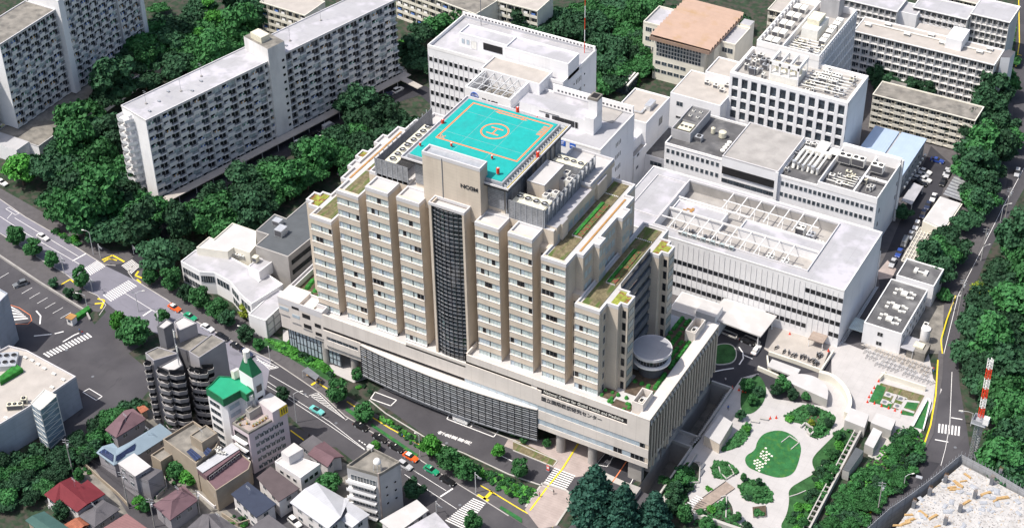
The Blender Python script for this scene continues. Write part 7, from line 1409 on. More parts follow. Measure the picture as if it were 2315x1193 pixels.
trees_at([(36,532,22,'round','round street tree, leftmost on the near kerb of the upper road'),(74,555,24,'round','round street tree, second from the left on the near kerb of the upper road'),(116,588,18,'round','smaller round street tree beyond the white car on the near kerb'),(183,628,22,'round','round street tree by the yellow marked crossing corner'),(122,637,13,'dark','small dark tree on the car park edge, first of three'),(155,657,14,'dark','small dark tree on the car park edge, second of three'),(178,670,12,'dark','small dark tree on the car park edge, third of three'),(300,740,36,'round','large bushy green tree at the car park entrance'),(268,728,20,'bright','bright green tree left of the large one at the car park entrance'),(368,712,16,'round','green tree just behind the dark apartment tower'),(340,625,19,'round','street tree nearest the crossing on the hospital side'),(386,632,25,'round','street tree second from the crossing on the hospital side'),(418,660,20,'dark','darker street tree third from the crossing on the hospital side'),(452,668,27,'round','large street tree in front of the curved annex window'),(487,690,27,'round','large street tree in front of the middle of the curved annex'),(515,715,22,'dark','dark street tree at the right part of the curved annex'),(552,748,22,'dark','dark street tree right of the curved annex corner'),(585,778,15,'round','small street tree at the right end of the annex row'),(552,700,17,'yellow','yellowish green tree in the small court of the curved annex'),(762,880,26,'round','round street tree right of the bus shelter'),(822,925,23,'round','round street tree behind the black taxis'),(975,1012,23,'bright','bright street tree beside the orange taxi'),(1018,1035,26,'round','big street tree above the green taxi'),(1055,1058,25,'round','street tree right of the green taxi by the crossing'),(1127,1020,14,'bright','young bright tree on the planted strip, nearest the driveway'),(807,845,14,'round','slim young tree on the planted strip by the glass wall'),(1160,975,9,'round','thin young tree before the lobby glass, left'),(1186,990,9,'round','thin young tree before the lobby glass, middle'),(1237,998,10,'round','thin young tree before the lobby glass, by the first column'),(1175,1055,20,'round','green tree on the verge left of the entrance crossing'),(638,890,17,'dark','dark tree between the pink building and the road'),(938,1105,22,'dark','dark tree between the white slab and the crossing'),(848,1005,13,'bright','bright small tree behind the white slab building'),(745,1085,25,'round','round green tree between the white house and the silver roof'),(1068,1180,18,'round','round tree at the bottom edge by the pedestrian crossing'),(648,1120,10,'bush','bush beside the white box house'),(400,1060,20,'round','green tree in the yard of the beige stepped house, left'),(425,1075,19,'bright','bright green tree in the yard of the beige stepped house, right'),(178,1072,13,'round','round tree on the lane above the red roof'),(315,1135,14,'bright','bright tree with pink flowers nearby on the lane'),(330,1145,12,'round','low round tree by the utility pole left of the purple roof'),(365,1105,9,'bush','round bush beside the grey town house'),(240,955,14,'round','small tree beside the mauve hip roof'),(135,1150,20,'dark','dark tree in the garden below the red roof'),(322,970,8,'bush','small bush between mauve and pale blue roofs'),(215,1010,18,'dark','dark tree left of the pale blue roofed house'),(195,1030,16,'dark','dark tree above the lane bend'),(250,985,14,'round','tree behind the pale blue roof'),(385,955,16,'dark','dark tree at the foot of the green topped building'),(560,1160,9,'bushb','bush in the planted yard of the navy roofed house'),(2045,475,22,'dark','dark tree between the carport and the long white building'),(2290,310,30,'round','rounded tree beside the top of the right hand road'),(2140,300,24,'dark','tree at the end of the low apartment block'),(2140,660,20,'bush','bright shrub mass beside the small black roofed cube'),(2225,680,32,'yellow','yellow green tree among the dark trees right of the road'),(2212,655,20,'yellow','smaller yellow green tree top beside the larger one')],None)
trees_at([(1345,1125,42,'cone','tall blue green conifer at the bottom, leftmost and largest of three'),(1410,1165,30,'cone','blue green conifer at the bottom edge, middle of three'),(1480,1160,32,'cone','blue green conifer at the bottom edge, rightmost of three')],'conifers at the bottom edge')
gl=[]
def gp(u,v,r_,kd,lab):gl.append((1500+u/2.982,930+v/2.982,r_*.78,kd,lab+' in the garden'))
for(u,v,r_,kd,lab)in[(560,-190,20,'round','tree behind the curved bench wall'),(640,-150,16,'dark','tree at the neck of the garden path'),(600,-90,16,'round','tree beside the garden path neck'),(520,20,14,'dark','tree above the mounded lawn'),(800,-190,24,'round','large tree at the centre of the northern planting'),(760,-150,18,'dark','dark tree left in the northern planting'),(870,-130,18,'dark','dark tree right in the northern planting'),(960,-110,13,'round','tree near the end of the terrace wall'),(540,440,9,'round','small tree at the north tip of the rounded bed'),(645,470,10,'dark','small tree in the middle of the rounded bed'),(650,550,15,'bush','bush in the rounded bed'),(570,560,12,'bushd','dark bush in the rounded bed'),(645,675,14,'bush','bush filling the square planter'),(410,340,9,'bush','bush in the triangular bed'),(120,450,22,'round','tree by the yard wall, left of the paved bay'),(80,520,20,'dark','dark tree near the yard wall'),(60,620,24,'dark','dark tree at the lower left of the garden'),(150,690,22,'round','tree at the bottom left of the garden by the conifers'),(180,400,12,'bushb','bright bush left of the paved bay'),(330,640,14,'bushb','bright bush beside the boardwalk'),(400,620,12,'round','young tree beside the boardwalk'),(500,700,13,'round','slender tree on the white paving'),(560,770,14,'dark','slender tree at the bottom of the white paving'),(310,510,10,'bushb','yellow green bush above the boardwalk'),(300,740,18,'round','tree at the bottom of the boardwalk planting'),(250,670,12,'round','tree at the boardwalk end'),(560,110,12,'bushb','clipped bush on the mounded lawn'),(860,40,13,'bushb','clipped bush in the northern bed'),(1060,110,16,'bush','bush group beside the seat wall'),(1000,70,10,'yellow','yellow grass clump above the seat wall'),(1120,60,14,'dark','tree above the right path'),(1010,-20,14,'dark','tree at the back of the northern bed')]:gp(u,v,r_,kd,lab)
trees_at(gl,'garden planting')
fillpoly([(1500+u/2.982,930+v/2.982)for u,v in((1240,70),(1290,100),(1150,470),(960,760),(900,840),(830,760),(930,600),(980,500),(1040,380),(1110,250))],18,['bush','bushd','round','bush','bushb'],(1.1,2.1),'shrub in the dense planting strip along the garden trellis','shrubs along the trellis','shrub',1.0,31,cat='shrub')
fillpoly([(2040,960),(2095,985),(2080,1050),(1990,1140),(1930,1200),(1850,1200),(1900,1100),(1950,1060),(1990,1060)],20,['bush','bushd','bush','flat2','bushd'],(1.5,2.9),'shrub or small tree on the brown slope left of the curved right hand road','shrubs on the slope','shrub',1.6,32,cat='shrub')
fillpoly([(610,760),(650,765),(730,815),(760,850),(840,870),(850,885),(760,855),(700,815),(640,790)],15,['bush','bushb','bushd'],(.9,1.7),'shrub in the bed left of the bus shelter','shrubs left of the shelter','shrub',.9,33,cat='shrub')
fillpoly([(858,934),(960,998),(1050,1035),(1150,1080),(1218,1108),(1195,1138),(1110,1092),(1040,1058),(945,1008),(855,948)],12,['bush','bushb','bushd','bush'],(.6,1.3),'shrub in the planted strip along the driveway','shrubs along the driveway','shrub',.8,34,cat='shrub')
fillpoly([(130,515),(190,550),(170,560),(120,525)],13,['bush','bushb'],(1.4,2),'shrub on the far pavement by the crossing','shrubs by the crossing','shrub',1,35,cat='shrub')
fillpoly([(1930,780+90),(1985,1020),(1990,1040),(1960,1040)],15,['bush'],(1,1.6),'shrub by the sunken court','shrubs by the court','shrub',1,36,cat='shrub')if False else None
fillpoly([(1500,60+1020),(1555,1050),(1560,1110),(1500,1120)],15,['bush','bushd'],(1.2,2),'shrub at the garden corner beside the conifers','shrubs beside the conifers','shrub',1,37,cat='shrub')
def groundcover(name,label,polys,n,m,s_=.35,h_=.45,z=.12,seed=0):
 r=random.Random(seed);b=MB()
 for poly in polys:
  xs,ys=[p[0]for p in poly],[p[1]for p in poly];k=0;tries=0
  while k<n and tries<n*6:
   tries+=1;a,c=r.uniform(min(xs),max(xs)),r.uniform(min(ys),max(ys));ins=False;j=len(poly)-1
   for i in range(len(poly)):
    if(poly[i][1]>c)!=(poly[j][1]>c)and a<(poly[j][0]-poly[i][0])*(c-poly[i][1])/(poly[j][1]-poly[i][1])+poly[i][0]:ins=not ins
    j=i
   if not ins:continue
   k+=1;p=W(a,c,z);q=r.random()*6.28;e=s_*r.uniform(.5,1.3);d=Vector((math.cos(q)*e,math.sin(q)*e,0));g=Vector((-d.y,d.x,0));hh=Vector((0,0,h_*r.uniform(.3,1.2)))
   b.poly([tuple(p-d),tuple(p-g+hh*.5),tuple(p+d+hh),tuple(p+g+hh*.6)],m)
 tag(b.build(name),label,'ground cover',None,'stuff')
GG=lambda P:[(1500+u/2.982,930+v/2.982)for u,v in P]
groundcover('ground_cover','low leafy ground cover filling the garden beds',[GG([(340,440),(318,380),(350,325),(440,345),(515,405),(420,458)]),GG([(500,500),(570,450),(680,480),(735,540),(742,610),(650,620),(540,590)]),GG([(810,30),(860,0),(960,-60),(1160,20),(1110,150),(1040,185),(990,165),(930,80)]),GG([(90,400),(170,330),(240,470),(160,560),(160,760),(20,640)]),GG([(230,690),(420,575),(470,740),(600,800),(560,860),(200,760)]),GG([(385,268),(470,170),(560,75),(590,85),(580,160),(520,230)])],420,'leaf_mid',.4,.5)
groundcover('rough_grass','rough green undergrowth on the slope and verges beside the roads',[[(2040,960),(2095,985),(2080,1050),(1990,1140),(1930,1200),(1850,1200),(1900,1100),(1950,1060)],[(858,936),(960,1000),(1050,1037),(1150,1082),(1215,1108),(1195,1136),(1110,1090),(1040,1056),(945,1006),(857,946)],[(600,765),(730,810),(760,850),(640,800)],[(2140,190),(2280,180),(2300,60),(2240,90)],[(1345,150),(1480,130),(1440,200),(1350,200)]],700,'leaf_bright',.45,.5,.2,5)
CP=dict(white=(.75,.75,.74),black=(.012,.012,.014),silver=(.45,.46,.48),blue=(.03,.07,.30),orange=(.80,.12,.02),green=(.02,.30,.15),teal=(.16,.52,.50),grey=(.16,.17,.18),navy=(.03,.04,.08),red=(.35,.03,.03))
for k,c in CP.items():mat('paint_'+k,c,.28,.03,1,spec=.6)
mat('tyre',(.02,.02,.02),.9,.1)
def loft(secs,m,cap=True):
 """secs: list of (x, [(y,z)...]) rings"""
 b=MB();n=len(secs[0][1]);k=b.mi(m)
 for x,r_ in secs:b.v+=[(x,y,z)for y,z in r_]
 for i in range(len(secs)-1):
  for j in range(n):b.f.append((i*n+j,i*n+(j+1)%n,(i+1)*n+(j+1)%n,(i+1)*n+j));b.m.append(k)
 b.f.append(tuple(range(n))[::-1]);b.m.append(k);b.f.append(tuple((len(secs)-1)*n+j for j in range(n)));b.m.append(k);return b
def ring_(w_,z0,z1,tw=None):
 tw=tw or w_*.92;return[(-w_/2,z0),(w_/2,z0),(w_/2,(z0+z1)/2),(tw/2,z1),(-tw/2,z1),(-w_/2,(z0+z1)/2)]
def vehicle(kind,paint,roof=None,stripe=None):
 t=thing({'van':'van','sedan':'car','suv':'car','conv':'car','truck':'truck'}[kind],'','van' if kind=='van' else 'car');m='paint_'+paint
 if kind=='van':loft([(-2.3,ring_(1.6,.35,1.0)),(-2.25,ring_(1.7,.3,1.2)),(2.1,ring_(1.7,.3,1.1)),(2.35,ring_(1.6,.35,.9))],m).build('body',t,False);loft([(-2.28,ring_(1.65,1.0,1.9,1.5)),(-2.2,ring_(1.68,1.0,2.0,1.5)),(1.2,ring_(1.68,1.0,2.0,1.5)),(2.0,ring_(1.6,1.0,1.15,1.5))],m).build('cabin',t,False);g0,g1,gz,gt=-1.9,1.35,1.25,1.7
 else:
  h_={'sedan':1.42,'suv':1.65,'conv':1.15}[kind]
  loft([(-2.3,ring_(1.45,.4,.8)),(-2.15,ring_(1.66,.28,.95)),(-1.3,ring_(1.7,.25,.98)),(1.2,ring_(1.7,.25,.95)),(2.1,ring_(1.64,.28,.78)),(2.3,ring_(1.4,.36,.66))],m).build('body',t,False)
  if kind=='conv':b=MB();b.box(-1.1,.7,-.62,.62,.9,1.0,'dark');b.build('cockpit',t,False);b=MB();b.poly([(.7,-.65,.95),(.7,.65,.95),(.35,.6,1.3),(.35,-.6,1.3)],'glass');b.build('windscreen',t,False)
  else:
   x0,x1=(-1.75,.75)if kind=='sedan' else(-2.1,.8);c=loft([(x0,ring_(1.5,.92,.98,1.3)),(x0+.55,ring_(1.52,.92,h_-.04,1.22)),(x1-.75,ring_(1.52,.92,h_-.04,1.22)),(x1+.05,ring_(1.5,.9,.95,1.35))],'glass_dark');c.build('windows',t,False)
   b=MB();b.box(x0+.5,x1-.68,-.62,.62,h_-.05,h_+.02,'paint_'+(roof or paint))
   b.build('roof',t,False)
 if kind=='van':b=MB();[b.box(g0,g1,s_*.80-.03,s_*.80+.03,gz,gt,'glass_dark')for s_ in(-1,1)];b.box(1.55,1.65,-.65,.65,1.25,1.7,'glass_dark');b.build('windows',t,False)
 for x in(-1.4,1.4):
  for s_ in(-1,1):
   b=MB();n=12
   for y in(s_*.62,s_*.86):pass
   p0=[(x+.33*math.cos(2*math.pi*i/n),s_*.62,.33+.33*math.sin(2*math.pi*i/n))for i in range(n)];p1=[(a,s_*.88,c)for a,_,c in p0]
   for i in range(n):b.poly([p0[i],p0[(i+1)%n],p1[(i+1)%n],p1[i]],'tyre')
   b.poly(p1,'steel');b.build('wheel',t,False)
 for s_ in(-1,1):b=MB();b.box(2.2,2.32,s_*.55-.16,s_*.55+.16,.55,.68,'unit_white');b.build('headlight',t,False);b=MB();b.box(-2.31,-2.22,s_*.58-.15,s_*.58+.15,.62,.78,'red');b.build('tail_light',t,False)
 if stripe:b=MB();b.box(-1.8,1.8,-.86,.86,.55,.68,'paint_'+stripe);b.build('stripe',t,False)
 if roof in('white',)and paint in('orange',)or paint in('green','black')and roof:b=MB();b.box(-.25,.0,-.25,.25,h_+.02,h_+.16,'unit_white');b.build('roof_sign',t,False)
 CH[t.name]=kids(t)or[o for o in bpy.data.objects if o.parent==t];return t
PR={}
def car(u,v,du,dv,kind,paint,label,roof=None,stripe=None,group=None,z=.06):
 key=(kind,paint,roof,stripe);p=W(u,v,.6);q=W(u+du,v+dv,.6);a=math.atan2(q.y-p.y,q.x-p.x)
 if key not in PR:PR[key]=vehicle(kind,paint,roof,stripe)
 o=put(PR[key],(p.x,p.y,z),a,label);
 if group:o['group']=group
 elif 'group' in o:del o['group']
 return o
def c5(u,v):return(u/2.9833,400+v/2.9833)
def c10(u,v):return(580+u/2.9833,793+v/2.9833)
def c8(u,v):return(1715+u/2.9833,400+v/2.9833)
def c4(u,v):return(1715+u/2.9833,v/2.9833)
RD=(20,11)
for(pos,d,kind,paint,lab,kw)in[(c5(290,403),RD,'sedan','white','white car driving on the upper left road before the crossing',{}),(c5(1178,880),RD,'sedan','orange','orange taxi with a cream roof on the road above the dark tower',dict(roof='white')),(c5(1285,940),RD,'sedan','green','green taxi half hidden behind the dark apartment tower',dict(roof='green')),(c5(1400,1015),RD,'sedan','white','white and blue patrol car parked beside the row of black cars',dict(roof='white',stripe='blue')),(c5(1500,1075),RD,'sedan','black','black car just behind the white and blue patrol car',{}),(c5(1600,1140),RD,'sedan','black','black taxi second behind the patrol car',dict(roof='black')),(c5(1665,1185),(20,12),'suv','navy','navy car parked by the zebra hatching behind the green tower',{}),(c10(408,398),RD,'conv','teal','pale turquoise open car on the road left of the black taxis',{}),(c10(705,505),RD,'sedan','black','black taxi, leftmost of the waiting row',dict(roof='black')),(c10(833,582),RD,'sedan','black','black taxi, middle of the waiting row',dict(roof='black')),(c10(942,648),RD,'sedan','black','black taxi touching the orange taxi in the waiting row',dict(roof='black')),(c10(1040,712),RD,'sedan','orange','orange taxi with white roof in the waiting row',dict(roof='white')),(c10(1000,768),RD,'suv','silver','silver car beside the orange taxi, behind the white slab',{}),(c10(1180,800),RD,'sedan','green','green taxi near the pedestrian crossing',dict(roof='green')),(c10(1290,872),RD,'sedan','black','black car first in line before the pedestrian crossing',{}),(c10(1382,462),(20,8),'van','white','white ambulance van parked under the curved lobby glass',{}),(c5(140,718),(-18,6),'suv','grey','dark grey estate car parked in the striped car park',{}),((666,1178),(14,12),'suv','white','white hatchback parked between the brown roof and the silver roof',{}),((5,412),(18,10),'sedan','white','white car at the far left frame edge under the bright tree',{}),(c8(1180,137),(-8,17),'sedan','white','white sedan in the lane beside the cream garage roof',{}),(c8(1142,190),(-8,17),'sedan','navy','dark blue sedan in the lane, second along the cream garage',{}),(c8(1110,250),(-8,17),'suv','navy','dark blue people carrier beside the garage corner',{}),(c8(1065,325),(-8,17),'suv','white','white car in the lane just below the garage',{}),(c8(1025,392),(-8,17),'sedan','silver','silver sedan in the lane beside the lattice',{}),(c8(985,443),(-8,17),'van','grey','grey van in the lane beside the lattice',{}),(c8(947,510),(-8,17),'sedan','blue','bright blue sedan in the lane beside the lattice',{}),(c8(905,577),(-8,17),'sedan','silver','silver sedan, last in the lane by the pink paving',{}),(c8(1245,32),(-8,17),'sedan','black','black sedan at the upper end of the parked lane',{}),(c8(1268,-35),(-8,17),'sedan','silver','silver sedan uppermost in the parked lane',{}),(c4(1205,1080),(18,5),'sedan','blue','blue sedan parked under the cream apartment block',{}),(c4(1122,1155),(18,6),'sedan','white','white car in the yard beside the blue roofed workshop, first row',{}),(c4(1100,1180),(18,6),'sedan','silver','silver car in the yard beside the workshop, second row',{}),(c8(1075,10),(18,6),'sedan','silver','silver car in the yard beside the carport, third row',{}),(c8(1120,15),(18,6),'sedan','white','white car in the yard beside the carport, right one',{}),(c8(1090,40),(18,6),'sedan','black','black car in the yard nearest the carport roof',{}),(c4(1275,1172),(-8,17),'sedan','silver','pale sedan alone on the yard right of the workshop',{}),((681,322),(17,-9),'van','white','white van parked along the long slab, front one',{}),((743,286),(17,-9),'van','silver','silver minibus parked along the long slab canopy',{}),((708,303),(17,-9),'sedan','black','black car between the two vans along the long slab',{}),((728,312),(17,-9),'suv','white','white car under the tree edge along the long slab',{}),((900,203),(17,-9),'suv','white','white car at the far end canopy of the long slab',{}),((878,213),(17,-9),'sedan','navy','dark car near the far end canopy of the long slab',{}),((776,388),(14,-10),'sedan','silver','silver car glimpsed through trees left of the tower, lower',{}),((787,378),(14,-10),'sedan','navy','dark car glimpsed through trees left of the tower, upper',{}),((905,160),(16,4),'van','white','white van parked beyond the far end of the long slab',{}),((1237,48),(14,3),'van','blue','small blue van among the trees behind the tall mast',{}),((2300,390),(-5,18),'suv','silver','silver car on the right hand road near the frame edge',{}),(c8(1030,1300)if False else(1710,790),(10,-14),'sedan','white','white car under the car porch canopy',{}),((1690,770),(12,5),'sedan','black','black car waiting under the car porch canopy',{})]:
 car(pos[0],pos[1],d[0],d[1],kind,paint,lab,**kw)
def lamp(base,head,label,m='frame'):
 g=W(*base,0.1);best=(1e9,8)
 for zi in range(30,130):
  z=zi/10;c=Vector((g.x,g.y,z))-CAM;y=PY+FPX*c.dot(DN)/c.dot(_f);best=min(best,(abs(y-head[1]-2),z))
 z=best[1];h_=W(*head,z);t=thing('street_lamp',label,'street lamp',(g.x,g.y,0));b=MB();b.cyl(g.x,g.y,0,z-.5,.12,m,r1=.08,n=8);b.build('pole',t)
 d=Vector((h_.x-g.x,h_.y-g.y,0));d=d.normalized()*min(d.length,3.2)if d.length>.01 else Vector((1,0,0));b=MB();b.path([(g.x,g.y,z-.6),(g.x+d.x*.4,g.y+d.y*.4,z),(g.x+d.x,g.y+d.y,z+.1)],.07,m);b.build('arm',t);b=MB();b.bar((g.x+d.x*.85,g.y+d.y*.85,z+.1),(g.x+d.x*1.2,g.y+d.y*1.2,z+.1),.17,'unit_white',6);b.build('lamp_head',t)
for bs,hd,lab in((c5(632,520),c5(560,358),'tall street lamp on the far pavement before the crossing'),(c5(1200,302),c5(1215,243),'street lamp at the foot of the long slab'),(c5(588,870),c5(520,782),'street lamp on the near corner of the crossing'),(c5(935,905),c5(965,768),'street lamp leaning over the road below the crossing'),(c5(1665,1090),c5(1610,1003),'street lamp between the annex trees'),(c10(272,480),c10(303,272),'street lamp beside the pink building'),(c10(1105,710),c10(1070,552),'tall street lamp behind the orange taxi'),(c10(95,75),c10(80,-30),'street lamp at the hatched bay left of the shelter'),(c8(1300,900),c8(1360,800),'street lamp on the right hand road, nearer'),(c8(1500,560),c8(1560,455),'street lamp on the right hand road, middle'),(c8(1625,330),c8(1700,180),'street lamp on the right hand road, farther'),((1715+975/2.98,793+930/2.98),(1715+1040/2.98,793+825/2.98),'pale blue street lamp on the curve beside the slope'),((1715+1430/2.98,793+500/2.98),(1715+1350/2.98,793+402/2.98),'street lamp right of the right hand crossing'),(c10(1500,1200),c10(1520,1155),'street lamp at the bottom edge by the crossing')):lamp(bs,hd,lab)
def pole(base,top_y,label,cat='utility pole',wires=True):
 g=W(*base,0);best=(1e9,8)
 for zi in range(30,200):z=zi/10;c=Vector((g.x,g.y,z))-CAM;y=PY+FPX*c.dot(DN)/c.dot(_f);best=min(best,(abs(y-top_y),z))
 z=best[1];t=thing('utility_pole',label,cat,(g.x,g.y,0));b=MB();b.cyl(g.x,g.y,0,z,.17,'concrete',r1=.12,n=8);b.build('pole',t)
 for k in(0,1):b=MB();b.bar((g.x-.9,g.y-.3,z-.4-.9*k),(g.x+.9,g.y+.3,z-.4-.9*k),.07,'steel');b.build('crossarm',t)
 b=MB();b.cyl(g.x+.4,g.y,z-2.6,z-1.8,.28,'duct',n=10);b.build('transformer',t);return Vector((g.x,g.y,z-.3))
p9=lambda u,v:(u/2.9833,793+v/2.9833)
tops=[pole(p9(492,815),793+590/2.9833,'utility pole at the lane corner below the glazed stair'),pole(p9(870,1060),793+810/2.9833,'utility pole before the grey town house'),pole(p9(1045,1185),793+990/2.9833,'utility pole left of the purple hip roof'),pole(p9(1350,1095),793+935/2.9833,'utility pole right of the purple hip roof')]
pr=[pole(c8(1330,1000),400+690/2.9833,'tall pole on the right hand road, nearest the small buildings'),pole(c8(1500,560),400+345/2.9833,'tall pole on the right hand road beside the middle trees'),pole(c8(1660,290),400+75/2.9833,'tall pole farthest up the right hand road')]
pole((1715+800/2.98,793+1100/2.98),793+880/2.98,'leaning pole with a ladder frame beside the building site')
for nm,L_ in(('overhead_cable',tops),('overhead_cable',pr)):
 for k,(a,c)in enumerate(zip(L_,L_[1:])):
  q=thing(nm,'thin sagging overhead cable, span %s %s'%('one two three'.split()[k],'over the lane between the houses' if L_ is tops else 'along the right hand road'),'cable',tuple(a));b=MB();pts=[a.lerp(c,t/8)-Vector((0,0,1.6*math.sin(math.pi*t/8)))for t in range(9)];b.path(pts,.03,'dark',3);b.build('cable',q)
for u,v,ty,lab in((c5(400,620)[0]+12,c5(0,655)[1],400+530/2.98,'traffic signal on the near kerb left of the crossing'),(c5(680,540)[0],c5(0,545)[1],400+450/2.98,'traffic signal on the far corner, left one'),(c5(905,520)[0],c5(0,520)[1],400+455/2.98,'red and white banded signal post at the side road'),(c10(1480,950)[0],c10(0,955)[1],793+815/2.98,'traffic signal with sign arm by the hospital crossing'),(c10(1215,1090)[0],c10(0,1090)[1],793+1010/2.98,'traffic signal on the near side before the bottom crossing'),(c5(625,760)[0],c5(0,770)[1],400+670/2.98,'traffic signal beside the round tree at the crossing')):
 g=W(u,v,0);best=min((abs(PY+FPX*(Vector((g.x,g.y,zi/10))-CAM).dot(DN)/(Vector((g.x,g.y,zi/10))-CAM).dot(_f)-ty),zi/10)for zi in range(20,110));z=best[1]
 t=thing('traffic_signal',lab,'traffic signal',(g.x,g.y,0));b=MB();b.cyl(g.x,g.y,0,z,.12,'frame',n=8);b.build('pole',t);b=MB();b.bar((g.x,g.y,z-.4),(g.x+2.2,g.y-1,z-.2),.06,'frame');b.build('arm',t);b=MB();b.box(g.x+1.2,g.x+2.5,g.y-1.2,g.y-.9,z-.4,z,'steel_dark');b.build('signal_head',t)
P=[W(*c10(310,130),2.8),W(*c10(345,105),2.8),W(*c10(425,165),2.8),W(*c10(400,195),2.8)];t=thing('bus_shelter','dark roofed bus shelter on the pavement beside the hatched bay','bus shelter',tuple(P[0].xy)+(0,));b=MB();b.prism([(p.x,p.y)for p in P],2.65,2.85,'steel_dark');b.build('roof',t)
for p in P:b=MB();b.cyl(p.x,p.y,.1,2.65,.09,'frame',n=6);b.build('post',t)
a,c=P[1],P[2];b=MB();b.box(min(a.x,c.x),max(a.x,c.x),(a.y+c.y)/2-.3,(a.y+c.y)/2+.1,.5,.6,'wood');b.build('bench',t)
p=W(*c5(490,985),0);t=thing('gate_booth','small white gate booth with an orange red roof at the car park entrance','booth',tuple(p));b=MB();b.box(-1,1,-1,1,0,2.4,'white_plain');b.build('wall',t,False);b=MB();b.box(-1.2,1.2,-1.2,1.2,2.4,2.6,'rust');b.build('roof',t,False);inst(winmesh(1.0,.9,'glass','frame',0),'window',t,(0,-1.02,1.1))
q=slab_s('hedge',[W(*c5(510,945),0),W(*c5(600,885),0),W(*c5(615,905),0),W(*c5(525,970),0)],1.2,'hedge');tag(q,'clipped green hedge beside the gate booth','hedge');del q['kind']
mc=thing('motorcycle','','motorcycle');b=MB();b.bar((-.5,0,.55),(.5,0,.75),.2,'navy' if False else 'steel_dark',6);b.build('body',mc,False)
b=MB();b.box(-.7,.0,-.16,.16,.75,.9,'dark');b.build('seat',mc,False);b=MB();b.bar((.5,-.35,1.05),(.5,.35,1.05),.04,'steel');b.bar((.65,0,.35),(.45,0,1.05),.05,'steel');b.build('handlebar',mc,False)
for x in(-.65,.7):b=MB();b.path([(x+.32*math.cos(a_*.785),0,.32+.32*math.sin(a_*.785))for a_ in range(9)],.07,'tyre',5);b.build('wheel',mc,False)
CH[mc.name]=list(mc.children)or[o for o in bpy.data.objects if o.parent==mc]
fcp=lambda u,v:W(1560+u/2.8,720+v/2.8,.08)
for i,(u,v)in enumerate([(548,188),(595,212),(625,218),(650,235),(668,238),(700,245),(712,242),(728,250),(748,262),(770,268),(785,272),(800,278),(790,290),(808,290),(805,232),(820,228),(832,238),(815,245)]):p=fcp(u,v);put(mc,tuple(p),1.2+.3*(i%3),'dark motorcycle standing in the motorcycle park by the entrance canopy','motorcycles in the park')
bc=thing('bicycle','','bicycle');b=MB();b.path([(-.5,0,.33),(-.15,0,.35),(.35,0,.75),(-.25,0,.75),(-.5,0,.33)],.03,'steel',3);b.path([(.5,0,.33),(.38,0,.95)],.03,'steel',3);b.build('frame',bc,False)
for x in(-.5,.52):b=MB();b.path([(x+.32*math.cos(a_*.785),0,.33+.32*math.sin(a_*.785))for a_ in range(9)],.03,'tyre',3);b.build('wheel',bc,False)
b=MB();b.box(-.35,-.12,-.08,.08,.85,.92,'dark');b.build('saddle',bc,False);b=MB();b.bar((.36,-.28,1.0),(.36,.28,1.0),.03,'duct');b.build('handlebar',bc,False);b=MB();b.box(.45,.8,-.15,.15,.7,.95,'duct');b.build('basket',bc,False)
CH[bc.name]=[o for o in bpy.data.objects if o.parent==bc]
rn=random.Random(6)
for r_ in range(4):
 for i in range(17):
  if rn.random()<.18:continue
  p=W(1952+r_*3.5+i*9.0,785+r_*11+i*3.1,.1);put(bc,(p.x,p.y,.09),1.3+rn.uniform(-.2,.2),'bicycle in the crowded rows of the bicycle park below the black roofed building','bicycles in the main park')
for i in range(26):p=W(1640-i*2.9+rn.uniform(-1,1),893+i*4.4,.1);put(bc,(p.x,p.y,.09),.3+rn.uniform(-.3,.3),'bicycle in the long row beside the sunken yard wall','bicycles along the yard wall')
mat('skin',(.45,.30,.22),.6,.05);mat('hair',(.02,.017,.015),.6,.1)
def person_mesh(walk):
 me=bpy.data.meshes.new('person');s_=.22 if walk else .06
 V_=[(0,0,.95),(0,0,1.15),(0,0,1.38),(0,0,1.5),(0,0,1.63),(.0,.17,1.36),(.05+s_*.4,.22,1.1),(.12+s_*.6,.2,.88),(0,-.17,1.36),(-s_*.4,-.22,1.1),(.04-s_*.3,-.2,.88),(0,.09,.88),(s_*.7,.1,.48),(s_,.1,.07),(s_+.14,.1,.03),(0,-.09,.88),(-s_*.4,-.1,.48),(-s_*1.2,-.1,.09),(-s_*1.1+.13,-.1,.03)]
 E_=[(0,1),(1,2),(2,3),(3,4),(2,5),(5,6),(6,7),(2,8),(8,9),(9,10),(0,11),(11,12),(12,13),(13,14),(0,15),(15,16),(16,17),(17,18)]
 R_=[(.15,.13),(.13,.11),(.17,.11),(.05,.05),(.1,.11),(.06,.06),(.045,.045),(.04,.04),(.06,.06),(.045,.045),(.04,.04),(.09,.09),(.065,.065),(.045,.045),(.045,.04),(.09,.09),(.065,.065),(.045,.045),(.045,.04)]
 me.from_pydata(V_,E_,[]);o=bpy.data.objects.new('tmp',me);COL.objects.link(o);md=o.modifiers.new('s','SKIN')
 for v,r2 in zip(me.skin_vertices[0].data,R_):v.radius=r2
 me.skin_vertices[0].data[0].use_root=True;sb=o.modifiers.new('d','SUBSURF');sb.levels=1;sb.render_levels=1
 bpy.context.view_layer.update();n=bpy.data.meshes.new_from_object(o.evaluated_get(bpy.context.evaluated_depsgraph_get()));bpy.data.objects.remove(o)
 n.materials.clear()
 for m_ in('skin','cloth_white','frame_dark','cloth_blue','cloth_red'):n.materials.append(MATS[m_])
 return n
bodies={}
for wk in(0,1):
 base=person_mesh(wk)
 for ci,(top,bot)in enumerate(((1,2),(3,2),(4,3),(2,2))):
  m_=base.copy()
  for p in m_.polygons:
   z=p.center.z;r2=math.hypot(p.center.x,p.center.y);p.material_index=0 if(z>1.46 or(z<1.0 and abs(p.center.y)>.17))else(top if z>.92 else bot)
  bodies[(wk,ci)]=m_
hm=MB();hm.cyl(-.015,0,1.64,1.75,.105,'hair',r1=.05,n=8);hm=hm.mesh('hair')
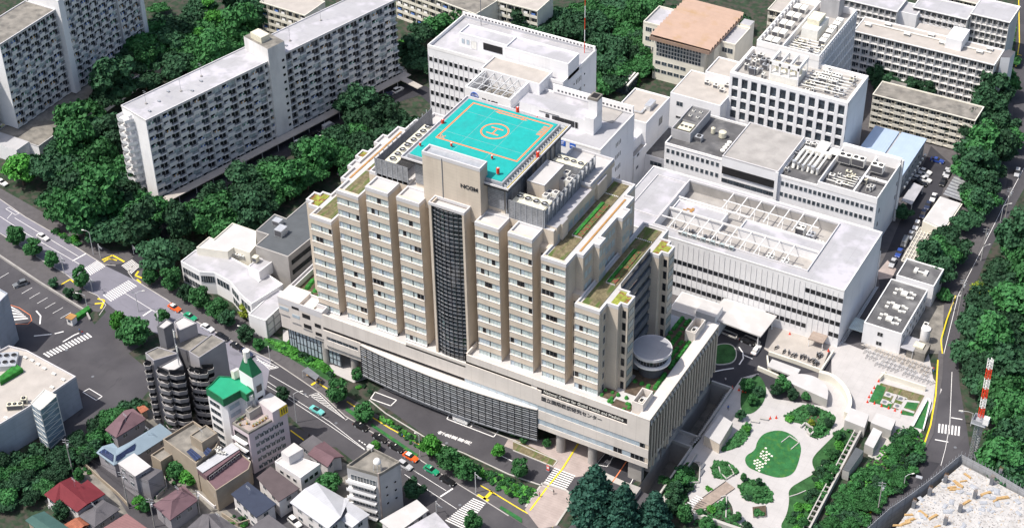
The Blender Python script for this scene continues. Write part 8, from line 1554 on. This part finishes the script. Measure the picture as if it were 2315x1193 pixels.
for i,(pos,lab)in enumerate((((1237,1058),'person in white top waiting beside the red sign at the forecourt'),(c5(540,1045),'person crossing at the car park zebra'),(c5(560,1062),'second person on the car park zebra'),((2028,902),'person in dark clothes on the white plaza'),((1640,862),'person walking near the orange cones of the forecourt'),((1646,925),'person beside the bicycles of the sunken yard'),((1220,1122),'person with parasol colours on the entrance island'),((1252,1116),'person standing on the brown entrance island'),((1573,1101),'person seated area visitor near the red tables of the garden'),((910,988),'person on the pavement behind the taxis'),((2110,838),'person beside the wall at the right hand road'),((700,990),'person on the near pavement left of the houses'))):
 p=W(*pos,.12);t=thing('person',lab,'person',tuple(p),i*1.1);inst(bodies[(i%2,i%4)],'body',t,(0,0,0));inst(hm,'hair',t,(0,0,0))
p=W(1239,1065,.1);t=thing('notice_sign','small upright red and white notice board on the brown forecourt','sign',tuple(p));b=MB();b.box(-.4,.4,-.06,.06,.5,2.2,'red');b.box(-.3,.3,-.08,-.06,1.1,1.9,'white_plain');b.build('board',t,False);b=MB();b.box(-.5,.5,-.3,.3,0,.5,'steel_dark');b.build('base',t,False)
o_,s_=(0,793),2.9833
for i,(u,v,z,lab)in enumerate(((505,905,7,'on the red gabled roof'),(640,1075,6.5,'on the grey hip roof by the red roof'),(850,470,7.2,'on the mauve hip roof'),(1000,560,6.8,'on the pale blue roof'),(1200,960,7,'on the purple brown hip roof'),(1360,570,12.6,'on the beige penthouse'),(1680,960,6.2,'on the navy roof'),(1475,1140,6.6,'on the wide dark grey hip roof'))):
 p=W(u/s_,793+v/s_,z);t=thing('tv_aerial','small branched television aerial '+lab,'aerial',tuple(p));b=MB();b.bar((0,0,-.4),(0,0,2.6),.05,'duct');b.build('mast',t,False)
 for k in(1.9,2.4):b=MB();b.bar((-.8,.2,k),(.8,-.2,k),.04,'duct');b.build('dipole',t,False)
for i,(u,v,lab)in enumerate(((720,560,'at the eaves of the mauve roofed house'),(1010,800,'beside the grey town house wing'),(1080,870,'behind the grey town house'),(1150,1110,'below the purple hip roof'),(1600,1075,'beside the navy roofed house'),(1790,1010,'between navy and brown roofs'),(620,1150,'under the grey hip roof'),(430,1100,'beside the red roofed house wall'))):p=W(u/s_,793+v/s_,0);ac(p.x,p.y,0,'white outdoor unit '+lab,.9,.4,.7,group=None)
def gw(pts,lab,m='wall_tan',h=1.3):wallline([W(u/s_,793+v/s_,0)for u,v in pts],.25,h,'garden_wall',lab,'wall',m)
gw([(570,770),(690,880),(800,975),(870,1050)],'long tan garden wall along the lane before the grey town house');gw([(330,1060),(390,1020),(480,1100)],'curved pale wall round the garden below the red roof','wall_white',1.0);gw([(1100,800),(1130,930),(1060,1000)],'low wall behind the grey town house','concrete');gw([(1500,1110),(1610,1180),(1700,1150)],'tan wall round the planted yard of the navy roofed house');gw([(1330,960),(1450,1060),(1530,1000)],'white wall at the foot of the beige stepped house','wall_white',1.0);gw([(560,1020),(740,1180)],'low wall left of the lane by the pink roof','concrete',1.0)
sheet('yard',[W(u/s_,793+v/s_,0)for u,v in((640,690),(700,520),(840,390),(1000,380),(1100,480),(1320,440),(1560,560),(1790,620),(1990,640),(2350,760),(2500,1200),(600,1300),(300,1010),(470,860),(560,780))],.024,'concrete_dirty')
for i,(u,v)in enumerate(((160,548),(300,660),(360,735),(690,890),(760,955),(905,1060),(1040,1140),(1010,1000),(2160,1010),(2175,930),(150,790),(210,850))):
 p=W(u,v,.06);b=MB();b.cyl(p.x,p.y,.03,.07,.42,'steel_dark',n=12);o=b.build('manhole_cover');o['kind']='structure'
for k in range(40):
 u,v=[(570,800),(1110,850),(1180,880),(1290,1010),(620,1050),(740,1170),(1560,1130),(1640,1150),(980,870),(1040,960)][k%10];rn2=random.Random(k);p=W((u+rn2 .uniform(-45,45))/s_,793+(v+rn2 .uniform(-35,35))/s_,.3);tree(p.x,p.y,rn2 .uniform(.5,1.1),rn2 .choice(('bush','bushb','bushd')),'small leafy garden bush in the yards between the houses','bushes between the houses','bush','bush')
for i,(a,c)in enumerate(((tops[0],tops[2]),(tops[1],tops[3]))):
 for d in(0,.5):q=thing('overhead_cable','thin overhead cable crossing the house roofs, %s, %s strand'%(('left run','right run')[i],('upper','lower')[int(d*2)]),'cable',tuple(a));b=MB();b.path([a.lerp(c,t/8)-Vector((0,0,d+1.2*math.sin(math.pi*t/8)))for t in range(9)],.035,'dark',3);b.build('cable',q)
flush_rest()
